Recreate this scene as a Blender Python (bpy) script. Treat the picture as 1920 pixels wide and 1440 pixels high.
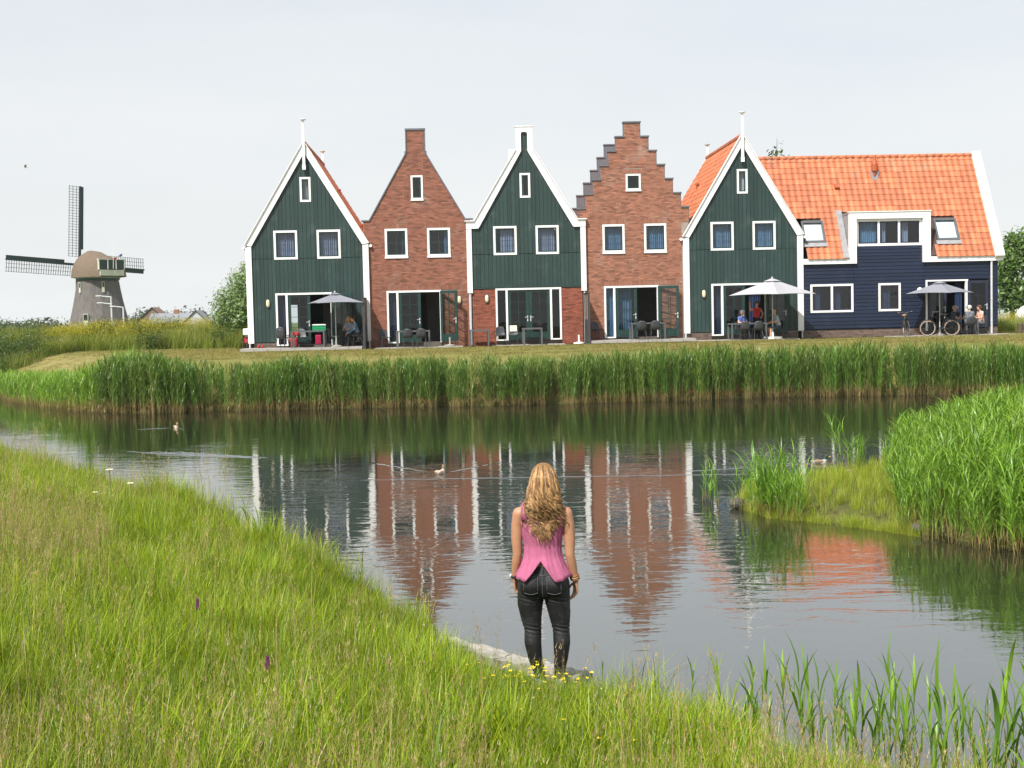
import bpy, math, random, zlib
import numpy as np
from mathutils import Vector, Matrix, Euler

for _o in list(bpy.data.objects):
    bpy.data.objects.remove(_o)
random.seed(7)
RNG = np.random.default_rng(7)
SC = bpy.context.scene
COL = SC.collection
R = math.radians

# ------------------------------------------------------------------ camera
CAM_H = 3.05
cam_data = bpy.data.cameras.new('camera')
cam = bpy.data.objects.new('camera', cam_data)
COL.objects.link(cam)
cam_data.sensor_width = 36.0
cam_data.lens = 45.0
cam_data.clip_start = 0.1
cam_data.clip_end = 9000.0
_p = math.atan(130 / 2400)
_r = R(1.3)
_fw = Vector((0, math.cos(_p), -math.sin(_p)))
_rt = Vector((1, 0, 0))
_up = _rt.cross(_fw)
_r2 = _rt * math.cos(_r) - _up * math.sin(_r)
_u2 = _up * math.cos(_r) + _rt * math.sin(_r)
cam.matrix_world = Matrix(((_r2.x, _u2.x, -_fw.x, 0), (_r2.y, _u2.y, -_fw.y, 0), (_r2.z, _u2.z, -_fw.z, CAM_H), (0, 0, 0, 1)))
SC.camera = cam

# ------------------------------------------------------------------ sky and sun
SUN_EL, SUN_AZ = R(51), R(33)       # azimuth measured from behind the camera towards the left
sun_from = Vector((-math.sin(SUN_AZ) * math.cos(SUN_EL), -math.cos(SUN_AZ) * math.cos(SUN_EL), math.sin(SUN_EL)))
world = bpy.data.worlds.new('World')
SC.world = world
world.use_nodes = True
nt = world.node_tree
nt.nodes.clear()
w_out = nt.nodes.new('ShaderNodeOutputWorld')
w_bg = nt.nodes.new('ShaderNodeBackground')
w_bg.inputs['Strength'].default_value = 0.1
sky = nt.nodes.new('ShaderNodeTexSky')
sky.sky_type = 'NISHITA'
sky.sun_disc = False
sky.sun_elevation = SUN_EL
sky.sun_rotation = math.atan2(sun_from.x, sun_from.y)
sky.air_density = 1.0
sky.dust_density = 3.0
w_co = nt.nodes.new('ShaderNodeTexCoord')
w_sep = nt.nodes.new('ShaderNodeSeparateXYZ')
nt.links.new(w_co.outputs['Generated'], w_sep.inputs[0])
# thin high cloud: thick near the horizon, thinner overhead
w_map = nt.nodes.new('ShaderNodeMapRange')
w_map.inputs['From Min'].default_value = 0.0
w_map.inputs['From Max'].default_value = 0.75
w_map.inputs['To Min'].default_value = 0.95
w_map.inputs['To Max'].default_value = 0.45
nt.links.new(w_sep.outputs['Z'], w_map.inputs['Value'])
w_mp = nt.nodes.new('ShaderNodeMapping')
w_mp.inputs['Scale'].default_value = (2.2, 2.2, 9.0)
nt.links.new(w_co.outputs['Generated'], w_mp.inputs['Vector'])
w_no = nt.nodes.new('ShaderNodeTexNoise')
w_no.inputs['Scale'].default_value = 1.6
w_no.inputs['Detail'].default_value = 5
nt.links.new(w_mp.outputs[0], w_no.inputs['Vector'])
w_ml = nt.nodes.new('ShaderNodeMath'); w_ml.operation = 'MULTIPLY_ADD'
nt.links.new(w_no.outputs['Fac'], w_ml.inputs[0])
w_ml.inputs[1].default_value = 0.34
nt.links.new(w_map.outputs[0], w_ml.inputs[2])
w_ad = nt.nodes.new('ShaderNodeMath'); w_ad.operation = 'SUBTRACT'; w_ad.use_clamp = True
nt.links.new(w_ml.outputs[0], w_ad.inputs[0])
w_ad.inputs[1].default_value = 0.17
w_mix = nt.nodes.new('ShaderNodeMix'); w_mix.data_type = 'RGBA'
nt.links.new(w_ad.outputs[0], w_mix.inputs['Factor'])
nt.links.new(sky.outputs[0], w_mix.inputs['A'])
w_mix.inputs['B'].default_value = (5.75, 5.88, 5.95, 1)
nt.links.new(w_mix.outputs['Result'], w_bg.inputs['Color'])
nt.links.new(w_bg.outputs[0], w_out.inputs['Surface'])

sun_data = bpy.data.lights.new('sun', 'SUN')
sun_data.energy = 4.2
sun_data.angle = R(0.55)
sun_data.color = (1.0, 0.965, 0.91)
sun = bpy.data.objects.new('sun', sun_data)
COL.objects.link(sun)
sun.rotation_euler = (-sun_from).to_track_quat('-Z', 'Y').to_euler()
sun.location = sun_from * 80

SC.view_settings.view_transform = 'Standard'
SC.view_settings.look = 'None'
SC.view_settings.exposure = 0.66
SC.view_settings.gamma = 1.0
SC.view_settings.use_curve_mapping = False
SC.render.engine = 'CYCLES'
SC.cycles.max_bounces = 8
SC.cycles.volume_bounces = 2
SC.cycles.transparent_max_bounces = 10
SC.cycles.use_denoising = True
SC.cycles.denoiser = 'OPENIMAGEDENOISE'
SC.cycles.denoising_input_passes = 'RGB_ALBEDO_NORMAL'
SC.cycles.denoising_prefilter = 'ACCURATE'
SC.cycles.use_adaptive_sampling = True
SC.cycles.adaptive_threshold = 0.01
SC.cycles.sample_clamp_indirect = 6.0

# ------------------------------------------------------------------ helpers: noise, materials, meshes
def vnoise(x, y, seed=0):
    x = np.asarray(x, float); y = np.asarray(y, float)
    xi = np.floor(x).astype(np.int64); yi = np.floor(y).astype(np.int64)
    fx = x - xi; fy = y - yi
    fx = fx * fx * (3 - 2 * fx); fy = fy * fy * (3 - 2 * fy)
    def h(a, b):
        n = (a * 374761393 + b * 668265263 + seed * 1442695041) & 0x7fffffff
        n = ((n ^ (n >> 13)) * 1274126177) & 0x7fffffff
        return ((n ^ (n >> 16)) & 0xffff) / 65535.0
    return (h(xi, yi) * (1 - fx) + h(xi + 1, yi) * fx) * (1 - fy) + (h(xi, yi + 1) * (1 - fx) + h(xi + 1, yi + 1) * fx) * fy

def fnoise(x, y, seed=0):
    return vnoise(x, y, seed) * .55 + vnoise(x * 2.1 + 7, y * 2.1, seed + 1) * .3 + vnoise(x * 4.3, y * 4.3 + 3, seed + 2) * .15

MATS = {}
def mat(name, col, rough=0.6, col2=None, scale=4.0, detail=4, stretch=(1, 1, 1), bump=0.0, bump_scale=None, tint=0.0, metal=0.0, spec=0.4, rnd=0.0, stain=None):
    """Principled material; noise blends col/col2; tint: how strongly the per-face attribute shifts brightness."""
    m = bpy.data.materials.new(name); MATS[name] = m
    m.use_nodes = True
    t = m.node_tree; N = t.nodes; L = t.links
    b = N['Principled BSDF']
    b.inputs['Roughness'].default_value = rough
    b.inputs['Metallic'].default_value = metal
    b.inputs['Specular IOR Level'].default_value = spec
    tc = N.new('ShaderNodeTexCoord')
    mp = N.new('ShaderNodeMapping'); mp.inputs['Scale'].default_value = stretch
    L.new(tc.outputs['Object'], mp.inputs[0])
    no = N.new('ShaderNodeTexNoise'); no.inputs['Scale'].default_value = scale; no.inputs['Detail'].default_value = detail
    no.inputs['Roughness'].default_value = 0.65
    L.new(mp.outputs[0], no.inputs['Vector'])
    rp = N.new('ShaderNodeMapRange'); rp.inputs['From Min'].default_value = .32; rp.inputs['From Max'].default_value = .68
    L.new(no.outputs['Fac'], rp.inputs['Value'])
    mx = N.new('ShaderNodeMix'); mx.data_type = 'RGBA'
    c2 = col2 if col2 is not None else tuple(min(1, c * 0.86) for c in col)
    mx.inputs['A'].default_value = (*col, 1); mx.inputs['B'].default_value = (*c2, 1)
    L.new(rp.outputs[0], mx.inputs['Factor'])
    out = mx.outputs['Result']
    if stain is not None:
        n2 = N.new('ShaderNodeTexNoise'); n2.inputs['Scale'].default_value = stain[1]; n2.inputs['Detail'].default_value = 6
        L.new(tc.outputs['Object'], n2.inputs['Vector'])
        r2 = N.new('ShaderNodeMapRange'); r2.inputs['From Min'].default_value = .55; r2.inputs['From Max'].default_value = .72
        r2.inputs['To Max'].default_value = stain[2]
        L.new(n2.outputs['Fac'], r2.inputs['Value'])
        m3 = N.new('ShaderNodeMix'); m3.data_type = 'RGBA'
        L.new(r2.outputs[0], m3.inputs['Factor']); L.new(out, m3.inputs['A']); m3.inputs['B'].default_value = (*stain[0], 1)
        out = m3.outputs['Result']
    if tint:
        at = N.new('ShaderNodeAttribute'); at.attribute_name = 'tint'
        ma = N.new('ShaderNodeMath'); ma.operation = 'MULTIPLY_ADD'
        L.new(at.outputs['Fac'], ma.inputs[0]); ma.inputs[1].default_value = tint; ma.inputs[2].default_value = 1.0
        vm = N.new('ShaderNodeVectorMath'); vm.operation = 'SCALE'
        L.new(out, vm.inputs[0]); L.new(ma.outputs[0], vm.inputs['Scale'])
        out = vm.outputs[0]
    if rnd:
        oi = N.new('ShaderNodeObjectInfo')
        ma = N.new('ShaderNodeMath'); ma.operation = 'MULTIPLY_ADD'
        L.new(oi.outputs['Random'], ma.inputs[0]); ma.inputs[1].default_value = rnd * 2; ma.inputs[2].default_value = 1.0 - rnd
        vm = N.new('ShaderNodeVectorMath'); vm.operation = 'SCALE'
        L.new(out, vm.inputs[0]); L.new(ma.outputs[0], vm.inputs['Scale'])
        out = vm.outputs[0]
    L.new(out, b.inputs['Base Color'])
    if bump:
        nb = N.new('ShaderNodeTexNoise'); nb.inputs['Scale'].default_value = bump_scale or scale * 6; nb.inputs['Detail'].default_value = 4
        L.new(mp.outputs[0], nb.inputs['Vector'])
        bp = N.new('ShaderNodeBump'); bp.inputs['Strength'].default_value = bump; bp.inputs['Distance'].default_value = 0.02
        L.new(nb.outputs['Fac'], bp.inputs['Height']); L.new(bp.outputs[0], b.inputs['Normal'])
    return m

def glass_mat(name, tintc=(0.9, 0.95, 0.95), extra=0.07):
    m = bpy.data.materials.new(name); MATS[name] = m
    m.use_nodes = True
    t = m.node_tree; N = t.nodes; L = t.links
    N.remove(N['Principled BSDF'])
    tr = N.new('ShaderNodeBsdfTransparent'); tr.inputs[0].default_value = (*tintc, 1)
    gl = N.new('ShaderNodeBsdfGlossy'); gl.inputs['Roughness'].default_value = 0.015
    lw = N.new('ShaderNodeLayerWeight'); lw.inputs['Blend'].default_value = .5
    fr = N.new('ShaderNodeMath'); fr.operation = 'POWER'; fr.inputs[1].default_value = 4.0; L.new(lw.outputs['Facing'], fr.inputs[0])
    no = N.new('ShaderNodeTexNoise'); no.inputs['Scale'].default_value = 1.1
    tc = N.new('ShaderNodeTexCoord'); L.new(tc.outputs['Object'], no.inputs['Vector'])
    bp = N.new('ShaderNodeBump'); bp.inputs['Strength'].default_value = 0.04; bp.inputs['Distance'].default_value = 0.1
    L.new(no.outputs['Fac'], bp.inputs['Height']); L.new(bp.outputs[0], gl.inputs['Normal'])
    ad = N.new('ShaderNodeMath'); ad.inputs[1].default_value = extra; L.new(fr.outputs[0], ad.inputs[0])
    mx = N.new('ShaderNodeMixShader')
    L.new(ad.outputs[0], mx.inputs[0]); L.new(tr.outputs[0], mx.inputs[1]); L.new(gl.outputs[0], mx.inputs[2])
    L.new(mx.outputs[0], N['Material Output'].inputs['Surface'])
    return m

def veg_mat(name, trans=0.35, inst=True, straw=(0.36, 0.27, 0.11), gloss=0.12):
    """Leaf material: the vertex colour 'col' is the blade's own hue; each instance has its own shade and dryness."""
    m = bpy.data.materials.new(name); MATS[name] = m
    m.use_nodes = True
    t = m.node_tree; N = t.nodes; L = t.links
    N.remove(N['Principled BSDF'])
    a = N.new('ShaderNodeAttribute'); a.attribute_name = 'col'
    out = a.outputs['Color']
    if inst:
        s = N.new('ShaderNodeAttribute'); s.attribute_type = 'INSTANCER'; s.attribute_name = 'shade'
        d = N.new('ShaderNodeAttribute'); d.attribute_type = 'INSTANCER'; d.attribute_name = 'dry'
        mx = N.new('ShaderNodeMix'); mx.data_type = 'RGBA'
        L.new(d.outputs['Fac'], mx.inputs['Factor']); L.new(out, mx.inputs['A']); mx.inputs['B'].default_value = (*straw, 1)
        ma = N.new('ShaderNodeMath'); ma.operation = 'MULTIPLY_ADD'; ma.inputs[1].default_value = 0.7; ma.inputs[2].default_value = 0.65
        L.new(s.outputs['Fac'], ma.inputs[0])
        vm = N.new('ShaderNodeVectorMath'); vm.operation = 'SCALE'
        L.new(mx.outputs['Result'], vm.inputs[0]); L.new(ma.outputs[0], vm.inputs['Scale'])
        out = vm.outputs[0]
    df = N.new('ShaderNodeBsdfDiffuse'); L.new(out, df.inputs['Color'])
    tl = N.new('ShaderNodeBsdfTranslucent')
    hs = N.new('ShaderNodeVectorMath'); hs.operation = 'MULTIPLY'; hs.inputs[1].default_value = (1.25, 1.3, 0.6)
    L.new(out, hs.inputs[0]); L.new(hs.outputs[0], tl.inputs['Color'])
    m1 = N.new('ShaderNodeMixShader'); m1.inputs[0].default_value = trans
    L.new(df.outputs[0], m1.inputs[1]); L.new(tl.outputs[0], m1.inputs[2])
    gl = N.new('ShaderNodeBsdfGlossy'); gl.inputs['Roughness'].default_value = 0.42; gl.inputs['Color'].default_value = (1, 1, 1, 1)
    m2 = N.new('ShaderNodeMixShader'); m2.inputs[0].default_value = gloss * .16; L.new(m1.outputs[0], m2.inputs[1]); L.new(gl.outputs[0], m2.inputs[2])
    L.new(m2.outputs[0], N['Material Output'].inputs['Surface'])
    return m

class MB:
    """Collects shapes and links them as one mesh object."""
    def __init__(s):
        s.v = []; s.f = []; s.m = []; s.t = []
    def face(s, pts, m=0, t=0.0):
        i = len(s.v); s.v.extend([tuple(p) for p in pts]); s.f.append(tuple(range(i, i + len(pts)))); s.m.append(m); s.t.append(t)
    def box(s, x0, x1, y0, y1, z0, z1, m=0, t=0.0):
        i = len(s.v)
        s.v.extend([(x0, y0, z0), (x1, y0, z0), (x1, y1, z0), (x0, y1, z0), (x0, y0, z1), (x1, y0, z1), (x1, y1, z1), (x0, y1, z1)])
        for q in ((0, 3, 2, 1), (4, 5, 6, 7), (0, 1, 5, 4), (1, 2, 6, 5), (2, 3, 7, 6), (3, 0, 4, 7)):
            s.f.append(tuple(i + k for k in q)); s.m.append(m); s.t.append(t)
    def prism(s, poly, y0, y1, m=0, t=0.0):
        """poly: (x, z) outline, counter-clockwise seen from -y; extruded along y."""
        i = len(s.v); n = len(poly)
        s.v.extend([(p[0], y0, p[1]) for p in poly]); s.v.extend([(p[0], y1, p[1]) for p in poly])
        s.f.append(tuple(i + k for k in range(n))); s.f.append(tuple(i + n + k for k in reversed(range(n))))
        for k in range(n):
            k2 = (k + 1) % n
            s.f.append((i + k2, i + k, i + n + k, i + n + k2))
        s.m.extend([m] * (n + 2)); s.t.extend([t] * (n + 2))
    def tube(s, pts, rad, n=6, m=0, t=0.0, cap=True):
        pts = [Vector(p) for p in pts]
        if not hasattr(rad, '__len__'): rad = [rad] * len(pts)
        i0 = len(s.v); ref = Vector((0.31, 0.17, 0.93)).normalized()
        for k, p in enumerate(pts):
            d = (pts[min(k + 1, len(pts) - 1)] - pts[max(k - 1, 0)])
            d = d.normalized() if d.length > 1e-9 else Vector((0, 0, 1))
            rr = ref if abs(d.dot(ref)) < 0.95 else Vector((1, 0, 0))
            a = d.cross(rr).normalized(); b = d.cross(a)
            for j in range(n):
                th = 2 * math.pi * j / n
                s.v.append(tuple(p + (a * math.cos(th) + b * math.sin(th)) * rad[k]))
        for k in range(len(pts) - 1):
            for j in range(n):
                j2 = (j + 1) % n
                s.f.append((i0 + k * n + j, i0 + (k + 1) * n + j, i0 + (k + 1) * n + j2, i0 + k * n + j2)); s.m.append(m); s.t.append(t)
        if cap:
            s.f.append(tuple(i0 + j for j in range(n))); s.m.append(m); s.t.append(t)
            e = i0 + (len(pts) - 1) * n
            s.f.append(tuple(e + j for j in reversed(range(n)))); s.m.append(m); s.t.append(t)
    def beam(s, p0, p1, w, h, m=0, t=0.0):
        p0 = Vector(p0); p1 = Vector(p1); d = (p1 - p0).normalized()
        rr = Vector((0, 0, 1)) if abs(d.z) < 0.95 else Vector((1, 0, 0))
        a = d.cross(rr).normalized() * (w / 2); b = d.cross(a).normalized() * (h / 2)
        i = len(s.v)
        for p in (p0, p1):
            for q in (-a - b, a - b, a + b, -a + b): s.v.append(tuple(p + q))
        for q in ((0, 1, 2, 3), (7, 6, 5, 4), (0, 4, 5, 1), (1, 5, 6, 2), (2, 6, 7, 3), (3, 7, 4, 0)):
            s.f.append(tuple(i + k for k in q)); s.m.append(m); s.t.append(t)
    def lathe(s, prof, n=16, c=(0, 0, 0), m=0, t=0.0, sx=1.0, sy=1.0):
        i0 = len(s.v)
        for r, z in prof:
            for j in range(n):
                th = 2 * math.pi * j / n
                s.v.append((c[0] + r * sx * math.cos(th), c[1] + r * sy * math.sin(th), c[2] + z))
        for k in range(len(prof) - 1):
            for j in range(n):
                j2 = (j + 1) % n
                s.f.append((i0 + k * n + j, i0 + k * n + j2, i0 + (k + 1) * n + j2, i0 + (k + 1) * n + j)); s.m.append(m); s.t.append(t)
        s.f.append(tuple(i0 + j for j in reversed(range(n)))); s.m.append(m); s.t.append(t)
        e = i0 + (len(prof) - 1) * n
        s.f.append(tuple(e + j for j in range(n))); s.m.append(m); s.t.append(t)
    def ball(s, c, rx, ry=None, rz=None, n=10, m=0, t=0.0):
        ry = ry or rx; rz = rz or rx
        k = max(4, n // 2 + 1)
        s.lathe([(max(1e-4, math.sin(math.pi * i / k)), -math.cos(math.pi * i / k) * rz) for i in range(k + 1)], n, c, m, t, rx, ry)
    def mesh(s, name, mats, smooth=False):
        me = bpy.data.meshes.new(name)
        me.from_pydata(s.v, [], s.f)
        if not isinstance(mats, (list, tuple)): mats = [mats]
        for q in mats: me.materials.append(q)
        if len(mats) > 1: me.polygons.foreach_set('material_index', s.m)
        if any(s.t):
            at = me.attributes.new('tint', 'FLOAT', 'FACE'); at.data.foreach_set('value', s.t)
        if smooth: me.polygons.foreach_set('use_smooth', [True] * len(s.f))
        me.update()
        return me
    def build(s, name, mats, parent=None, loc=(0, 0, 0), rot=(0, 0, 0), smooth=False):
        return link(name, s.mesh(name, mats, smooth), parent, loc, rot)

def link(name, me, parent=None, loc=(0, 0, 0), rot=(0, 0, 0), scale=(1, 1, 1)):
    o = bpy.data.objects.new(name, me); COL.objects.link(o)
    if parent is not None: o.parent = parent
    o.location = loc; o.rotation_euler = rot; o.scale = scale
    return o

def thing(name, label, cat, loc=(0, 0, 0), rz=0.0, group=None):
    o = bpy.data.objects.new(name, None); COL.objects.link(o)
    o.empty_display_size = 0.2
    o.location = loc; o.rotation_euler = (0, 0, rz)
    return tag(o, label, cat, group)

def tag(o, label=None, cat=None, group=None, kind=None):
    if label: o['label'] = label
    if cat: o['category'] = cat
    if group: o['group'] = group
    if kind: o['kind'] = kind
    return o

_kids = {}
def dup(root, loc, rz, label, group=None):
    """A copy of a thing with copies of its parts and their sub-parts (mesh data shared)."""
    def cp(o, par):
        c = o.copy(); COL.objects.link(c)
        if par is not None: c.parent = par
        for ch in list(o.children): cp(ch, c)
        return c
    r = cp(root, None)
    r.location = loc; r.rotation_euler = (0, 0, rz)
    return tag(r, label, group=group)

def np_mesh(name, verts, faces, mats, smooth=False, cols=None, mi=None):
    """faces: int array (n, k)"""
    me = bpy.data.meshes.new(name)
    verts = np.asarray(verts, np.float32); faces = np.asarray(faces, np.int32)
    n, k = faces.shape
    me.vertices.add(len(verts)); me.vertices.foreach_set('co', verts.ravel())
    me.loops.add(n * k); me.loops.foreach_set('vertex_index', faces.ravel())
    me.polygons.add(n); me.polygons.foreach_set('loop_start', np.arange(0, n * k, k, dtype=np.int32))
    if not isinstance(mats, (list, tuple)): mats = [mats]
    for q in mats: me.materials.append(q)
    me.update(calc_edges=True)
    if mi is not None: me.polygons.foreach_set('material_index', np.asarray(mi, np.int32))
    if smooth: me.polygons.foreach_set('use_smooth', np.ones(n, bool))
    if cols is not None:
        at = me.attributes.new('col', 'FLOAT_COLOR', 'POINT')
        c4 = np.ones((len(verts), 4), np.float32); c4[:, :3] = cols
        at.data.foreach_set('color', c4.ravel())
    me.validate()
    return me

# ------------------------------------------------------------------ the row's own frame: u along the facades, w away from the camera
ROW_A = 0.04
RU = Vector((math.cos(ROW_A), math.sin(ROW_A), 0)); RW = Vector((-math.sin(ROW_A), math.cos(ROW_A), 0))
GZ = 1.65                              # lawn height above the water
def row(u, w, z=GZ):
    p = Vector((0, 58.5, 0)) + RU * u + RW * w
    return (p.x, p.y, z)
# ------------------------------------------------------------------ materials
mat('white_paint', (0.78, 0.78, 0.77), 0.45, (0.74, 0.74, 0.73), 2.0, stain=((0.5, 0.5, 0.46), 3.0, 0.25))
mat('green_paint', (0.0165, 0.037, 0.034), 0.5, (0.021, 0.045, 0.041), 1.2, stretch=(3, 3, .4), tint=0.16, bump=0.08, bump_scale=30, stain=((0.10, 0.13, 0.12), 1.6, 0.22))
mat('green_joint', (0.008, 0.02, 0.018), 0.8)
mat('green_door', (0.016, 0.045, 0.040), 0.35)
mat('blue_paint', (0.0046, 0.0108, 0.031), 0.5, (0.0062, 0.0140, 0.038), 1.2, stretch=(.4, 3, 3), tint=0.16, bump=0.08, bump_scale=30, stain=((0.03, 0.04, 0.07), 1.6, 0.22))
mat('blue_joint', (0.006, 0.01, 0.025), 0.8)
mat('blue_door', (0.02, 0.025, 0.045), 0.35)
mat('brick_red', (0.27, 0.110, 0.069), 0.85, (0.235, 0.092, 0.060), 3, tint=0.36, bump=0.3, bump_scale=60, stain=((0.42, 0.33, 0.28), 1.3, 0.25))
mat('brick_pink', (0.32, 0.140, 0.088), 0.85, (0.275, 0.118, 0.076), 3, tint=0.36, bump=0.3, bump_scale=60, stain=((0.40, 0.32, 0.27), 1.0, 0.35))
mat('brick_deep', (0.27, 0.085, 0.050), 0.85, (0.23, 0.072, 0.045), 3, tint=0.34, bump=0.3, bump_scale=60)
mat('brick_plinth', (0.17, 0.12, 0.10), 0.9, (0.12, 0.085, 0.07), 7, tint=0.4, bump=0.3, bump_scale=60)
mat('mortar', (0.30, 0.25, 0.21), 0.95, (0.24, 0.20, 0.17), 5)
mat('coping', (0.10, 0.105, 0.125), 0.55, (0.13, 0.135, 0.15), 3)
mat('lead', (0.22, 0.22, 0.23), 0.5, (0.30, 0.30, 0.31), 4)
mat('clay_tile', (0.47, 0.150, 0.062), 0.62, (0.40, 0.125, 0.056), 3, tint=0.24, bump=0.12, bump_scale=40, stain=((0.30, 0.19, 0.12), 1.6, 0.62))
mat('clay_dark', (0.38, 0.09, 0.035), 0.6)
mat('interior', (0.20, 0.19, 0.18), 0.9)
mat('interior_floor', (0.12, 0.10, 0.085), 0.5)
mat('roof_under', (0.08, 0.05, 0.04), 0.9)
mat('curtain_blue', (0.065, 0.145, 0.26), 0.9, (0.085, 0.18, 0.31), 3)
mat('curtain_deep', (0.010, 0.024, 0.065), 0.9, (0.014, 0.034, 0.09), 3)
mat('curtain_grey', (0.14, 0.18, 0.29), 0.9, (0.19, 0.23, 0.33), 3)
mat('blind_white', (0.70, 0.72, 0.74), 0.9)
mat('dark_metal', (0.045, 0.048, 0.055), 0.45, spec=0.5)
mat('grey_metal', (0.095, 0.10, 0.107), 0.4, spec=0.5)
mat('pale_metal', (0.55, 0.56, 0.58), 0.35, spec=0.6)
mat('lamp_lens', (0.72, 0.66, 0.45), 0.35)  # plain cream colour of the lens, no emission
mat('globe_white', (0.82, 0.80, 0.72), 0.3)
mat('concrete', (0.36, 0.34, 0.31), 0.9, (0.28, 0.265, 0.24), 1.5, bump=0.2, bump_scale=30, stain=((0.16, 0.15, 0.12), 1.2, 0.5))
mat('chair_plastic', (0.040, 0.043, 0.048), 0.5, (0.05, 0.053, 0.058), 3)
mat('chair_grey', (0.16, 0.165, 0.17), 0.5)
mat('chair_dark', (0.03, 0.031, 0.035), 0.5)
mat('parasol_grey', (0.19, 0.195, 0.225), 0.85, (0.21, 0.215, 0.245), 2)
mat('parasol_pale', (0.34, 0.34, 0.36), 0.85, (0.37, 0.37, 0.39), 2)
mat('skin', (0.58, 0.33, 0.22), 0.55, (0.52, 0.28, 0.18), 12)
mat('skin_tan', (0.42, 0.215, 0.125), 0.5, (0.36, 0.175, 0.10), 7)
mat('wood_tan', (0.38, 0.27, 0.16), 0.8, (0.30, 0.21, 0.12), 6, stretch=(6, 6, 1))
mat('thatch', (0.155, 0.140, 0.132), 0.95, (0.095, 0.086, 0.082), 1.5, stretch=(3, 3, .6), bump=0.6, bump_scale=8)
mat('thatch_cap', (0.17, 0.125, 0.085), 0.95, (0.115, 0.085, 0.06), 2.0, stretch=(1, 1, 5), bump=0.6, bump_scale=6)
mat('mill_green', (0.012, 0.035, 0.035), 0.5)
mat('mill_cream', (0.55, 0.56, 0.44), 0.6)
mat('bark', (0.12, 0.09, 0.065), 0.95, (0.07, 0.055, 0.04), 8, stretch=(1, 1, .3), bump=0.6)
mat('stone', (0.34, 0.32, 0.28), 0.9, (0.22, 0.21, 0.18), 5, bump=0.5, bump_scale=22, stain=((0.10, 0.12, 0.06), 4, 0.6))
mat('black', (0.012, 0.012, 0.013), 0.5)
mat('rubber', (0.02, 0.02, 0.021), 0.7)
mat('tyre_tan', (0.24, 0.11, 0.04), 0.7)
mat('tyre_cream', (0.62, 0.58, 0.48), 0.7)
mat('leather_tan', (0.42, 0.24, 0.12), 0.5)
mat('red_cloth', (0.55, 0.03, 0.03), 0.8)
mat('red_plastic', (0.34, 0.012, 0.015), 0.4)
mat('pink_plastic', (0.38, 0.015, 0.06), 0.4)
mat('green_plastic', (0.02, 0.33, 0.14), 0.4)
mat('green_light', (0.08, 0.52, 0.24), 0.4)
mat('white_plastic', (0.78, 0.80, 0.76), 0.4)
mat('cream_cloth', (0.78, 0.72, 0.55), 0.9)
glass_mat('glass')
glass_mat('glass_door', (0.75, 0.80, 0.80), 0.05)
veg_mat('leaf_inst')
veg_mat('reed_inst', 0.3, gloss=0.16)
veg_mat('leaf', 0.35, inst=False)
veg_mat('leaf_silver', 0.3, inst=False, gloss=0.12)
M = MATS

# ------------------------------------------------------------------ ground
NEAR = np.array([(-90, 70), (-45, 58), (-24, 44), (-13.4, 31), (-9.3, 25.6), (-4.6, 18.9), (-3.4, 16.9), (-2.0, 14.1), (-1.0, 12.0), (-0.62, 11.25),
                 (-0.1, 10.6), (0.55, 9.95), (1.0, 9.2), (1.9, 8.15), (3.2, 7.05), (6, 5.6), (12, 3.5), (30, 0.0), (60, -5)], float)
FAR = np.array([(60, 41), (30, 42.5), (17, 43.2), (13.7, 43.3), (9.85, 43.8), (6, 43.2), (0, 42.7), (-6.5, 43.1), (-12.6, 42.9), (-14.6, 43.9), (-17, 46.5), (-21.5, 53.5), (-30, 62), (-48, 72), (-90, 84)], float)
POND = np.vstack([NEAR, FAR])
ISLET = np.array([(3.35, 19.9), (3.7, 18.5), (4.4, 17.9), (4.9, 17.35), (5.25, 16.85), (5.7, 16.2), (6.2, 15.45), (7.5, 14.2), (9.5, 12.8), (12.5, 12.5), (14.5, 17), (14, 24), (12.5, 28), (10.2, 27.5), (8, 25.4), (7, 24.3), (6.3, 23.4), (5.4, 22.4), (4.3, 21.6), (3.6, 20.8)], float)

def seg_dist(P, poly, closed=True):
    a = poly; b = np.roll(poly, -1, 0)
    if not closed: a = a[:-1]; b = b[:-1]
    best = np.full(len(P), 1e18)
    for p, q in zip(a, b):
        d = q - p; t = np.clip(((P - p) @ d) / (d @ d), 0, 1)
        e = P - (p + t[:, None] * d)
        best = np.minimum(best, (e * e).sum(1))
    return np.sqrt(best)

def inside(P, poly):
    x, y = P[:, 0], P[:, 1]; r = np.zeros(len(P), bool); n = len(poly)
    for i in range(n):
        x1, y1 = poly[i]; x2, y2 = poly[(i + 1) % n]
        c = (y1 > y) != (y2 > y)
        with np.errstate(divide='ignore', invalid='ignore'):
            r ^= c & (x < (x2 - x1) * (y - y1) / (y2 - y1 + 1e-12) + x1)
    return r

def sstep(a, b, x):
    t = np.clip((x - a) / (b - a), 0, 1); return t * t * (3 - 2 * t)

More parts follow.
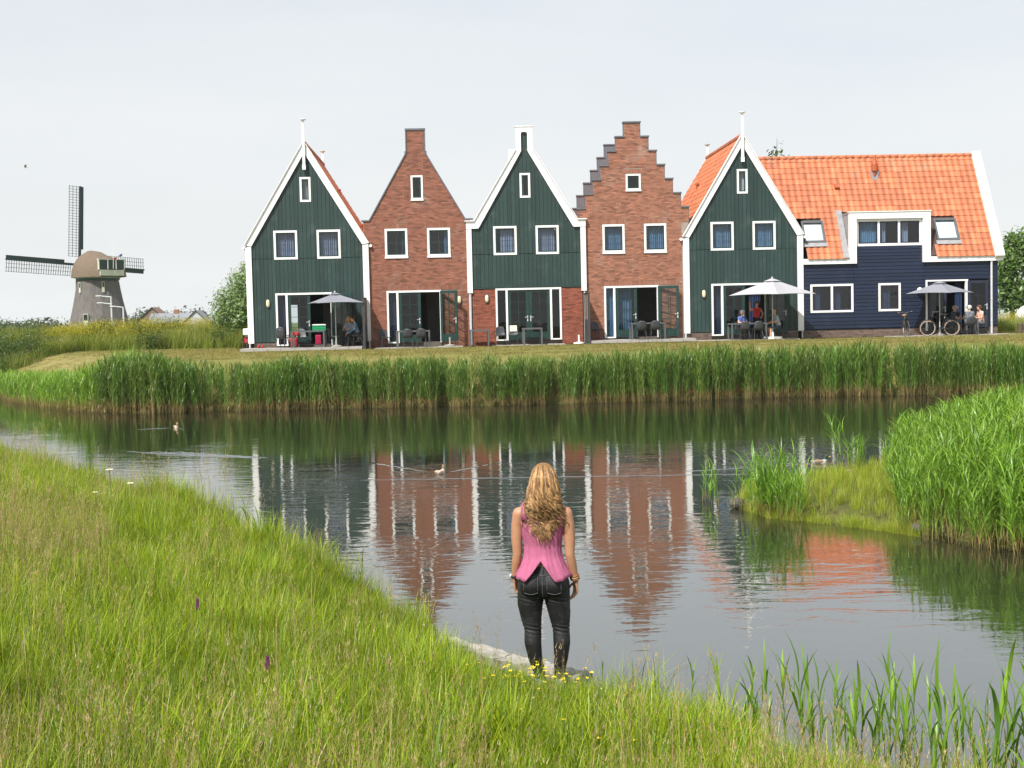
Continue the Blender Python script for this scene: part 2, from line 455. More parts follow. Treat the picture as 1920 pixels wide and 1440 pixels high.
def ground_z(x, y):
    P = np.stack([np.asarray(x, float).ravel(), np.asarray(y, float).ravel()], 1)
    dn = seg_dist(P, NEAR, False); df = seg_dist(P, FAR, False)
    inp = inside(P, POND)
    d = np.minimum(dn, df)
    z = np.where(inp, -0.6 * sstep(0, 1.2, d), 0)
    near = ~inp & (dn <= df)
    zn = 0.16 * sstep(0, .25, dn) + 0.145 * np.minimum(dn, 9.0) + 0.05 * (fnoise(P[:, 0] * .9, P[:, 1] * .9, 3) - .5) * sstep(.3, 1, dn)
    z = np.where(near, zn, z)
    far = ~inp & (dn > df)
    df = np.maximum(df - .45, 0)
    left = sstep(-13.0, -19.0, P[:, 0])
    w = 3.3 + 4.5 * left
    zf = -.12 + 0.18 * sstep(0, .2, df) + (GZ - 0.08) * sstep(0.0, 1, df / w) ** 1.25
    zf += 0.02 * (fnoise(P[:, 0] * .5, P[:, 1] * .5, 9) - .5)
    mound = sstep(66.0, 70.0, P[:, 1] + 0.12 * (P[:, 0] + 18)) * sstep(-11.5, -15, P[:, 0]) * (1 - sstep(80, 90, P[:, 1]))
    zf += 0.50 * mound
    zf -= 0.9 * sstep(88, 130, P[:, 1])
    z = np.where(far, zf, z)
    isl = inside(P, ISLET); di = seg_dist(P, ISLET)
    z = np.where(inp, np.where(isl, -.08 + .22 * sstep(.05, .35, di) + .07 * sstep(.3, 1.5, di), np.minimum(z, -0.5 * sstep(0, .8, di))), z)
    return z.reshape(np.shape(x))

def axis(lo, hi, step, far, grow=1.25):
    a = list(np.arange(lo, hi + 1e-6, step)); s = step
    x = hi
    while x < far: s *= grow; x += s; a.append(x)
    x = lo; s = step
    while x > -far: s *= grow; x -= s; a.insert(0, x)
    return np.array(a)
gx = axis(-32, 30, 0.32, 700); gy = np.array([v for v in axis(-3, 92, 0.32, 800) if v > -60])
GX, GY = np.meshgrid(gx, gy)
Zg = ground_z(GX, GY)
nx, ny = len(gx), len(gy)
idx = np.arange(nx * ny).reshape(ny, nx)
gf = np.stack([idx[:-1, :-1], idx[:-1, 1:], idx[1:, 1:], idx[1:, :-1]], -1).reshape(-1, 4)

gm = bpy.data.materials.new('ground'); gm.use_nodes = True
t = gm.node_tree; N = t.nodes; L = t.links
b = N['Principled BSDF']; b.inputs['Roughness'].default_value = 0.95; b.inputs['Specular IOR Level'].default_value = 0.1
tc = N.new('ShaderNodeTexCoord')
def _noise(scale, detail=6, lo=.35, hi=.65, vec=None):
    n = N.new('ShaderNodeTexNoise'); n.inputs['Scale'].default_value = scale; n.inputs['Detail'].default_value = detail; n.inputs['Roughness'].default_value = .65
    L.new(vec or tc.outputs['Object'], n.inputs['Vector'])
    r = N.new('ShaderNodeMapRange'); r.inputs['From Min'].default_value = lo; r.inputs['From Max'].default_value = hi
    L.new(n.outputs['Fac'], r.inputs['Value']); return r.outputs[0]
def _mix(f, a, b_):
    m_ = N.new('ShaderNodeMix'); m_.data_type = 'RGBA'
    if hasattr(f, 'links'): L.new(f, m_.inputs['Factor'])
    else: m_.inputs['Factor'].default_value = f
    for k, c in (('A', a), ('B', b_)):
        if hasattr(c, 'links'): L.new(c, m_.inputs[k])
        else: m_.inputs[k].default_value = (*c, 1)
    return m_.outputs['Result']
mpv = N.new('ShaderNodeMapping'); mpv.inputs['Scale'].default_value = (1, 2.2, 1); L.new(tc.outputs['Object'], mpv.inputs[0])
lawn = _mix(_noise(0.32, 8, .38, .60, mpv.outputs[0]), (0.115, 0.135, 0.026), (0.235, 0.18, 0.08))
lawn = _mix(_noise(9, 5), lawn, (0.16, 0.16, 0.045))
at = N.new('ShaderNodeAttribute'); at.attribute_name = 'meadow'
near_soil = _mix(_noise(3, 6), (0.055, 0.075, 0.018), (0.10, 0.085, 0.035))
c = _mix(at.outputs['Fac'], lawn, near_soil)
a2 = N.new('ShaderNodeAttribute'); a2.attribute_name = 'field'
field = _mix(_noise(0.03, 6), (0.06, 0.10, 0.02), (0.11, 0.14, 0.035))
c = _mix(a2.outputs['Fac'], c, field)
a3 = N.new('ShaderNodeAttribute'); a3.attribute_name = 'bare'
c = _mix(a3.outputs['Fac'], c, _mix(_noise(2.5, 6), (0.32, 0.24, 0.115), (0.20, 0.19, 0.06)))
L.new(c, b.inputs['Base Color'])
bn = N.new('ShaderNodeTexNoise'); bn.inputs['Scale'].default_value = 12; bn.inputs['Detail'].default_value = 5; L.new(tc.outputs['Object'], bn.inputs['Vector'])
bp = N.new('ShaderNodeBump'); bp.inputs['Strength'].default_value = .6; bp.inputs['Distance'].default_value = .05
L.new(bn.outputs['Fac'], bp.inputs['Height']); L.new(bp.outputs[0], b.inputs['Normal'])
gme = np_mesh('ground', np.stack([GX.ravel(), GY.ravel(), Zg.ravel()], 1), gf, gm, smooth=True)
PP = np.stack([GX.ravel(), GY.ravel()], 1)
dn_ = seg_dist(PP, NEAR, False); df_ = seg_dist(PP, FAR, False); inp_ = inside(PP, POND)
mead = np.where(inp_ | (dn_ < df_), 1.0, np.clip(1 - df_ / 2.0, 0, 1))
fld = sstep(66, 74, GY.ravel())
bare = sstep(-16.5, -18.5, GX.ravel()) * sstep(0.22, .5, Zg.ravel() / GZ) * (1 - sstep(.86, .99, Zg.ravel() / GZ)) * (GY.ravel() < 66) * (~inp_)
for nm, val in (('meadow', mead), ('field', fld), ('bare', bare)):
    aa = gme.attributes.new(nm, 'FLOAT', 'POINT'); aa.data.foreach_set('value', (val * (.5 if nm == 'bare' else 1)).astype(np.float32))
tag(link('ground', gme), kind='structure')

# ------------------------------------------------------------------ water
wm = bpy.data.materials.new('water'); wm.use_nodes = True
t = wm.node_tree; N = t.nodes; L = t.links
N.remove(N['Principled BSDF'])
w_df = N.new('ShaderNodeBsdfDiffuse'); w_df.inputs['Color'].default_value = (0.026, 0.030, 0.018, 1)
w_gl = N.new('ShaderNodeBsdfGlossy'); w_gl.inputs['Roughness'].default_value = 0.025
w_lw = N.new('ShaderNodeLayerWeight'); w_lw.inputs['Blend'].default_value = 0.5
w_pw = N.new('ShaderNodeMath'); w_pw.operation = 'POWER'; w_pw.inputs[1].default_value = 3.0; L.new(w_lw.outputs['Facing'], w_pw.inputs[0])
w_ma = N.new('ShaderNodeMath'); w_ma.operation = 'MULTIPLY_ADD'; w_ma.inputs[1].default_value = 0.74; w_ma.inputs[2].default_value = 0.22; L.new(w_pw.outputs[0], w_ma.inputs[0])
w_ms = N.new('ShaderNodeMixShader'); L.new(w_ma.outputs[0], w_ms.inputs[0]); L.new(w_df.outputs[0], w_ms.inputs[1]); L.new(w_gl.outputs[0], w_ms.inputs[2])
L.new(w_ms.outputs[0], N['Material Output'].inputs['Surface'])
tc = N.new('ShaderNodeTexCoord')
def _wave(sx, sy, scale, detail, w=None):
    mp = N.new('ShaderNodeMapping'); mp.inputs['Scale'].default_value = (sx, sy, 1); mp.inputs['Rotation'].default_value = (0, 0, R(8))
    L.new(tc.outputs['Object'], mp.inputs[0])
    n = N.new('ShaderNodeTexNoise'); n.inputs['Scale'].default_value = scale; n.inputs['Detail'].default_value = detail; n.inputs['Roughness'].default_value = .5
    n.inputs['Distortion'].default_value = 0.6
    L.new(mp.outputs[0], n.inputs['Vector']); return n.outputs['Fac']
amp = _wave(.25, .5, 0.5, 3)
ar = N.new('ShaderNodeMapRange'); ar.inputs['From Min'].default_value = .38; ar.inputs['From Max'].default_value = .62; ar.inputs['To Min'].default_value = .35; ar.inputs['To Max'].default_value = 1.0
L.new(amp, ar.inputs['Value'])
w1 = _wave(.55, 1.5, 2.6, 3); w2 = _wave(.7, 1.6, 9.0, 2)
s1 = N.new('ShaderNodeMath'); s1.operation = 'MULTIPLY_ADD'; L.new(w2, s1.inputs[0]); s1.inputs[1].default_value = .12; L.new(w1, s1.inputs[2])
s2 = N.new('ShaderNodeMath'); s2.operation = 'MULTIPLY'; L.new(s1.outputs[0], s2.inputs[0]); L.new(ar.outputs[0], s2.inputs[1])
bp = N.new('ShaderNodeBump'); bp.inputs['Strength'].default_value = 1.0; bp.inputs['Distance'].default_value = 0.0060
L.new(s2.outputs[0], bp.inputs['Height']); L.new(bp.outputs[0], w_gl.inputs['Normal'])
mb = MB(); mb.face([(-95, -8, 0), (75, -8, 0), (75, 90, 0), (-95, 90, 0)])
water = mb.build('water', wm); tag(water, kind='structure')

# ------------------------------------------------------------------ summer haze: one even volume round the whole place
hm_ = bpy.data.materials.new('haze'); hm_.use_nodes = True
hm_.node_tree.nodes.remove(hm_.node_tree.nodes['Principled BSDF'])
pv_ = hm_.node_tree.nodes.new('ShaderNodeVolumePrincipled')
pv_.inputs['Color'].default_value = (0.90, 0.94, 0.98, 1)
pv_.inputs['Density'].default_value = 0.00016
pv_.inputs['Anisotropy'].default_value = 0.25
hm_.node_tree.links.new(pv_.outputs[0], hm_.node_tree.nodes['Material Output'].inputs['Volume'])
mb = MB(); mb.box(-1150, 1150, -120, 1250, -1.8, 27.0)
tag(mb.build('haze', hm_), kind='stuff')
# ------------------------------------------------------------------ building kit (house-local: x along the facade, y away from the camera, z above the lawn)
def columns(x0, x1, z0, top, holes, extra=()):
    """Split the wall between x0 and x1, under top(x), into trapezoids that leave the holes free: (xa, xb, za, zb_at_xa, zb_at_xb)."""
    cuts = {x0, x1}
    for h in holes:
        for v in h[:2]:
            if x0 < v < x1: cuts.add(v)
    for v in extra:
        if x0 < v < x1: cuts.add(v)
    cuts = sorted(cuts); out = []
    for a, b in zip(cuts[:-1], cuts[1:]):
        if b - a < 1e-5: continue
        e = 1e-5; ta, tb = top(a + e), top(b - e); m = (a + b) / 2
        hs = sorted([(h[2], h[3]) for h in holes if h[0] <= m <= h[1]])
        z = z0
        for h0, h1 in hs:
            if min(ta, tb) <= h0:
                break
            if h0 > z: out.append((a, b, z, h0, h0))
            z = max(z, h1)
        if max(ta, tb) > z + 1e-4: out.append((a, b, z, max(ta, z), max(tb, z)))
    return out

def wall_mesh(mb, x0, x1, z0, top, holes, y0, y1, extra=(), m=0):
    for a, b, za, zb, zc in columns(x0, x1, z0, top, holes, extra):
        mb.prism([(a, za), (b, za), (b, zc), (a, zb)] if zb > za + 1e-5 and zc > za + 1e-5 else ([(a, za), (b, za), (b, zc)] if zc > zb else [(a, za), (b, za), (a, zb)]), y0, y1, m)

def planks_vertical(parent, x0, x1, z0, top, holes, mt, pitch=0.18, y0=-0.026, y1=-0.001, split=None, gap=0.012):
    n = round((x1 - x0) / pitch); p = (x1 - x0) / n
    for i in range(n):
        a, b = x0 + i * p + gap / 2, x0 + (i + 1) * p - gap / 2
        spans = [(z0, None)] if split is None else [(z0, split - .012), (split + .012, None)]
        for s0, s1 in spans:
            mb = MB(); tn = random.uniform(-1, 1)
            tp = (lambda x, s1=s1: min(top(x), s1)) if s1 else top
            if tp((a + b) / 2) <= s0: continue
            for c in columns(a, b, s0, tp, holes, (0.0,)):
                if c[1] - c[0] < .004: continue
                q = [(c[0], c[2]), (c[1], c[2]), (c[1], max(c[4], c[2] + .001)), (c[0], max(c[3], c[2] + .001))]
                mb.prism(q, y0 + random.uniform(0, .003), y1, 0, tn)
            if mb.v: mb.build('plank', mt, parent)

def planks_horizontal(parent, x0, x1, z0, z1, holes, mt, pitch=0.165, joints=(), y0=-0.026, y1=-0.001):
    n = round((z1 - z0) / pitch); p = (z1 - z0) / n
    for i in range(n):
        za, zb = z0 + i * p + .006, z0 + (i + 1) * p - .006
        xs = [x0, *joints, x1]
        for k in range(len(xs) - 1):
            ivs = [(xs[k] + .004, xs[k + 1] - .004)]
            mb = MB(); tn = random.uniform(-1, 1)
            segs = columns(xs[k] + .004, xs[k + 1] - .004, za, lambda x: zb, holes)
            segs.sort()
            merged = []
            for s in segs:
                if merged and abs(merged[-1][1] - s[0]) < 1e-4 and abs(merged[-1][2] - s[2]) < 1e-4 and abs(merged[-1][3] - s[3]) < 1e-4: merged[-1] = (merged[-1][0], s[1], s[2], s[3])
                else: merged.append((s[0], s[1], s[2], s[3]))
            for s in merged:
                i0 = len(mb.v)
                # each board leans outwards at its foot (weatherboard)
                mb.v.extend([(s[0], y0 - .008, s[2]), (s[1], y0 - .008, s[2]), (s[1], y1, s[2]), (s[0], y1, s[2]), (s[0], y0 + .010, s[3]), (s[1], y0 + .010, s[3]), (s[1], y1, s[3]), (s[0], y1, s[3])])
                for q in ((0, 3, 2, 1), (4, 5, 6, 7), (0, 1, 5, 4), (1, 2, 6, 5), (2, 3, 7, 6), (3, 0, 4, 7)):
                    mb.f.append(tuple(i0 + j for j in q)); mb.m.append(0); mb.t.append(tn)
            if mb.v: mb.build('plank', mt, parent)

def brickwork(parent, z0, z1, span, holes, mt, y=0.0, name='brick', seed=1, depth=0.012, lintels=()):
    """Single bricks in running bond, joined as one part because there are thousands; span(z) -> (left, right)."""
    rng = random.Random(seed); mb = MB(); rh = 0.0625; bw = 0.22
    j = 0; z = z0
    allh = list(holes) + [(l[0], l[1], l[2], l[2] + .215) for l in lintels]
    while z + .05 < z1:
        zm = z + .026; l, r = span(zm)
        if r - l > .05:
            ivs = [(l, r)]
            for h in allh:
                if h[2] - .03 < zm < h[3] + .03:
                    nv = []
                    for a, b in ivs:
                        if h[0] > a: nv.append((a, min(b, h[0])))
                        if h[1] < b: nv.append((max(a, h[1]), b))
                    ivs = [q for q in nv if q[1] - q[0] > .02]
            off = (j % 2) * .11
            for a, b in ivs:
                k = math.floor((a - off) / bw)
                while True:
                    xa = off + k * bw; xb = xa + .21; k += 1
                    if xa >= b: break
                    xa2, xb2 = max(xa, a), min(xb, b)
                    if xb2 - xa2 < .03: continue
                    tn = max(-1, min(1, rng.gauss(0, .42)))
                    if rng.random() < .09: tn = rng.uniform(-1.2, -.8)
                    mb.box(xa2, xb2, y - depth - rng.uniform(0, .003), y + .004, z, z + .052, 0, tn or .01)
        z += rh; j += 1
    for l in lintels:      # soldier course
        n = round((l[1] - l[0]) / .0625); p = (l[1] - l[0]) / n
        for i in range(n):
            mb.box(l[0] + i * p + .005, l[0] + (i + 1) * p - .005, y - depth - .004, y + .004, l[2] + .005, l[2] + .21, 0, rng.uniform(-.6, .3) or .01)
    return tag(mb.build(name, mt, parent), kind='stuff')

def curtain_mesh(x0, x1, y, z0, z1, waves=9, amp=.035):
    mb = MB(); n = waves * 6
    pts = [(x0 + (x1 - x0) * i / n, y + amp * math.sin(i / 6 * 2 * math.pi + .6 * math.sin(i * .37))) for i in range(n + 1)]
    for (xa, ya), (xb, yb) in zip(pts[:-1], pts[1:]):
        mb.face([(xa, ya, z0), (xb, yb, z0), (xb, yb, z1), (xa, ya, z1)])
    return mb

def ring(mb, x0, x1, z0, z1, w, y0, y1, m=0, wb=None):
    wb = wb or w
    mb.box(x0, x0 + w, y0, y1, z0, z1, m); mb.box(x1 - w, x1, y0, y1, z0, z1, m)
    mb.box(x0 + w, x1 - w, y0, y1, z1 - w, z1, m); mb.box(x0 + w, x1 - w, y0, y1, z0, z0 + wb, m)

def window(parent, x0, x1, z0, z1, y=-.045, sash='green_door', sill=False, curtain=None, cov=1.0, bars=True, lights=1, frame_w=.095, side=0):
    """white outer frame (the part) with sash, pane, glazing bars and curtain as its sub-parts"""
    mb = MB(); ring(mb, x0, x1, z0, z1, frame_w, y, y + .12, 0, frame_w * (1.5 if sill else 1))
    if sill: mb.box(x0 - .02, x1 + .02, y - .035, y - .002, z0 - .01, z0 + .06)
    iw = (x1 - x0 - 2 * frame_w)
    for k in range(1, lights):
        xm = x0 + frame_w + iw * k / lights
        mb.box(xm - .05, xm + .05, y + .001, y + .119, z0 + frame_w, z1 - frame_w)
    fr = mb.build('window', M['white_paint'], parent)
    zb = z0 + frame_w * (1.5 if sill else 1)
    for k in range(lights):
        a = x0 + frame_w + iw * k / lights + (.05 if k else 0); b = x0 + frame_w + iw * (k + 1) / lights - (.05 if k < lights - 1 else 0)
        mb = MB(); ring(mb, a + .002, b - .002, zb + .002, z1 - frame_w - .002, .05, y + .03, y + .10); mb.build('sash', M[sash], fr)
        mb = MB(); mb.face([(a + .05, y + .064, zb + .05), (b - .05, y + .064, zb + .05), (b - .05, y + .064, z1 - frame_w - .05), (a + .05, y + .064, z1 - frame_w - .05)]); mb.build('pane', M['glass'], fr)
        if bars:
            xm = (a + b) / 2; zm = (zb + z1 - frame_w) / 2
            mb = MB(); mb.box(xm - .009, xm + .009, y + .074, y + .09, zb + .05, z1 - frame_w - .05); mb.box(a + .05, b - .05, y + .076, y + .092, zm - .009, zm + .009)
            mb.build('glazing_bar', M[sash], fr)
        if curtain:
            cv = cov if not isinstance(cov, (list, tuple)) else cov[k]
            ct = curtain if not isinstance(curtain, (list, tuple)) else curtain[k]
            if ct and cv > 0:
                if side == 0: ca, cb = a, a + (b - a) * cv
                else: ca, cb = b - (b - a) * cv, b
                curtain_mesh(ca, cb, y + .24, zb - .1, z1 - .02, max(2, int(9 * cv))).build('curtain', M[ct], fr)
    return fr

def door_leaf(parent, hinge, w=.98, z0=.26, z1=2.56, ang=0.0, mt='green_door', glass='glass_door', handle=-1, rows=4, flip=1):
    """a glazed door leaf; hinge (x, y); ang turns it out of the facade; flip=-1 when the leaf runs to the left"""
    f = flip; mb = MB()
    def bx(m_, a, b, y0, y1, c, d): m_.box(min(a * f, b * f), max(a * f, b * f), y0, y1, c, d)
    st = .13
    bx(mb, 0, st, -.025, .025, 0, z1 - z0); bx(mb, w - st, w, -.025, .025, 0, z1 - z0)
    bx(mb, st, w - st, -.025, .025, z1 - z0 - .13, z1 - z0); bx(mb, st, w - st, -.025, .025, 0, .33)
    bx(mb, st + .05, w - st - .05, -.031, -.026, .07, .26)
    o = mb.build('door', M[mt], parent, loc=(hinge[0], hinge[1], z0), rot=(0, 0, ang))
    m2 = MB(); m2.face([(st * f, 0, .33), ((w - st) * f, 0, .33), ((w - st) * f, 0, z1 - z0 - .13), (st * f, 0, z1 - z0 - .13)]); m2.build('pane', M[glass], o)
    m3 = MB(); gz0, gz1 = .33, z1 - z0 - .13
    xm = w / 2; bx(m3, xm - .011, xm + .011, -.016, .016, gz0, gz1)
    for k in range(1, rows):
        zz = gz0 + (gz1 - gz0) * k / rows; bx(m3, st, w - st, -.0165, .0165, zz - .011, zz + .011)
    m3.build('glazing_bar', M[mt], o)
    m4 = MB(); hx = w - .065
    bx(m4, hx - .02, hx + .02, -.038, -.026, .82, 1.08); bx(m4, hx - .125, hx + .01, -.075, -.055, 1.0, 1.022); bx(m4, hx - .01, hx + .01, -.06, -.035, .99, 1.03)
    m4.build('handle', M['pale_metal'], o)
    return o

def door_set(h, xL, open_leaf=True, ang=R(-10), curtains=True, mt='green_door', leaf_x=(-.94, .06), jamb=.98, top=2.60):
    """sidelight, closed leaf, opening, jamb and the leaf thrown open to the right; xL is the frame's outer left edge"""
    mb = MB()
    mb.box(xL, xL + .085, -.05, .09, .22, top); mb.box(xL + .085, jamb + .08, -.05, .09, top - .085, top)
    mb.box(leaf_x[0] - .10, leaf_x[0] - .005, -.049, .089, .22, top - .085)
    mb.box(jamb, jamb + .08, -.05, .09, .22, top - .085)
    mb.box(xL + .085, leaf_x[0] - .10, -.04, .08, .22, .28)
    fr = mb.build('door_frame', M['white_paint'], h)
    m2 = MB(); m2.face([(xL + .085, .015, .28), (leaf_x[0] - .10, .015, .28), (leaf_x[0] - .10, .015, top - .085), (xL + .085, .015, top - .085)]); m2.build('pane', M['glass_door'], fr)
    if curtains:
        curtain_mesh(xL + .05, leaf_x[0] - .06, .22, .25, top - .05, 4, .03).build('curtain', M[curtains], fr)
    door_leaf(h, (leaf_x[0], .02), leaf_x[1] - leaf_x[0], ang=0, mt=mt)
    if open_leaf: door_leaf(h, (jamb + .04, -.07), .96, ang=ang, mt=mt)
    else: door_leaf(h, (jamb - .005, .02), jamb - .005 - leaf_x[1] - .01, ang=0, mt=mt, flip=-1)
    return fr

def wall_lamp(h, x, z):
    mb = MB(); mb.prism([(x + .105 * math.cos(a) * (1 if True else 1), z + (.20 if math.sin(a) > 0 else -.20) * 0 + .21 * math.sin(a)) for a in [2 * math.pi * k / 14 for k in range(14)]], -.07, -.028, 0)
    o = mb.build('wall_lamp', M['dark_metal'], h)
    m2 = MB()
    sec = []
    for i in range(5):
        s = math.cos(i / 4 * math.pi / 2 * .95); d = math.sin(i / 4 * math.pi / 2)
        sec.append((s, -.07 - .07 * d))
    for (s0, y0), (s1, y1) in zip(sec[:-1], sec[1:]):
        for k in range(14):
            a, b2 = 2 * math.pi * k / 14, 2 * math.pi * (k + 1) / 14
            q = lambda s, a: (x + .082 * s * math.copysign(abs(math.cos(a)) ** .8, math.cos(a)), z + .175 * s * math.copysign(abs(math.sin(a)) ** .7, math.sin(a)))
            p0, p1, p2, p3 = q(s0, a), q(s0, b2), q(s1, b2), q(s1, a)
            m2.face([(p0[0], y0, p0[1]), (p1[0], y0, p1[1]), (p2[0], y1, p2[1]), (p3[0], y1, p3[1])])
    m2.build('lens', M['lamp_lens'], o, smooth=True)

def pantile_mesh(w=.30, l=.355, tn=0.0, seg=6):
    """one clay pantile: x across, y up the slope, z off the slope"""
    mb = MB(); prof = []
    for i in range(seg + 1):
        u = i / seg
        zz = .012 + .038 * (0.5 - 0.5 * math.cos(2 * math.pi * min(1, u * 1.12 + .02))) if u < .93 else .016
        prof.append((u * (w + .012), zz))
    lift = .022
    for (xa, za), (xb, zb) in zip(prof[:-1], prof[1:]):
        mb.face([(xa, 0, za + lift), (xb, 0, zb + lift), (xb, l, zb), (xa, l, za)], 0, tn)
        mb.face([(xa, 0, za + lift - .022), (xb, 0, zb + lift - .022), (xb, 0, zb + lift), (xa, 0, za + lift)], 0, tn)
    return mb

_tile_np = None
def tile_field(parent, origin, ex, ey, nrm, cols, rows, pitch=(.30, .317), skip=None, seed=1, name='roof_tile'):
    """a slope of pantiles joined as one part; origin: foot corner; ex across, ey up the slope"""
    rng = np.random.default_rng(seed)
    base = pantile_mesh(pitch[0], pitch[1] + .045)
    bv = np.array(base.v); bf = np.array(base.f)
    ex, ey, nrm = (np.array(v, float) for v in (ex, ey, nrm))
    V = []; F = []; T = []; k = 0
    for r_ in range(rows):
        for c_ in range(cols):
            if skip is not None and skip(c_ * pitch[0], r_ * pitch[1]): continue
            jit = rng.normal(0, .002)
            p = np.array(origin) + ex * (c_ * pitch[0]) + ey * (r_ * pitch[1] + jit)
            V.append(p + bv[:, :1] * ex + bv[:, 1:2] * ey + (bv[:, 2:3] + rng.normal(0, .0015)) * nrm)
            F.append(bf + k); k += len(bv)
            T.append(np.full(len(bf), np.clip(rng.normal(0, .5), -1.2, 1.2)))
    me = np_mesh(name, np.vstack(V), np.vstack(F), M['clay_tile'])
    a = me.attributes.new('tint', 'FLOAT', 'FACE'); a.data.foreach_set('value', np.concatenate(T).astype(np.float32))
    return tag(link(name, me, parent), kind='stuff')

def gable_roof(h, hw, ez, rz, y0, y1, tiles=True, seed=1):
    """two slopes over the house with pantiles"""
    mb = MB(); th = .12
    for s in (-1, 1):
        q = [(s * hw, ez - th), (0, rz - th * 1.2), (0, rz), (s * hw, ez)]
        if s > 0: q = q[::-1]
        mb.prism([(x, z) for x, z in q][::-1] if s < 0 else [(x, z) for x, z in q][::-1], y0, y1)
    rf = mb.build('roof', M['roof_under'], h)
    sl = math.hypot(hw, rz - ez); rows = int(sl / .317); cols = int((y1 - y0) / .30)
    if tiles:
        for s in (-1, 1):
            ey = (-s * hw / sl, 0, (rz - ez) / sl); ex = (0, -s * 1.0, 0) if s < 0 else (0, 1.0, 0)
            nrm = (s * (rz - ez) / sl, 0, hw / sl)
            if s < 0: tile_field(rf, (-hw, y1 - .001, ez), (0, -1, 0), ey, nrm, cols, rows, seed=seed)
            else: tile_field(rf, (hw, y0 + .001, ez), (0, 1, 0), ey, nrm, cols, rows, seed=seed + 1)
        m2 = MB()
        n = int((y1 - y0) / .36)
        for i in range(n):
            ya = y0 + (y1 - y0) * i / n; yb = y0 + (y1 - y0) * (i + 1) / n + .03
            m2.tube([(0, ya, rz + .02), (0, yb, rz + .012)], [.12, .11], 8, 0, random.uniform(-.6, .6))
        tag(m2.build('ridge_tile', M['clay_tile'], rf), kind='stuff')
    return rf

def shell(h, hw, ez, rz, y1, col, holes_back=(), ceil=2.75):
    """side walls, rear gable with its openings, floors"""
    for s in (-1, 1):
        mb = MB(); mb.box(min(s * hw, s * (hw - .12)), max(s * hw, s * (hw - .12)), .125, y1 - .15, .0, ez - .13); mb.build('side_wall', M[col], h)
    mb = MB(); top = lambda x: ez + (rz - ez) * (1 - abs(x) / hw) - .16
    wall_mesh(mb, -hw, hw, 0, top, holes_back, y1 - .145, y1 - .02, (0.0,))
    mb.build('rear_wall', M[col], h)
    mb = MB(); mb.box(-hw + .125, hw - .125, .13, y1 - .15, .0, .24); mb.build('floor', M['interior_floor'], h)
    mb = MB(); mb.box(-hw + .125, hw - .125, .13, y1 - .15, ceil, ceil + .25); mb.build('ceiling', M['interior'], h)
    mb = MB()
    mb.box(.25, hw - .13, 3.6, 3.7, .245, ceil - .005)
    mb.build('inner_wall', M['interior'], h)

def finial(h, y, top, bottom, name='finial'):
    mb = MB()
    mb.box(-.058, .058, y - .05, y + .05, bottom + .22, top - .28)
    mb.box(-.075, .075, y - .062, y + .062, bottom, bottom + .22)
    mb.box(-.045, .045, y - .04, y + .04, top - .28, top - .07)
    mb.lathe([(.045, -.07), (.07, -.055), (.14, -.03), (.15, 0.0), (.13, .012)], 12, (0, y, top - .012))
    return mb.build(name, M['white_paint'], h)

H_EAVE, H_IN, APX, APX_IN = 4.78, 4.73, 9.38, 8.88
def slope_top(hw, z0, z1):
    return lambda x: z0 + (z1 - z0) * (1 - min(1, abs(x) / hw))

def barge(h, hw_o, hw_i, z_o, z_i, a_o, a_i, y0, y1):
    for s in (-1, 1):
        q = [(s * hw_i, z_i), (s * hw_o, z_o), (0, a_o), (0, a_i)]
        if s > 0: q = q[::-1]
        mb = MB(); mb.prism(q[::-1], y0, y1); o = mb.build('bargeboard', M['white_paint'], h)
        sl = Vector((-s * hw_o, 0, a_o - z_o)).normalized(); nr = Vector((s * sl.z, 0, abs(sl.x)))
        m2 = MB(); m2.beam(Vector((s * hw_o, (y0 + y1) / 2 - .02, z_o)) + nr * .016, Vector((0, (y0 + y1) / 2 - .02, a_o)) + nr * .016, (y1 - y0) + .10, .028)
        m2.build('edge_strip', M['white_paint'], o)

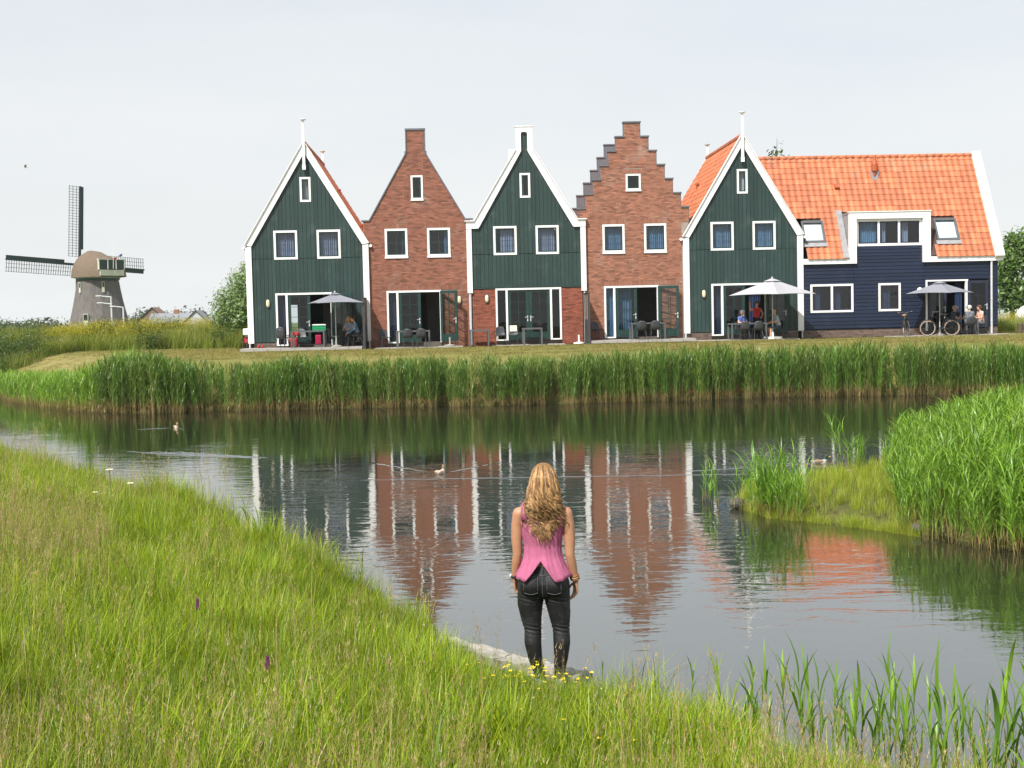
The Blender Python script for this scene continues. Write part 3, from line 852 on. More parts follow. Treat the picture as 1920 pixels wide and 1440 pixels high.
def green_house(name, uc, label, lamp_x=-1.83, curt=('curtain_grey', 'curtain_grey'), side_cur='curtain_deep', ang=R(-10), seed=1):
    h = thing(name, label, 'house', row(uc, 0), ROW_A, 'houses in the waterside row')
    holes = [(-1.44, -.48, 4.17, 5.37), (.5, 1.46, 4.17, 5.37), (-.19, .19, 6.74, 7.75), (-1.5, 1.06, .0, 2.6)]
    top = slope_top(2.58, H_IN, 8.95)
    mb = MB(); wall_mesh(mb, -2.58, 2.58, .38, top, holes, .001, .12, (0.0,)); mb.build('wall', M['green_joint'], h)
    planks_vertical(h, -2.5, 2.5, .40, slope_top(2.5, H_IN + .03, APX_IN + .02), holes, M['green_paint'], split=4.16)
    for pa, pb in ((-2.52, -1.5), (1.06, 2.52)):
        mb = MB(); mb.box(pa, pb, .03, .14, .0, .37); mb.build('plinth', M['mortar'], h)
    brickwork(h, .01, .37, lambda z: (-2.5, 2.5), [(-1.5, 1.06, -.1, .5)], M['brick_plinth'], y=.03, seed=seed)
    window(h, -1.49, -.43, 4.12, 5.42, curtain=curt[0], side=1, cov=1)
    window(h, .45, 1.51, 4.12, 5.42, curtain=curt[1], cov=1)
    window(h, -.245, .245, 6.69, 7.80, curtain='blind_white', frame_w=.09, bars=False)
    door_set(h, -1.49, True, ang, side_cur)
    wall_lamp(h, lamp_x, 2.15)
    barge(h, 2.78, 2.49, H_EAVE, H_IN, APX, APX_IN, -.13, -.035)
    for s in (-1, 1):
        mb = MB(); mb.box(min(s * 2.5, s * 2.765), max(s * 2.5, s * 2.765), -.10, .05, .36, H_IN - .0); mb.build('corner_board', M['white_paint'], h)
        mb = MB(); mb.tube([(s * 2.86, -.10, H_EAVE - .12), (s * 2.86, 7.9, H_EAVE - .12)], .07, 8); mb.build('gutter', M['white_paint'], h)
        mb = MB(); mb.tube([(s * 2.70, -.06, .36), (s * 2.70, -.06, .02)], .04, 8); mb.build('downpipe', M['pale_metal'], h)
    finial(h, -.19, 10.37, 8.11)
    shell(h, 2.58, 4.86, 9.30, 8.0, 'green_joint', [(-2.05, -1.5, .3, 2.15)])
    gable_roof(h, 2.74, 4.80, 9.28, -.02, 8.05, True, seed)
    mb = MB(); mb.box(-.055, .055, 8.0, 8.1, 8.1, 9.95); mb.lathe([(.05, -.1), (.14, -.03), (.15, 0)], 10, (0, 8.05, 10.0)); mb.build('finial', M['white_paint'], h)
    mb = MB()
    for s in (-1, 1):
        q = [(s * 2.49, H_IN), (s * 2.78, H_EAVE), (0, APX), (0, APX_IN)]
        if s > 0: q = q[::-1]
        mb.prism(q[::-1], 8.06, 8.13)
    mb.build('rear_bargeboard', M['white_paint'], h)
    return h

# ------------------------------------------------------------------ first green house
h1 = green_house('timber_house', -9.13, 'dark green timber house with sharp gable, nearest the round tree', seed=11)
mb = MB()
mb.lathe([(.07, 0), (.07, .34), (.10, .36), (.10, .44), (.05, .46)], 10, (2.35, 2.0, 5.35)); mb.build('vent_pipe', M['clay_dark'], h1)
mb = MB(); mb.lathe([(.06, 0), (.06, .2), (.09, .22), (.09, .28)], 10, (1.25, 3.0, 7.25)); mb.build('vent_pipe', M['clay_dark'], h1)

# ------------------------------------------------------------------ second: brick neck gable
def brick_house_windows(h, top_win, sill=True, curt=None, cov=.3):
    window(h, -1.49, -.47, 4.08, 5.41, y=-.03, sill=True, curtain=curt[0] if curt else None, cov=cov, side=1)
    window(h, .43, 1.47, 4.08, 5.41, y=-.03, sill=True, curtain=curt[1] if curt else None, cov=cov, side=1)
    window(h, *top_win, y=-.03, sill=True, frame_w=.08, bars=False)

h2 = thing('brick_house', 'red brick house whose gable rises to a narrow brick neck', 'house', row(-4.13, .06), ROW_A, 'houses in the waterside row')
def neck_span(z):
    if z < 5.78: return (-2.44, 2.38) if z < 5.5 else (-2.44, 2.38)
    if z < 8.78:
        w = 2.15 - (2.15 - .45) * (z - 5.78) / 3.0; return (-w, w + .03)
    return (-.385, .385)
def neck_top(x):
    a = abs(x)
    if a < .40: return 9.82
    if a < 2.15: return 5.78 + 3.0 * (2.15 - a) / 1.70
    return 5.76
holes = [(-1.42, -.54, 4.18, 5.35), (.5, 1.4, 4.18, 5.35), (-.20, .24, 6.74, 7.72), (-1.46, 1.04, 0, 2.6)]
mb = MB(); wall_mesh(mb, -2.45, 2.4, .0, neck_top, holes, .001, .22, (-2.15, -.40, 0, .40, 2.15)); mb.build('wall', M['mortar'], h2)
bh = [(-1.49, -.47, 4.08, 5.41), (.43, 1.47, 4.08, 5.41), (-.25, .29, 6.66, 7.79), (-1.49, 1.06, -.1, 2.6)]
brickwork(h2, .02, 9.80, neck_span, bh, M['brick_red'], seed=2, lintels=[(-1.56, -.40, 5.42), (.36, 1.54, 5.42), (-.30, .34, 7.80), (-1.55, 1.95, 2.61)])
brick_house_windows(h2, (-.25, .29, 6.66, 7.79), curt=('curtain_deep', 'curtain_blue'), cov=.22)
door_set(h2, -1.48, True, R(-38), 'curtain_deep', jamb=.92)
wall_lamp(h2, 1.82, 2.13)
mb = MB()
mb.box(-.46, .46, -.06, .26, 9.82, 9.90)
for s in (-1, 1):
    mb.box(min(s * .40, s * .45), max(s * .40, s * .45), -.05, .25, 8.80, 9.82)
    mb.beam((s * 2.17, .10, 5.80), (s * .42, .10, 8.83), .32, .05)
    mb.box(min(s * .42, s * .50), max(s * .42, s * .50), -.05, .25, 8.72, 8.88)
    mb.box(min(s * 2.14, s * 2.53), max(s * 2.14, s * 2.53), -.06, .28, 5.76, 5.82)
mb.build('coping', M['coping'], h2)
shell(h2, 2.40, 4.9, 8.6, 8.0, 'mortar', [])
gable_roof(h2, 2.42, 4.7, 8.55, .24, 7.9, True, 21)
mb = MB(); mb.tube([(2.33, -.09, .05), (2.33, -.09, 2.5)], .045, 8); mb.box(2.28, 2.38, -.05, .0, 1.2, 1.24); mb.build('downpipe', M['pale_metal'], h2)

# ------------------------------------------------------------------ third: green timber over brick, white chimney-shaped gable
h3 = thing('timber_house', 'dark green gabled house with a red brick ground floor and closed double doors', 'house', row(.79, 0), ROW_A, 'houses in the waterside row')
hx = 2.5
def h3_top(x, o=0.0):
    a = abs(x)
    if a < .145 + o: return 9.63 + o * 1.1
    if a < .145 + o + 1e-9: return 8.78
    if a < 2.16: return 5.33 + (8.78 - 5.33) * (2.16 - a) / (2.16 - .145)
    return 5.33
holes = [(-1.44, -.48, 4.17, 5.37), (.48, 1.44, 4.17, 5.37), (-.19, .19, 6.74, 7.75), (-1.43, 1.53, 0, 2.6)]
mb = MB(); wall_mesh(mb, -2.58, 2.58, .0, lambda x: min(h3_top(x), 9.6), holes, .001, .12, (-2.16, -.145, 0, .145, 2.16)); mb.build('wall', M['green_joint'], h3)
planks_vertical(h3, -2.47, 2.47, 2.66, h3_top, holes, M['green_paint'], split=4.16)
mb = MB(); mb.box(-2.47, 2.47, -.05, -.0, 2.60, 2.655); mb.build('drip_board', M['green_paint'], h3)
brickwork(h3, .02, 2.58, lambda z: (-2.50, 2.52), [(-1.45, 1.55, -.1, 2.6)], M['brick_deep'], seed=3)
window(h3, -1.49, -.43, 4.12, 5.42, curtain='curtain_grey', cov=.75, side=1)
window(h3, .44, 1.49, 4.12, 5.42, curtain='curtain_grey', cov=.9)
window(h3, -.24, .24, 6.69, 7.80, frame_w=.09, bars=False, curtain='blind_white', cov=.3)
# double doors, both closed, with a sidelight on each side
mb = MB()
for a, b in ((-1.45, -1.37), (-.99, -.90), (1.03, 1.12), (1.47, 1.55)): mb.box(a, b, -.05, .09, .22, 2.52)
mb.box(-1.45, 1.55, -.05, .09, 2.52, 2.60); mb.box(-1.37, -.99, -.04, .08, .22, .28); mb.box(1.12, 1.47, -.04, .08, .22, .28)
fr = mb.build('door_frame', M['white_paint'], h3)
for a, b in ((-1.37, -.99), (1.12, 1.47)):
    m2 = MB(); m2.face([(a, .015, .28), (b, .015, .28), (b, .015, 2.52), (a, .015, 2.52)]); m2.build('pane', M['glass_door'], fr)
door_leaf(h3, (-.89, .02), .95, ang=0); door_leaf(h3, (1.02, .02), .95, ang=0, flip=-1)
wall_lamp(h3, -1.85, 2.15)
for s in (-1, 1):
    q = [(s * .145, 9.66), (s * .145, 8.78), (s * 2.16, 5.33), (s * 2.47, 5.33), (s * 2.72, 5.33), (s * 2.72, 5.65), (s * 2.36, 5.65), (s * .42, 8.86), (s * .37, 9.66)]
    mb = MB()
    mb.prism([(s * .145, 8.79), (s * .145, 9.64), (s * .37, 9.64), (s * .37, 8.87)][::s], -.13, -.035)
    mb.prism([(s * 2.16, 5.33), (s * .145, 8.785), (s * .37, 8.865), (s * 2.34, 5.655)][::s], -.131, -.034)
    mb.prism([(s * 2.17, 5.33), (s * 2.35, 5.655), (s * 2.72, 5.655), (s * 2.72, 5.33)][::s], -.130, -.035)
    o = mb.build('bargeboard', M['white_paint'], h3)
    m2 = MB(); m2.beam((s * 2.36, -.1, 5.68), (s * .40, -.1, 8.88), .20, .03); m2.box(min(s * 2.34, s * 2.78), max(s * 2.34, s * 2.78), -.2, 0, 5.658, 5.70); m2.build('edge_strip', M['white_paint'], o)
    mb = MB(); mb.box(min(s * 2.48, s * 2.715), max(s * 2.48, s * 2.715), -.11, .04, 2.42, 5.328); mb.build('corner_board', M['white_paint'], h3)
    mb = MB(); mb.tube([(s * 2.62, -.04, .05), (s * 2.62, -.04, 2.42)], .042, 8); mb.build('downpipe', M['pale_metal'], h3)
mb = MB(); mb.box(-.37, .37, -.132, .10, 9.642, 9.87); mb.box(-.42, .42, -.16, .12, 9.872, 9.91); mb.box(-.36, -.15, -.03, .1, 8.9, 9.64); mb.box(.15, .36, -.03, .1, 8.9, 9.64); mb.build('gable_cap', M['white_paint'], h3)
mb = MB(); mb.box(-.38, .38, 7.9, 8.1, 8.6, 9.9); mb.build('rear_gable_cap', M['white_paint'], h3)
shell(h3, 2.55, 4.9, 8.9, 8.0, 'green_joint', [])
gable_roof(h3, 2.68, 4.75, 8.85, -.02, 7.95, True, 31)
mb = MB(); mb.lathe([(.055, 0), (.055, .28), (.085, .30), (.085, .42), (.03, .5)], 10, (-2.05, 2.2, 5.75)); mb.build('vent_pipe', M['clay_dark'], h3)

# ------------------------------------------------------------------ fourth: stepped brick gable
h4 = thing('brick_house', 'red brick house with a stepped gable', 'house', row(5.72, .06), ROW_A, 'houses in the waterside row')
STEPS = [(2.54, 6.15), (2.185, 6.79), (1.825, 7.44), (1.46, 8.08), (1.09, 8.72), (.735, 9.37), (.365, 10.02)]
def step_span(z):
    if z < 5.45: return (-2.19, 2.20)
    for hw_, zt in STEPS:
        if z < zt - .045: return (-hw_, hw_)
    return (0, 0)
def step_top(x):
    a = abs(x)
    for hw_, zt in reversed(STEPS):
        if a < hw_: return zt - .03
    return 5.4
holes = [(-1.36, -.50, 4.18, 5.35), (.55, 1.43, 4.18, 5.35), (-.24, .28, 7.0, 7.6), (-1.38, 1.10, 0, 2.6)]
bh = [(-1.43, -.42, 4.08, 5.41), (.48, 1.50, 4.08, 5.41), (-.32, .36, 6.90, 7.68), (-1.41, 1.12, -.1, 2.6)]
mb = MB(); wall_mesh(mb, -2.535, 2.535, .0, step_top, holes, .001, .24, [s * w for w, _ in STEPS for s in (-1, 1)]); mb.build('wall', M['mortar'], h4)
brickwork(h4, .02, 10.0, step_span, bh, M['brick_pink'], seed=4, lintels=[(-1.50, -.36, 5.42), (.42, 1.57, 5.42), (-.38, .42, 7.69), (-1.48, 1.95, 2.61)])
window(h4, -1.43, -.42, 4.08, 5.41, y=-.03, sill=True, curtain='curtain_blue', cov=1)
window(h4, .48, 1.50, 4.08, 5.41, y=-.03, sill=True, curtain='curtain_blue', cov=1)
window(h4, -.32, .36, 6.90, 7.68, y=-.03, sill=True, frame_w=.08, bars=False)
door_set(h4, -1.41, True, R(-14), 'curtain_blue', jamb=1.02, leaf_x=(-.89, .10))
curtain_mesh(-.8, -.1, .35, .25, 2.5, 6).build('curtain', M['curtain_blue'], h4)
def step_coping(y0, y1, nm):
    mb = MB()
    for i, (hw_, zt) in enumerate(STEPS):
        nxt = STEPS[i + 1][0] if i + 1 < len(STEPS) else 0
        for s in (-1, 1):
            a, b_ = s * (nxt - .0), s * (hw_ + .05)
            mb.box(min(a, b_), max(a, b_), y0 - .04, y1 + .04, zt - .03 + i * .0005, zt + .035)
            lo = STEPS[i - 1][1] + .036 if i else 5.45
            mb.box(min(s * (hw_ + .001), s * (hw_ + .026)), max(s * (hw_ + .001), s * (hw_ + .026)), y0 + .02, y1 + .02, lo, zt - .031)
    return mb.build(nm, M['coping'], h4)
step_coping(-.02, .25, 'coping')
mb = MB(); wall_mesh(mb, -2.535, 2.535, 4.0, step_top, [], 7.7, 7.95, [s * w for w, _ in STEPS for s in (-1, 1)]); mb.build('rear_gable', M['coping'], h4)
step_coping(7.7, 7.95, 'rear_coping')
shell(h4, 2.40, 4.9, 8.8, 7.7, 'mortar', [(.38, .95, .5, 2.15)])
gable_roof(h4, 2.42, 4.8, 9.0, .26, 7.69, True, 41)

# ------------------------------------------------------------------ fifth: green house beside the blue one
h5 = green_house('timber_house', 10.735, 'dark green timber house with sharp gable, joined to the blue house', lamp_x=-1.845, curt=('curtain_blue', 'curtain_blue'), seed=51)
curtain_mesh(.30, .90, .30, .25, 2.5, 5).build('curtain', M['curtain_deep'], h5)
mb = MB(); mb.lathe([(.07, 0), (.07, .2), (.1, .22), (.1, .3)], 10, (-1.2, 4.6, 7.35)); mb.build('vent_pipe', M['clay_dark'], h5)

# ------------------------------------------------------------------ the blue house
UB = 18.0
hb = thing('timber_house', 'dark blue weatherboarded house with orange tiled roof and white framed dormer', 'house', row(UB, 0), ROW_A, 'houses in the waterside row')
X0, X1 = -4.48, 4.61
EZ = 3.42      # eaves underside
bl_holes = [(-4.12, -2.22, 1.22, 2.42), (-.95, .0, 1.22, 2.41), (1.2, 4.14, 0, 2.56), (-1.98, 1.02, 4.32, 5.36)]
topf = lambda x: 5.40 if -2.03 < x < 1.06 else EZ + .2
mb = MB(); wall_mesh(mb, X0, X1, .36, topf, bl_holes, .001, .12, (-2.03, 1.06)); mb.build('wall', M['blue_joint'], hb)
planks_horizontal(hb, X0, X1, .42, EZ, [h for h in bl_holes if h[3] < 4], M['blue_paint'], joints=(-2.12, 1.12))
planks_horizontal(hb, -2.02, 1.05, EZ + .003, 4.17, [], M['blue_paint'])
for pa, pb in ((X0, 1.2), (4.14, X1)):
    mb = MB(); mb.box(pa, pb, .03, .14, .0, .40); mb.build('plinth', M['mortar'], hb)
brickwork(hb, .01, .40, lambda z: (X0, X1), [(1.2, 4.14, -.1, .5)], M['brick_plinth'], y=.03, seed=61)
window(hb, -4.17, -2.17, 1.17, 2.47, lights=2, sash='blue_door', curtain='curtain_deep', cov=.5, bars=False)
window(hb, -1.0, .04, 1.17, 2.46, sash='blue_door', curtain='curtain_deep', cov=.6)
window(hb, -2.02, 1.05, 4.18, 5.41, y=-.02, lights=3, sash='blue_door', curtain=('curtain_blue', 'curtain_grey', 'curtain_grey'), cov=(1, .4, .5), frame_w=.11, bars=False)
# fascia: eaves, dormer sides, dormer head
mb = MB()
mb.box(X0, -2.38, -.16, .0, EZ - .03, EZ + .22); mb.box(1.42, 4.81, -.16, .0, EZ - .03, EZ + .22)
mb.box(-2.379, -2.03, -.161, .0, EZ - .031, 5.72); mb.box(1.06, 1.419, -.161, .0, EZ - .031, 5.72)
mb.box(-2.03, 1.06, -.162, .0, 5.42, 5.721)
mb.box(-2.42, 1.46, -.20, .02, 5.722, 5.76)
mb.build('fascia', M['white_paint'], hb)
# roof: 62 degrees, ridge 2.65 m behind the facade
RY, RZ = 2.55, 8.55
E0 = (-.20, EZ + .16)
sl = math.hypot(RY - E0[0], RZ - E0[1]); ey = Vector((0, (RY - E0[0]) / sl, (RZ - E0[1]) / sl)); nrm = Vector((0, -ey.z, ey.y))
RX0, RX1 = -5.9, 4.40
mb = MB()
def roof_slab(xa, xb, sa, sb):
    p = lambda s_, d: (E0[0] + ey.y * s_ - nrm.y * d, E0[1] + ey.z * s_ - nrm.z * d)
    q = [p(sa, .02), p(sb, .02), p(sb, .14), p(sa, .14)]
    i0 = len(mb.v)
    for x in (xa, xb): mb.v.extend([(x, a, b_) for a, b_ in q])
    for f in ((0, 1, 2, 3), (7, 6, 5, 4), (0, 4, 5, 1), (1, 5, 6, 2), (2, 6, 7, 3), (3, 7, 4, 0)):
        mb.f.append(tuple(i0 + k for k in f)); mb.m.append(0); mb.t.append(0.0)
DS = (5.76 - E0[1]) / ey.z        # slope distance at the dormer's top
roof_slab(X0 + .25, -2.38, .15, DS); roof_slab(1.42, RX1, .15, DS); roof_slab(-6.3, RX1, DS, sl)
mb.face([(-6.3, RY, RZ - .02), (RX1, RY, RZ - .02), (RX1, RY + 2.7, EZ + .2), (-6.3, RY + 2.7, EZ + .2)])
rfb = mb.build('roof', M['roof_under'], hb)
variants = [pantile_mesh(.30, .362, random.uniform(-1, 1)).mesh('roof_tile', M['clay_tile'], True) for _ in range(12)]
rot_t = Matrix(((1, 0, 0), (0, ey.y, nrm.y), (0, ey.z, nrm.z))).to_euler()
spots = []
SKY1, SKY2 = (-4.40, -3.34), (1.83, 2.93)
for r_ in range(int(sl / .3166) + 1):
    for c_ in range(35):
        x = RX1 - .31 - c_ * .30; s_ = r_ * .3166 + .02; zc = E0[1] + ey.z * (s_ + .15)
        yy = E0[0] + ey.y * (s_ + .15)
        # hidden by / cut away for the green house's own roof
        g = 10.735 - UB + 2.78 - (zc - 4.78) * 2.78 / 4.6 if zc > 4.78 else 10.735 - UB + 2.78
        if x + .1 < g: continue
        if zc < 5.80 and x + .30 > -2.42 and x < 1.44: continue
        skip = False
        for a, b_ in (SKY1, SKY2):
            if x + .22 > a and x + .08 < b_ and 4.28 < zc < 5.42: skip = True
        if skip: continue
        spots.append((x, s_))
spots.sort(key=lambda q: q[1])
rest = MB()
for i, (x, s_) in enumerate(spots):
    p = Vector((x, E0[0], E0[1])) + ey * (s_ + random.gauss(0, .002))
    if i < 300:
        link('roof_tile', random.choice(variants), rfb, p, (rot_t.x, rot_t.y + random.gauss(0, .004), rot_t.z))
    else:
        tn = random.gauss(0, .5); b0 = pantile_mesh(.30, .362, tn)
        i0 = len(rest.v); ex = Vector((1, 0, 0))
        rest.v.extend([tuple(p + ex * v[0] + ey * v[1] + nrm * v[2]) for v in b0.v]); rest.f.extend([tuple(i0 + k for k in f) for f in b0.f]); rest.m.extend(b0.m); rest.t.extend(b0.t)
tag(rest.build('roof_tile', M['clay_tile'], rfb, smooth=True), kind='stuff')
n = 30
for i in range(n):
    xa = -6.3 + (RX1 + 6.3) * i / n
    mb = MB(); mb.tube([(xa, RY, RZ + .0), (xa + (RX1 + 6.3) / n + .03, RY, RZ - .01)], [.115, .105], 8, 0, random.uniform(-.8, .8)); mb.build('ridge_tile', M['clay_tile'], rfb, smooth=True)
# end verge board and gable wall
mb = MB()
i0 = len(mb.v)
pv = lambda s_, d: (E0[0] + ey.y * s_ + nrm.y * d, E0[1] + ey.z * s_ + nrm.z * d)
q = [pv(-.05, -.2), pv(sl + .10, -.2), pv(sl + .10, .17), pv(-.05, .17)]
for x in (RX1 + .0, RX1 + .40): mb.v.extend([(x, a, b_) for a, b_ in q])
for f in ((0, 1, 2, 3), (7, 6, 5, 4), (0, 4, 5, 1), (1, 5, 6, 2), (2, 6, 7, 3), (3, 7, 4, 0)):
    mb.f.append(tuple(i0 + k for k in f)); mb.m.append(0); mb.t.append(0.0)
mb.build('bargeboard', M['white_paint'], hb)
mb = MB()
mb.v.extend([(X1 - .1, .125, .0), (X1 - .1, 5.2, .0), (X1 - .1, 5.2, EZ), (X1 - .1, RY, RZ - .2), (X1 - .1, .125, EZ), (X1, .125, .0), (X1, 5.2, .0), (X1, 5.2, EZ), (X1, RY, RZ - .2), (X1, .125, EZ)])
mb.f.extend([(4, 3, 2, 1, 0), (5, 6, 7, 8, 9)]); mb.f.extend([(k, (k + 1) % 5, (k + 1) % 5 + 5, k + 5) for k in range(5)]); mb.m.extend([0] * 7); mb.t.extend([0.0] * 7)
mb.build('side_wall', M['blue_joint'], hb)
mb = MB(); mb.box(X0, X1 - .11, 5.05, 5.2, 0, EZ); mb.build('rear_wall', M['blue_joint'], hb)
mb = MB(); mb.box(X0, X1 - .12, .13, 5.04, .0, .24); mb.build('floor', M['interior_floor'], hb)
mb = MB(); mb.box(X0, X1 - .12, .13, 5.04, 2.7, 2.9); mb.build('ceiling', M['interior'], hb)
# dormer roof and cheeks
mb = MB(); yt = E0[0] + ey.y * DS + .15
mb.box(-2.38, 1.42, .0, yt + .2, 5.66, 5.72)
for x in (-2.36, 1.34): mb.prism([(x, EZ + .3), (x + .06, EZ + .3), (x + .06, 5.65), (x, 5.65)], .01, yt)
mb.build('dormer', M['lead'], hb)
mb = MB(); p0 = Vector((-2.52, E0[0], E0[1])) + ey * .05 + nrm * .05
mb.beam(p0, p0 + ey * (DS + .1), .28, .03); mb.build('flashing', M['lead'], hb)
def skylight(xa, xb, za, zb):
    s0 = (za - E0[1]) / ey.z; s1 = (zb - E0[1]) / ey.z
    o = Vector((xa, E0[0], E0[1])) + ey * s0 + nrm * .03
    mb = MB(); w, l_ = xb - xa, s1 - s0
    # local x across, y up the slope, z off the slope
    mb.box(0, .085, 0, l_, 0, .09); mb.box(w - .085, w, 0, l_, 0, .09); mb.box(.085, w - .085, l_ - .10, l_, 0, .09); mb.box(.085, w - .085, 0, .10, 0, .085)
    f = mb.build('skylight', M['grey_metal'], hb, loc=o, rot=rot_t)
    m2 = MB(); m2.face([(.085, .10, .05), (w - .085, .10, .05), (w - .085, l_ - .10, .05), (.085, l_ - .10, .05)]); m2.build('pane', M['glass'], f)
    m3 = MB(); m3.box(.087, w - .087, .12, l_ - .12, -.03, -.02); m3.build('blind', M['blind_white'], f)
    m4 = MB(); m4.box(-.06, w + .06, -.22, -.002, .02, .06); m4.build('apron', M['lead'], f)
skylight(-4.38, -3.36, 4.36, 5.38); skylight(1.85, 2.91, 4.36, 5.38)
# flue with its lead saddle, small vent tile
p = Vector((-.50, E0[0], E0[1])) + ey * ((7.55 - E0[1]) / ey.z)
mb = MB(); mb.tube([p + nrm * .05, p + Vector((0, -.08, .25))], [.10, .10], 10); mb.tube([p + Vector((0, -.08, .25)), p + Vector((0, -.08, .55))], [.15, .15], 10); mb.tube([p + Vector((0, -.08, .55)), p + Vector((0, -.08, .78)), p + Vector((0, -.08, .95))], [.16, .08, .05], 10); mb.build('flue', M['clay_dark'], hb)
mb = MB(); mb.face([p + Vector((-.22, 0, .2)) + nrm * .09, p + Vector((-.08, 0, -.28)) - ey * .1 + nrm * .09, p + Vector((.08, 0, -.28)) - ey * .1 + nrm * .09, p + Vector((.22, 0, .2)) + nrm * .09][::-1])
fl = mb.build('flashing', M['lead'], hb); md = fl.modifiers.new('thick', 'SOLIDIFY'); md.thickness = .015
p = Vector((-2.4, E0[0], E0[1])) + ey * ((7.02 - E0[1]) / ey.z)
mb = MB(); mb.box(-.10, .10, -.08, .12, .03, .17); mb.build('vent_tile', M['clay_dark'], hb, loc=p, rot=rot_t)
# doors
mb = MB(); mb.box(1.21, 1.29, -.05, .09, .22, 2.56); mb.box(1.29, 3.2, -.05, .09, 2.49, 2.56); mb.box(3.08, 3.17, -.05, .09, .22, 2.49)
fr = mb.build('door_frame', M['white_paint'], hb)
door_leaf(hb, (1.30, .02), .90, z1=2.48, mt='blue_door')
curtain_mesh(2.72, 3.06, .35, .25, 2.45, 3).build('curtain', M['curtain_deep'], hb)
door_leaf(hb, (3.18, -.06), .93, z0=.34, z1=2.5, ang=R(-3), mt='blue_door', rows=3)
mb = MB(); mb.tube([(4.28, -.09, .04), (4.28, -.09, EZ - .12), (4.28, -.12, EZ)], .05, 10)
for z in (.6, 1.6, 2.6): mb.tube([(4.28, -.09, z), (4.28, -.09, z + .05)], .06, 10)
mb.build('downpipe', M['pale_metal'], hb)
mb = MB(); mb.tube([(.88, -.03, 2.1), (.88, -.10, 2.1)], .05, 10); o = mb.build('wall_lamp', M['dark_metal'], hb)
mb = MB(); mb.ball((.88, -.19, 2.1), .13, n=14); mb.build('globe', M['globe_white'], o, smooth=True)
# ------------------------------------------------------------------ terraces
def slab(u0, u1, w0, w1, ztop, name='terrace'):
    mb = MB(); n = max(1, round((u1 - u0) / .6)); mrow = max(1, round((w1 - w0) / .6))
    o = bpy.data.objects.new(name, None); COL.objects.link(o); o.location = row(0, 0, 0); o.rotation_euler = (0, 0, ROW_A)
    tag(o, kind='structure')
    me = None
    for i in range(n):
        for j in range(mrow):
            a, b_ = u0 + (u1 - u0) * i / n, u0 + (u1 - u0) * (i + 1) / n
            c, d = w0 + (w1 - w0) * j / mrow, w0 + (w1 - w0) * (j + 1) / mrow
            if me is None:
                m2 = MB(); m2.box(.006, b_ - a - .006, .006, d - c - .006, -.12, 0); me = m2.mesh('paving_slab', M['concrete'])
            link('paving_slab', me, o, (a, c, ztop + random.uniform(-.004, .004)))
    return o
slab(-12.0, -6.65, -1.75, -.14, 1.80)
slab(-6.1, -2.2, -1.75, -.12, 1.70)
slab(-.9, 2.4, -1.5, -.12, 1.69)
slab(3.5, 8.2, -1.75, -.12, 1.81)
slab(8.3, 12.9, -1.6, -.14, 1.69)
slab(17.2, 22.8, -1.5, -.14, 1.675)
SL1, SL2, SL3, SL4, SL5, SL6 = 1.805, 1.705, 1.695, 1.815, 1.695, 1.68

# ------------------------------------------------------------------ chairs, tables, parasols, screens
def chair_build(label, mt='chair_plastic', loc=(0, 0, 0), rz=0):
    """a moulded shell chair on four thin legs; it faces -y"""
    t = thing('chair', label, 'chair', loc, rz, 'chairs on the terraces')
    prof = [(-.24, .44), (-.20, .455), (-.10, .445), (.0, .43), (.10, .425), (.17, .435), (.215, .49), (.235, .58), (.25, .68), (.262, .78), (.268, .83)]
    V = []; nx_ = 8
    for k, (y, z) in enumerate(prof):
        hw = .225 if k < 6 else .225 - .012 * (k - 6) ** 1.3
        for i in range(nx_ + 1):
            s = -1 + 2 * i / nx_
            up_ = .035 * abs(s) ** 3 if k < 6 else 0
            fw_ = -.055 * abs(s) ** 2.5 if k >= 5 else 0
            dz = -.05 * abs(s) ** 4 if k == len(prof) - 1 else 0
            V.append((s * hw, y + fw_, z + up_ + dz))
    F = [(k * (nx_ + 1) + i, k * (nx_ + 1) + i + 1, (k + 1) * (nx_ + 1) + i + 1, (k + 1) * (nx_ + 1) + i) for k in range(len(prof) - 1) for i in range(nx_)]
    mb = MB(); mb.v = V; mb.f = F; mb.m = [0] * len(F); mb.t = [0.0] * len(F)
    sh = mb.build('seat_shell', M[mt], t, smooth=True); md = sh.modifiers.new('thickness', 'SOLIDIFY'); md.thickness = .014
    for sx in (-1, 1):
        for p0, p1 in (((sx * .17, -.16, .44), (sx * .22, -.23, 0)), ((sx * .17, .13, .43), (sx * .22, .26, 0))):
            m2 = MB(); m2.tube([p0, p1], .013, 6); m2.build('leg', M['grey_metal'] if mt == 'chair_grey' else M['dark_metal'], t)
    return t
chair0 = chair_build('dark shell chair at the brick wall by the narrow sidelight', loc=row(-5.72, -.62, SL2), rz=ROW_A + R(25))
def chair(u, w, z, rz, label):
    return dup(chair0, row(u, w, z), ROW_A + rz, label)
chair(-10.24, -1.0, SL1, R(160), 'dark stacked chair before the first green house, at the sidelight')
c_ = chair(-10.22, -.98, SL1 + .09, R(162), 'upper chair of the stack before the first green house')
cg = chair_build('pale grey chair behind the table with the green crate', 'chair_grey', row(-9.40, -.62, SL1), ROW_A + R(20))
dup(cg, row(-7.97, -.85, SL1), ROW_A + R(80), 'pale grey chair beside the parasol pole of the first house')
CH_MAN = chair(-6.93, -1.0, SL1, R(-75), 'chair under the man in the blue shirt')
CH_WOM = chair(-7.28, -.72, SL1, R(-20), 'chair under the blonde woman beside the man in blue')
chair(-4.63, -1.62, SL2, R(182), 'dark chair at the second house table, nearer the lone wall chair')
chair(-4.02, -1.62, SL2, R(176), 'dark chair at the second house table, nearer the open door leaf')
chair(-.48, -.75, SL3, R(8), 'empty dark shell chair before the closed double doors')
chair(.08, -.75, SL3, R(-4), 'dark shell chair with a cream cloth over its back')
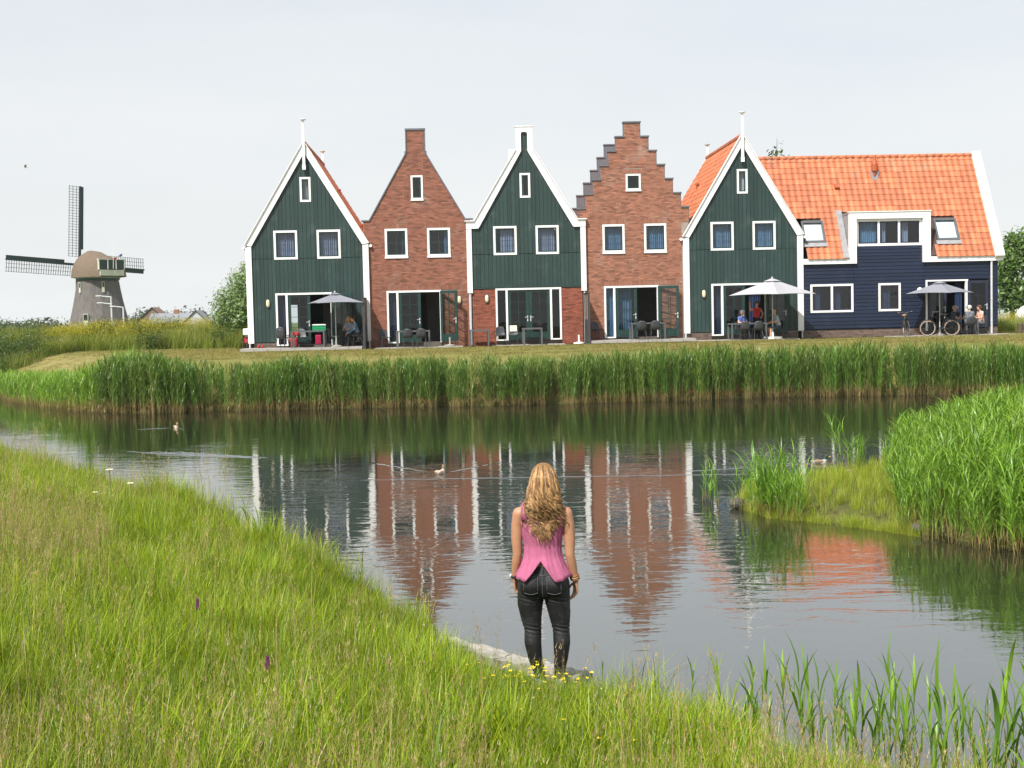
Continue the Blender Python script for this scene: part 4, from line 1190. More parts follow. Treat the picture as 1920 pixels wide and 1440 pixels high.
chair(3.91, -.5, SL4, R(28), 'black chair in the shade beside the terrace screen of the stepped house')
chair(5.75, -1.65, SL4, R(180), 'chair at the stepped house table, the one nearer its blue sidelight')
chair(6.37, -1.65, SL4, R(178), 'chair at the stepped house table, the one nearer its open door leaf')
chair(7.22, -1.15, SL4, R(-85), 'chair at the end of the stepped house table, side on')
chair(10.39, -1.66, SL5, R(176), 'empty grey chair before the person in the white cap')
chair(10.97, -1.66, SL5, R(184), 'empty grey chair before the woman in the red top')
chair(10.50, -.55, SL5, R(20), 'chair under the person in the white cap')
chair(12.02, -1.05, SL5, R(-80), 'chair under the man in the checked shirt')
chair(20.74, -1.35, SL6, R(178), 'chair under the white haired person with their back to the pond')
chair(21.42, -.85, SL6, R(-80), 'chair under the person in the pale pink top')
chair(20.05, -.95, SL6, R(95), 'chair under the man in dark blue')
chair(20.42, -.35, SL6, R(5), 'chair under the blonde person in black')
mb = MB()
P = [(-.17, .285, .52), (-.17, .288, .80), (-.16, .262, .852), (-.15, .225, .83), (-.15, .195, .60)]
for (y0_, z0_), (y1_, z1_) in zip([(p[1], p[2]) for p in P[:-1]], [(p[1], p[2]) for p in P[1:]]):
    for i in range(5):
        xa, xb = -.16 + .064 * i, -.16 + .064 * (i + 1); wv = .008 * math.sin(i * 2.1)
        mb.face([(xa, y0_ + wv, z0_), (xb, y0_ - wv, z0_), (xb, y1_ - wv, z1_), (xa, y1_ + wv, z1_)])
clo = mb.build('cloth', M['cream_cloth'], None, row(.08, -.75, SL3), (0, 0, ROW_A + R(-4))); md = clo.modifiers.new('thick', 'SOLIDIFY'); md.thickness = .012
tag(clo, 'cream cloth hung over a dark shell chair', 'cloth')

def table(u, w, z, lx, ly, label, h=.74):
    t = thing('table', label, 'table', row(u, w, z), ROW_A, 'grey metal terrace tables')
    mb = MB(); mb.box(-lx / 2, lx / 2, -ly / 2, ly / 2, h - .06, h); mb.build('tabletop', M['grey_metal'], t)
    for sx in (-1, 1):
        for sy in (-1, 1):
            x, y = sx * (lx / 2 - .04), sy * (ly / 2 - .04)
            m2 = MB(); m2.box(x - .035, x + .035, y - .035, y + .035, 0, h - .061); m2.build('leg', M['grey_metal'], t)
    return t
table(-9.03, -1.3, SL1, 1.5, .85, 'grey metal table with the green crate on it')
table(-4.4, -1.2, SL2, 1.5, .85, 'grey metal table before the neck gabled brick house')
table(-1.46, -1.15, GZ + .02, .86, 1.5, 'bare grey table against the brick, end on, beside a white downpipe')
table(.91, -1.05, SL3, .86, 1.5, 'bare grey table end on before the closed double doors')
table(6.1, -1.15, SL4, 1.55, .85, 'grey table before the house with the stepped gable')
table(10.63, -1.12, SL5, 1.62, .9, 'grey table under the large pale parasol')
table(20.70, -.85, SL6, 1.0, .8, 'table among the four people before the blue house')

def parasol(u, w, z, side, rot, ztop, zed, label, mt, base='round', lean=0.0):
    t = thing('parasol', label, 'parasol', row(u, w, z), ROW_A + rot, 'open parasols')
    hs = side / 2; zt, ze = ztop - z, zed - z
    mb = MB(); n = 6
    crn = [(-hs, -hs), (hs, -hs), (hs, hs), (-hs, hs)]
    for k in range(4):
        a, b_ = crn[k], crn[(k + 1) % 4]
        for i in range(n):
            f0, f1 = i / n, (i + 1) / n
            for j in range(n):
                g0, g1 = j / n, (j + 1) / n
                def pt(f, g):
                    ex, eyy = a[0] + (b_[0] - a[0]) * g, a[1] + (b_[1] - a[1]) * g
                    sag = -.05 * math.sin(math.pi * f) * math.sin(math.pi * g) - .0
                    inn = 1 - .05 * math.sin(math.pi * g) * f
                    return (ex * f * inn, eyy * f * inn, zt + (ze - zt) * f + sag * .8 + .03 * f * math.sin(math.pi * g))
                if i == 0: mb.face([pt(0, 0), pt(f1, g0), pt(f1, g1)])
                else: mb.face([pt(f0, g0), pt(f1, g0), pt(f1, g1), pt(f0, g1)])
    c = mb.build('canopy', M[mt], t, smooth=True)
    mb = MB()
    for k in range(4):
        a, b_ = crn[k], crn[(k + 1) % 4]; q = .2
        mb.face([(0, 0, zt + .05), (a[0] * q, a[1] * q, zt + (ze - zt) * q + .045), (b_[0] * q, b_[1] * q, zt + (ze - zt) * q + .045)])
    mb.build('vent', M[mt], c)
    for a in crn:
        m2 = MB(); m2.tube([(0, 0, zt - .03), (a[0] * .99, a[1] * .99, ze - .02)], .012, 5); m2.build('rib', M['dark_metal'], t)
    m2 = MB(); m2.tube([(0, 0, .05), (0, 0, zt + .03)], .022, 8); m2.ball((0, 0, zt + .07), .04); m2.build('pole', M['pale_metal'], t)
    m2 = MB()
    if base == 'round': m2.lathe([(.26, 0), (.26, .04), (.10, .075), (.045, .085), (.045, .28)], 18)
    else: m2.box(-.3, .3, -.3, .3, 0, .10); m2.lathe([(.05, .10), (.05, .3)], 10)
    m2.build('base', M['concrete'] if base == 'round' else M['white_plastic'], t)
    return t
parasol(-7.83, -1.2, SL1, 2.05, R(20), 4.17, 3.74, 'grey parasol over the couple before the first green house', 'parasol_grey')
parasol(11.75, -1.3, SL5, 2.75, R(38), 4.38, 3.68, 'large pale grey parasol over the table with the woman in red', 'parasol_pale', base='square')
parasol(19.42, -1.2, SL6, 2.15, R(40), 4.08, 3.58, 'grey parasol before the blue house', 'parasol_grey')
def pole_base(u, w, z, label, mt):
    t = thing('parasol_stand', label, 'parasol stand', row(u, w, z), ROW_A)
    mb = MB(); mb.lathe([(.26, 0), (.26, .05), (.10, .08), (.05, .09)], 16); mb.build('foot', M[mt], t)
    mb = MB(); mb.lathe([(.04, .09), (.04, .36), (.05, .37), (.05, .40)], 10); mb.build('sleeve', M[mt], t)
pole_base(-2.78, -1.0, SL2, 'empty grey parasol foot by the open door leaf of the second house', 'concrete')
pole_base(3.05, -.7, GZ + .02, 'empty white parasol foot on the grass beside the terrace screen', 'white_plastic')

def screen(u, label):
    t = thing('terrace_screen', label, 'screen', row(u, 0, GZ), ROW_A, 'screens between the terraces')
    for y in (-.22, -.95, -1.7):
        mb = MB(); mb.box(-.05, .05, y - .05, y + .05, 0, 2.28); mb.build('post', M['dark_metal'], t)
    for k in range(13):
        z = .12 + k * .165
        for a, b_ in ((-.90, -.27), (-1.65, -1.0)):
            mb = MB(); mb.box(-.022, .022, a, b_, z, z + .155); mb.build('plank', M['wood_tan'] if k > 5 else M['dark_metal'], t)
    mb = MB(); mb.box(-.06, .06, -1.76, -.16, 2.281, 2.31); mb.build('cap', M['dark_metal'], t)
screen(-6.55, 'tan and dark screen between the first green house and the brick neck gabled house')
screen(3.42, 'tan and dark screen before the stepped gable house')

# crate, bags and small things by the first house
t = thing('crate', 'green plastic crate with a white lid on the terrace table', 'crate', row(-8.56, -1.25, SL1 + .741), ROW_A + R(4))
mb = MB()
mb.box(-.29, .29, -.2, .2, 0, .02)
for z in (0, .09, .18): ring_z = mb.box(-.29, .29, -.2, -.185, z + .001, z + .05); mb.box(-.29, .29, .185, .2, z + .001, z + .05); mb.box(-.29, -.275, -.184, .184, z + .001, z + .05); mb.box(.275, .29, -.184, .184, z + .001, z + .05)
for x in (-.29, -.1, .08, .27): mb.box(x, x + .02, -.201, -.184, 0.002, .228); mb.box(x, x + .02, .184, .201, .002, .228)
mb.build('basket', M['green_plastic'], t)
mb = MB(); mb.box(-.26, .26, -.17, .17, .03, .17); mb.build('contents', M['green_light'], t)
mb = MB(); mb.box(-.30, .30, -.21, .21, .231, .262); mb.box(-.27, .27, -.18, .18, .263, .275); mb.build('lid', M['white_plastic'], t)
def bag(u, w, z, sx, sy, sz, mt, label, cat, name):
    t = thing(name, label, cat, row(u, w, z), ROW_A + R(random.uniform(-8, 8)))
    mb = MB(); mb.box(-sx / 2, sx / 2, -sy / 2, sy / 2, 0, sz)
    o = mb.build('body', M[mt], t); bv = o.modifiers.new('round', 'BEVEL'); bv.width = min(sx, sy) * .25; bv.segments = 3
    m2 = MB(); m2.tube([(-sx * .25, 0, sz), (-sx * .2, 0, sz + .09), (sx * .2, 0, sz + .09), (sx * .25, 0, sz)], .012, 6); m2.build('handle', M['black'], t)
bag(-9.82, -.45, SL1, .42, .3, .42, 'red_plastic', 'red box behind the table with the green crate', 'box', 'storage_box')
bag(-9.72, -.42, SL1 + .52, .34, .26, .2, 'red_cloth', 'smaller red bag on the red box', 'bag', 'bag')
bag(-8.78, .28, 1.89, .28, .2, .44, 'pink_plastic', 'pink bag in the first open doorway', 'bag', 'bag')
bag(-8.02, .25, 1.89, .24, .3, .58, 'red_plastic', 'tall red case just inside the first open doorway', 'suitcase', 'suitcase')
for i, du in enumerate((0, .15)):
    t = thing('shoe', ['red clog on the terrace by the first corner, the outer one', 'red clog on the terrace by the first corner, the inner one'][i], 'shoe', row(-11.37 + du, -.45, SL1), ROW_A + R(12 * i), 'pair of red clogs')
    mb = MB(); mb.lathe([(.05, 0), (.056, .03), (.05, .07), (.03, .10)], 12, sx=.95, sy=2.3); mb.build('upper', M['red_plastic'], t, smooth=True)
    mb = MB(); mb.lathe([(.04, .08), (.045, .135), (.035, .137), (.03, .1)], 12, (0, .045, 0), 0, 0, .9, 1.2); mb.build('collar', M['red_cloth'], t, smooth=True)
# folded cream pushchair
t = thing('pushchair', 'cream and dark pushchair beside the tan terrace screen', 'pushchair', row(-6.80, -.62, SL1), ROW_A + R(-15))
mb = MB(); mb.tube([(-.2, -.2, .1), (-.02, .1, .45), (.12, .28, .92), (.14, .2, .97)], .016, 6); mb.tube([(-.2, .2, .1), (-.02, .24, .45), (.12, .42, .92), (.14, .34, .97)], .016, 6); mb.tube([(.2, -.1, .1), (-.1, -.1, .5)], .016, 6); mb.tube([(.2, .3, .1), (-.1, .3, .5)], .016, 6); mb.tube([(.14, .2, .97), (.14, .34, .97)], .02, 6); mb.build('frame', M['pale_metal'], t)
mb = MB(); mb.face([(-.14, -.08, .34), (-.14, .28, .34), (.04, .28, .30), (.04, -.08, .30)]); mb.face([(.04, -.08, .30), (.04, .28, .30), (.12, .30, .72), (.12, -.06, .72)]); o = mb.build('seat', M['cream_cloth'], t); md = o.modifiers.new('t', 'SOLIDIFY'); md.thickness = .03
for x, y in ((-.2, -.2), (-.2, .2), (.2, -.1), (.2, .3)):
    mb = MB(); mb.tube([(x, y - .02, .09), (x, y + .02, .09)], .09, 14); mb.build('wheel', M['rubber'], t)

# ------------------------------------------------------------------ bicycles
def bicycle(label, loc, rz, tyre, saddle='leather_tan', lean=R(7), basket=False):
    t = thing('bicycle', label, 'bicycle', loc, rz)
    root = t; t.rotation_euler = (lean, 0, rz)
    Rw = .345
    for x in (-.53, .53):
        w = MB(); n = 28
        ringp = [(x + Rw * math.cos(2 * math.pi * k / n), 0, Rw + Rw * math.sin(2 * math.pi * k / n)) for k in range(n + 1)]
        w.tube(ringp, .018, 6, cap=False); wo = w.build('wheel', M[tyre], t, smooth=True)
        rm = MB(); rm.tube([(x + (Rw - .03) * math.cos(2 * math.pi * k / n), 0, Rw + (Rw - .03) * math.sin(2 * math.pi * k / n)) for k in range(n + 1)], .012, 5, cap=False)
        rm.build('rim', M['pale_metal'], wo)
        sp = MB()
        for k in range(14):
            a = 2 * math.pi * k / 14; sp.tube([(x, .02 * (-1) ** k, Rw), (x + (Rw - .03) * math.cos(a), 0, Rw + (Rw - .03) * math.sin(a))], .0022, 3, cap=False)
        sp.tube([(x, -.05, Rw), (x, .05, Rw)], .025, 8)
        sp.build('spoke', M['grey_metal'], wo)
        m3 = MB(); a0, a1 = (R(20), R(170)) if x < 0 else (R(40), R(175))
        m3.tube([(x + (Rw + .035) * math.cos(a0 + (a1 - a0) * k / 10), 0, Rw + (Rw + .035) * math.sin(a0 + (a1 - a0) * k / 10)) for k in range(11)], .020, 5); m3.build('mudguard', M['black'], t)
    f = MB(); bb = (-.06, 0, .30); st = (-.20, 0, .78); hd = (.34, 0, .86); hl = (.38, 0, .62)
    for p, q, r_ in ((bb, st, .017), (st, hd, .016), (bb, hl, .019), (hd, hl, .02), (bb, (-.53, .05, Rw), .011), (bb, (-.53, -.05, Rw), .011), (st, (-.53, .05, Rw), .010), (st, (-.53, -.05, Rw), .010), (hl, (.53, .05, Rw), .012), (hl, (.53, -.05, Rw), .012)):
        f.tube([p, q], r_, 6)
    f.build('frame', M['black'], t)
    hb_ = MB(); hb_.tube([hd, (.32, 0, 1.05)], .014, 6); hb_.tube([(.12, -.29, 1.10), (.26, -.2, 1.09), (.33, -.06, 1.06), (.33, .06, 1.06), (.26, .2, 1.09), (.12, .29, 1.10)], .013, 6); hbo = hb_.build('handlebar', M['grey_metal'], t)
    for s in (-1, 1):
        g = MB(); g.tube([(.06, s * .30, 1.10), (.17, s * .265, 1.10)], .019, 7); g.build('grip', M[saddle], hbo)
    s_ = MB(); s_.tube([st, (-.235, 0, .93)], .014, 6); s_.build('seat_post', M['pale_metal'], t)
    sd = MB(); sd.lathe([(.02, -.01), (.10, .0), (.115, .03), (.09, .055), (.02, .06)], 12, (-.25, 0, .93), sx=1.25, sy=.95); sd.tube([(-.2, 0, .955), (-.03, 0, .965)], [.055, .022], 8); sd.build('saddle', M[saddle], t, smooth=True)
    cr = MB(); n = 18
    cr.tube([(bb[0] + .09 * math.cos(2 * math.pi * k / n), -.045, bb[2] + .09 * math.sin(2 * math.pi * k / n)) for k in range(n + 1)], .008, 4, cap=False); cr.tube([bb, (bb[0], -.07, bb[2])], .02, 8); cr.tube([(bb[0], -.07, bb[2]), (bb[0] + .12, -.07, bb[2] - .12)], .011, 5); cr.tube([(bb[0], .07, bb[2]), (bb[0] - .12, .07, bb[2] + .12)], .011, 5)
    cr.box(bb[0] + .08, bb[0] + .17, -.17, -.07, bb[2] - .13, bb[2] - .11); cr.box(bb[0] - .17, bb[0] - .08, .07, .17, bb[2] + .11, bb[2] + .13); cr.build('crankset', M['dark_metal'], t)
    rk = MB(); rk.tube([(-.22, .06, .70), (-.78, .06, .73)], .008, 5); rk.tube([(-.22, -.06, .70), (-.78, -.06, .73)], .008, 5); rk.tube([(-.53, .07, Rw), (-.62, .06, .72)], .007, 5); rk.tube([(-.53, -.07, Rw), (-.62, -.06, .72)], .007, 5)
    for x in (-.3, -.5, -.7): rk.tube([(x, -.06, .715), (x, .06, .715)], .006, 5)
    rk.build('carrier', M['black'], t)
    ks = MB(); ks.tube([(-.35, -.05, .32), (-.33, -.22, .0)], .010, 5); ks.build('kickstand', M['grey_metal'], t)
    return t
bicycle('bicycle with cream tyres and tan grips, seen almost end on before the blue wall', row(17.95, -1.1, GZ + .02), ROW_A + R(62), 'tyre_cream', lean=R(-5))
bicycle('black bicycle with tan tyres standing by the parasol of the blue house', row(19.28, -1.55, GZ + .02), ROW_A + R(172), 'tyre_tan', saddle='black', lean=R(-5))
# scooter half hidden by the first house's corner
t = thing('scooter', 'red and white scooter half hidden behind the first house corner', 'scooter', row(-11.95, 1.0, GZ), ROW_A + R(86))
for x in (-.55, .55):
    mb = MB(); mb.tube([(x + .17 * math.cos(2 * math.pi * k / 20), 0, .23 + .17 * math.sin(2 * math.pi * k / 20)) for k in range(21)], .055, 8, cap=False); mb.tube([(x, -.05, .23), (x, .05, .23)], .12, 12); mb.build('wheel', M['rubber'], t, smooth=True)
mb = MB(); mb.prism([(-.75, .38), (-.3, .30), (.15, .28), (.32, .30), (.44, .85), (.38, .88), (.2, .36), (-.1, .36), (-.15, .62), (-.7, .66)], -.14, .14); o = mb.build('fairing', M['red_plastic'], t); bv = o.modifiers.new('b', 'BEVEL'); bv.width = .03; bv.segments = 2
mb = MB(); mb.box(-.68, -.12, -.12, .12, .665, .74); o = mb.build('seat', M['white_plastic'], t); bv = o.modifiers.new('b', 'BEVEL'); bv.width = .03
mb = MB(); mb.tube([(.5, 0, .3), (.38, 0, 1.0)], .03, 8); mb.tube([(.33, -.3, 1.02), (.38, 0, 1.0), (.33, .3, 1.02)], .016, 6); mb.build('handlebar', M['dark_metal'], t)
mb = MB(); mb.box(-.86, -.62, -.16, .16, .74, 1.04); o = mb.build('top_box', M['white_plastic'], t); bv = o.modifiers.new('b', 'BEVEL'); bv.width = .03

# ------------------------------------------------------------------ people
def capsule(mb, p0, p1, r0, r1, n=10):
    p0 = Vector(p0); p1 = Vector(p1); d = p1 - p0; L_ = d.length; d = d.normalized() if L_ > 1e-6 else Vector((0, 0, 1))
    pts = []; rad = []
    for k in range(4):
        a = math.pi / 2 * (1 - k / 4); pts.append(p0 - d * r0 * math.sin(a)); rad.append(max(r0 * math.cos(a), r0 * .05))
    pts.append(p0); rad.append(r0)
    if L_ > 1e-6: pts.append(p1); rad.append(r1)
    for k in range(1, 5):
        a = math.pi / 2 * k / 4; pts.append(p1 + d * r1 * math.sin(a)); rad.append(max(r1 * math.cos(a), r1 * .05))
    mb.tube(pts, rad, n)

def fuse(mb, voxel, smooth=4, name='body'):
    """grow one continuous skin round overlapping shapes"""
    o = bpy.data.objects.new('tmp_body', mb.mesh('tmp_body', M['skin'])); COL.objects.link(o)
    md = o.modifiers.new('r', 'REMESH'); md.mode = 'VOXEL'; md.voxel_size = voxel
    if smooth:
        ms = o.modifiers.new('s', 'SMOOTH'); ms.iterations = smooth; ms.factor = .5
    dg = bpy.context.evaluated_depsgraph_get(); dg.update()
    me = bpy.data.meshes.new_from_object(o.evaluated_get(dg)); me.name = name
    bpy.data.objects.remove(o)
    me.polygons.foreach_set('use_smooth', np.ones(len(me.polygons), bool))
    return me

def by_nearest(me, caps, mats):
    """give every face the material of the limb it belongs to"""
    n = len(me.polygons); C = np.zeros(n * 3, np.float32); me.polygons.foreach_get('center', C); C = C.reshape(-1, 3)
    best = np.full(n, 1e9); mi = np.zeros(n, np.int32)
    for p0, p1, r0, r1, m in caps:
        a = np.array(p0); d = np.array(p1) - a; dd = d @ d
        t_ = np.clip(((C - a) @ d) / dd, 0, 1) if dd > 1e-9 else np.zeros(n)
        dist = np.linalg.norm(C - (a + t_[:, None] * d), axis=1) - (r0 + (r1 - r0) * t_)
        w_ = dist < best; best[w_] = dist[w_]; mi[w_] = m
    me.materials.clear()
    for q in mats: me.materials.append(q)
    me.polygons.foreach_set('material_index', mi)

def hand_caps(wrist, tip_dir, side, palm, s=1.0, curl=.35, mi=0):
    """palm of four metacarpals, four unequal fingers in two bent lengths, thumb off the palm's edge"""
    w = Vector(wrist); f = Vector(tip_dir).normalized(); sd = Vector(side).normalized(); pn = Vector(palm).normalized()
    out = []
    for k, (off, ml, fl) in enumerate(((.030, .088, .066), (.010, .092, .074), (-.010, .088, .068), (-.029, .080, .052))):
        a = w + sd * off * .55 * s; kn = w + f * ml * s + sd * off * s
        out.append((a, kn, .0125 * s, .0105 * s, mi))
        c1_ = curl * (1 + .12 * k)
        d1 = (f * math.cos(c1_) + pn * math.sin(c1_)); m1 = kn + d1 * fl * .55 * s
        d2 = (f * math.cos(c1_ * 2.1) + pn * math.sin(c1_ * 2.1)); tp = m1 + d2 * fl * .5 * s
        out.append((kn, m1, .0098 * s, .0088 * s, mi)); out.append((m1, tp, .0088 * s, .0070 * s, mi))
    b0 = w + f * .022 * s + sd * .022 * s; b1 = b0 + (f * .55 + sd * .75 + pn * .25).normalized() * .046 * s; b2 = b1 + (f * .9 + sd * .25 + pn * .3).normalized() * .034 * s
    out.append((b0, b1, .0135 * s, .0105 * s, mi)); out.append((b1, b2, .0105 * s, .0080 * s, mi))
    return out

def person(label, loc, rz, shirt, trousers, hair_c, pose='sit', lean=.1, arms=None, skin='skin', long_hair=False, bald=False, sleeves=.5, shorts=False, cap=None, look=0.0, hairy=1.0):
    """faces -y; materials: 0 skin 1 shirt 2 trousers 3 shoes"""
    t = thing('person', label, 'person', loc, rz)
    caps = []
    if pose == 'sit':
        hz = .52; hy = .05; kn = [(-.11, -.38, .51), (.11, -.38, .51)]; an = [(-.12, -.33, .08), (.10, -.42, .08)]
    else:
        hz = .90; hy = 0; kn = [(-.10, -.02, .48), (.10, -.03, .48)]; an = [(-.11, .02, .08), (.11, .0, .08)]
    sh = hz + .50; ly = hy - lean * .5
    V_ = Vector
    hip = [V_((-.09, hy, hz)), V_((.09, hy, hz))]
    for s in (0, 1):
        caps.append((hip[s], kn[s], .088, .060, 2))
        k_, a_ = V_(kn[s]), V_(an[s]); mid = k_.lerp(a_, .35) + V_((0, .015, 0))
        caps.append((k_, mid, .060, .056, 0 if shorts else 2)); caps.append((mid, a_, .055, .036, 0 if shorts else 2))
        caps.append((a_ + V_((0, .03, -.03)), a_ + V_((0, -.15, -.04)), .038, .032, 3))
    caps.append((hip[0] + V_((0, 0, .02)), hip[1] + V_((0, 0, .02)), .105, .105, 2))
    mid_ = V_((0, (hy + ly) / 2, hz + .24))
    caps.append((V_((-.055, hy, hz + .10)), V_((-.07, mid_.y, mid_.z)), .10, .098, 1)); caps.append((V_((.055, hy, hz + .10)), V_((.07, mid_.y, mid_.z)), .10, .098, 1))
    caps.append((V_((-.07, mid_.y, mid_.z)), V_((-.095, ly, sh - .08)), .098, .09, 1)); caps.append((V_((.07, mid_.y, mid_.z)), V_((.095, ly, sh - .08)), .098, .09, 1))
    caps.append((V_((-.16, ly, sh - .02)), V_((.16, ly, sh - .02)), .056, .056, 1))
    nk = V_((0, ly - .02, sh + .02)); hc = V_((0, ly - .05 - lean * .15, sh + .195))
    caps.append((nk, hc, .05, .05, 0))
    caps.append((hc + V_((0, .012, .03)), hc + V_((0, -.018, -.055)), .086, .062, 0))
    fd = V_((math.sin(look), -math.cos(look), 0)); sx_ = V_((math.cos(look), math.sin(look), 0))
    caps.append((hc + fd * .085 + V_((0, 0, .01)), hc + fd * .105 + V_((0, 0, -.022)), .012, .016, 0))
    caps.append((hc + fd * .062 + V_((0, 0, -.085)), hc + fd * .070 + V_((0, 0, -.09)), .024, .022, 0))
    for s in (-1, 1): caps.append((hc + sx_ * s * .083 + V_((0, 0, .015)), hc + sx_ * s * .083 + V_((0, .01, -.02)), .014, .011, 0))
    arms = arms or [((-.24, ly - .08, hz + .24), (-.12, ly - .32, hz + .24)), ((.24, ly - .08, hz + .24), (.12, ly - .32, hz + .24))]
    hands = []
    for s, (el, wr) in zip((-1, 1), arms):
        S_ = V_((s * .175, ly, sh - .03)); el = V_(el); wr = V_(wr)
        cut = S_.lerp(el, sleeves) if sleeves < 1 else el
        caps.append((S_, cut, .052, .046, 1))
        if sleeves < 1: caps.append((cut, el, .044, .038, 0))
        caps.append((el, wr, .040, .028, 1 if sleeves > 1 else 0))
        d = (wr - el).normalized()
        pal = V_((0, 0, -1)) if abs(d.z) < .7 else V_((0, -1, 0))
        hands += hand_caps(wr + d * .01, d, d.cross(pal) * s, pal, 1.0, .35, 0)
    mb = MB()
    for c in caps: capsule(mb, c[0], c[1], c[2], c[3], 10)
    me = fuse(mb, .017, 3)
    hm = MB()
    for c in hands: capsule(hm, c[0], c[1], c[2], c[3], 6)
    # eyes and mouth
    for s in (-1, 1): hm.ball(hc + fd * .083 + sx_ * s * .031 + V_((0, 0, .018)), .009, n=6)
    import bmesh
    bm = bmesh.new(); bm.from_mesh(me); bm.from_mesh(hm.mesh('hands', M['skin'])); bm.to_mesh(me); bm.free()
    me.polygons.foreach_set('use_smooth', np.ones(len(me.polygons), bool))
    by_nearest(me, caps + hands, [M[skin], M[shirt], M[trousers], M['black']])
    link('body', me, t)
    if cap:
        h_ = MB(); h_.ball(hc + V_((0, .01, .055)), .098, .104, .066, 14); h_.lathe([(.10, -.012), (.115, -.004), (.10, .004)], 14, tuple(hc + V_((0, 0, .055))), 0, 0, 1, 1.05); h_.build('hat', M[cap], t, smooth=True)
    if not bald:
        h_ = MB(); rr = random.Random(zlib.crc32(label.encode()) % 999)
        bk = -fd
        h_.ball(hc + bk * .020 + V_((0, 0, .042)), .096 * hairy, .098 * hairy, .080 * hairy, 14)
        h_.ball(hc + bk * .045 + V_((0, 0, -.005)), .080, .066, .085, 12)
        for k in range(26):
            a = rr.uniform(-2.1, 2.1); dr = bk * math.cos(a) + sx_ * math.sin(a)
            l_ = (.26 if long_hair else .06) * rr.uniform(.7, 1.1)
            p = hc + dr * .078 + V_((0, 0, rr.uniform(.02, .09)))
            h_.tube([p, p + dr * .03 + V_((0, 0, -l_ * .5)), p + dr * .02 + V_((0, 0, -l_))], [.022, .022, .008], 6)
        h_.build('hair', M[hair_c], t, smooth=True)
    return t
mat('hair_blond', (0.50, 0.30, 0.10), .6, (0.36, 0.20, 0.07), 20); mat('hair_grey', (0.42, 0.40, 0.37), .7); mat('hair_white', (0.70, 0.69, 0.66), .7); mat('hair_brown', (0.10, 0.05, 0.025), .6)
mat('shirt_blue', (0.11, 0.21, 0.36), .85, (0.14, 0.25, 0.42), 8); mat('shirt_stripe', (0.28, 0.33, 0.42), .85, (0.12, 0.16, 0.26), 30, stretch=(1, 1, 4)); mat('shirt_red', (0.55, 0.02, 0.03), .8)
mat('shirt_royal', (0.09, 0.15, 0.42), .8); mat('shirt_check', (0.12, 0.24, 0.30), .85, (0.50, 0.55, 0.55), 28, detail=1); mat('shirt_pink', (0.72, 0.45, 0.38), .85); mat('shirt_navy', (0.03, 0.05, 0.085), .85); mat('shirt_black', (0.012, 0.012, 0.014), .85)
mat('shirt_grey', (0.14, 0.15, 0.18), .85); mat('cloth_black', (0.010, 0.010, 0.012), .85); mat('cloth_grey', (0.13, 0.14, 0.16), .85); mat('cloth_jeans', (0.04, 0.06, 0.10), .85)
person('blonde woman in a striped top seated under the first parasol', row(-7.28, -.78, SL1), ROW_A + R(-25), 'shirt_stripe', 'cloth_black', 'hair_blond', long_hair=True, sleeves=.3, lean=.05, look=.5, skin='skin')
person('man in a blue shirt seated at the screen, side on', row(-6.93, -1.05, SL1), ROW_A + R(-75), 'shirt_blue', 'cloth_black', 'hair_brown', sleeves=1.2, lean=.22, arms=[((-.25, -.12, .80), (-.1, -.36, .62)), ((.25, -.14, .78), (.08, -.40, .58))])
person('person in a white cap and blue top seated at the table under the pale parasol', row(10.50, -.62, SL5), ROW_A + R(25), 'shirt_royal', 'cloth_grey', 'hair_white', cap='blind_white', sleeves=.5, lean=.12, look=-2.2 + 3.1)
person('woman in a red sleeveless top standing with one arm raised in the doorway', row(11.25, -.32, SL5), ROW_A + R(10), 'shirt_red', 'cloth_black', 'hair_brown', pose='stand', sleeves=.02, lean=.02, shorts=False, arms=[((-.33, -.06, 1.30), (-.36, -.12, 1.56)), ((.33, .04, 1.14), (.18, -.16, 1.02))])
person('man in a checked shirt and shorts seated side on under the pale parasol', row(12.02, -1.10, SL5), ROW_A + R(-78), 'shirt_check', 'cloth_jeans', 'hair_grey', bald=True, sleeves=.6, lean=.26, shorts=True, arms=[((-.25, -.14, .80), (-.1, -.38, .74)), ((.25, -.16, .78), (.08, -.40, .72))])
person('man in dark blue seated beside the black bicycle', row(20.05, -.98, SL6), ROW_A + R(85), 'shirt_navy', 'cloth_jeans', 'hair_grey', sleeves=.6, lean=.25, skin='skin_tan')
person('blonde person in black facing the pond before the blue house', row(20.42, -.42, SL6), ROW_A + R(5), 'shirt_black', 'cloth_black', 'hair_blond', sleeves=.45, lean=.15, skin='skin_tan', shorts=True)
person('white haired person seated with their back to the pond', row(20.74, -1.32, SL6), ROW_A + R(172), 'shirt_grey', 'cloth_grey', 'hair_white', sleeves=.5, lean=.10, hairy=1.05)
person('person in a pale pink top seated nearest the downpipe', row(21.42, -.90, SL6), ROW_A + R(-78), 'shirt_pink', 'cloth_grey', 'hair_brown', sleeves=.35, lean=.12)

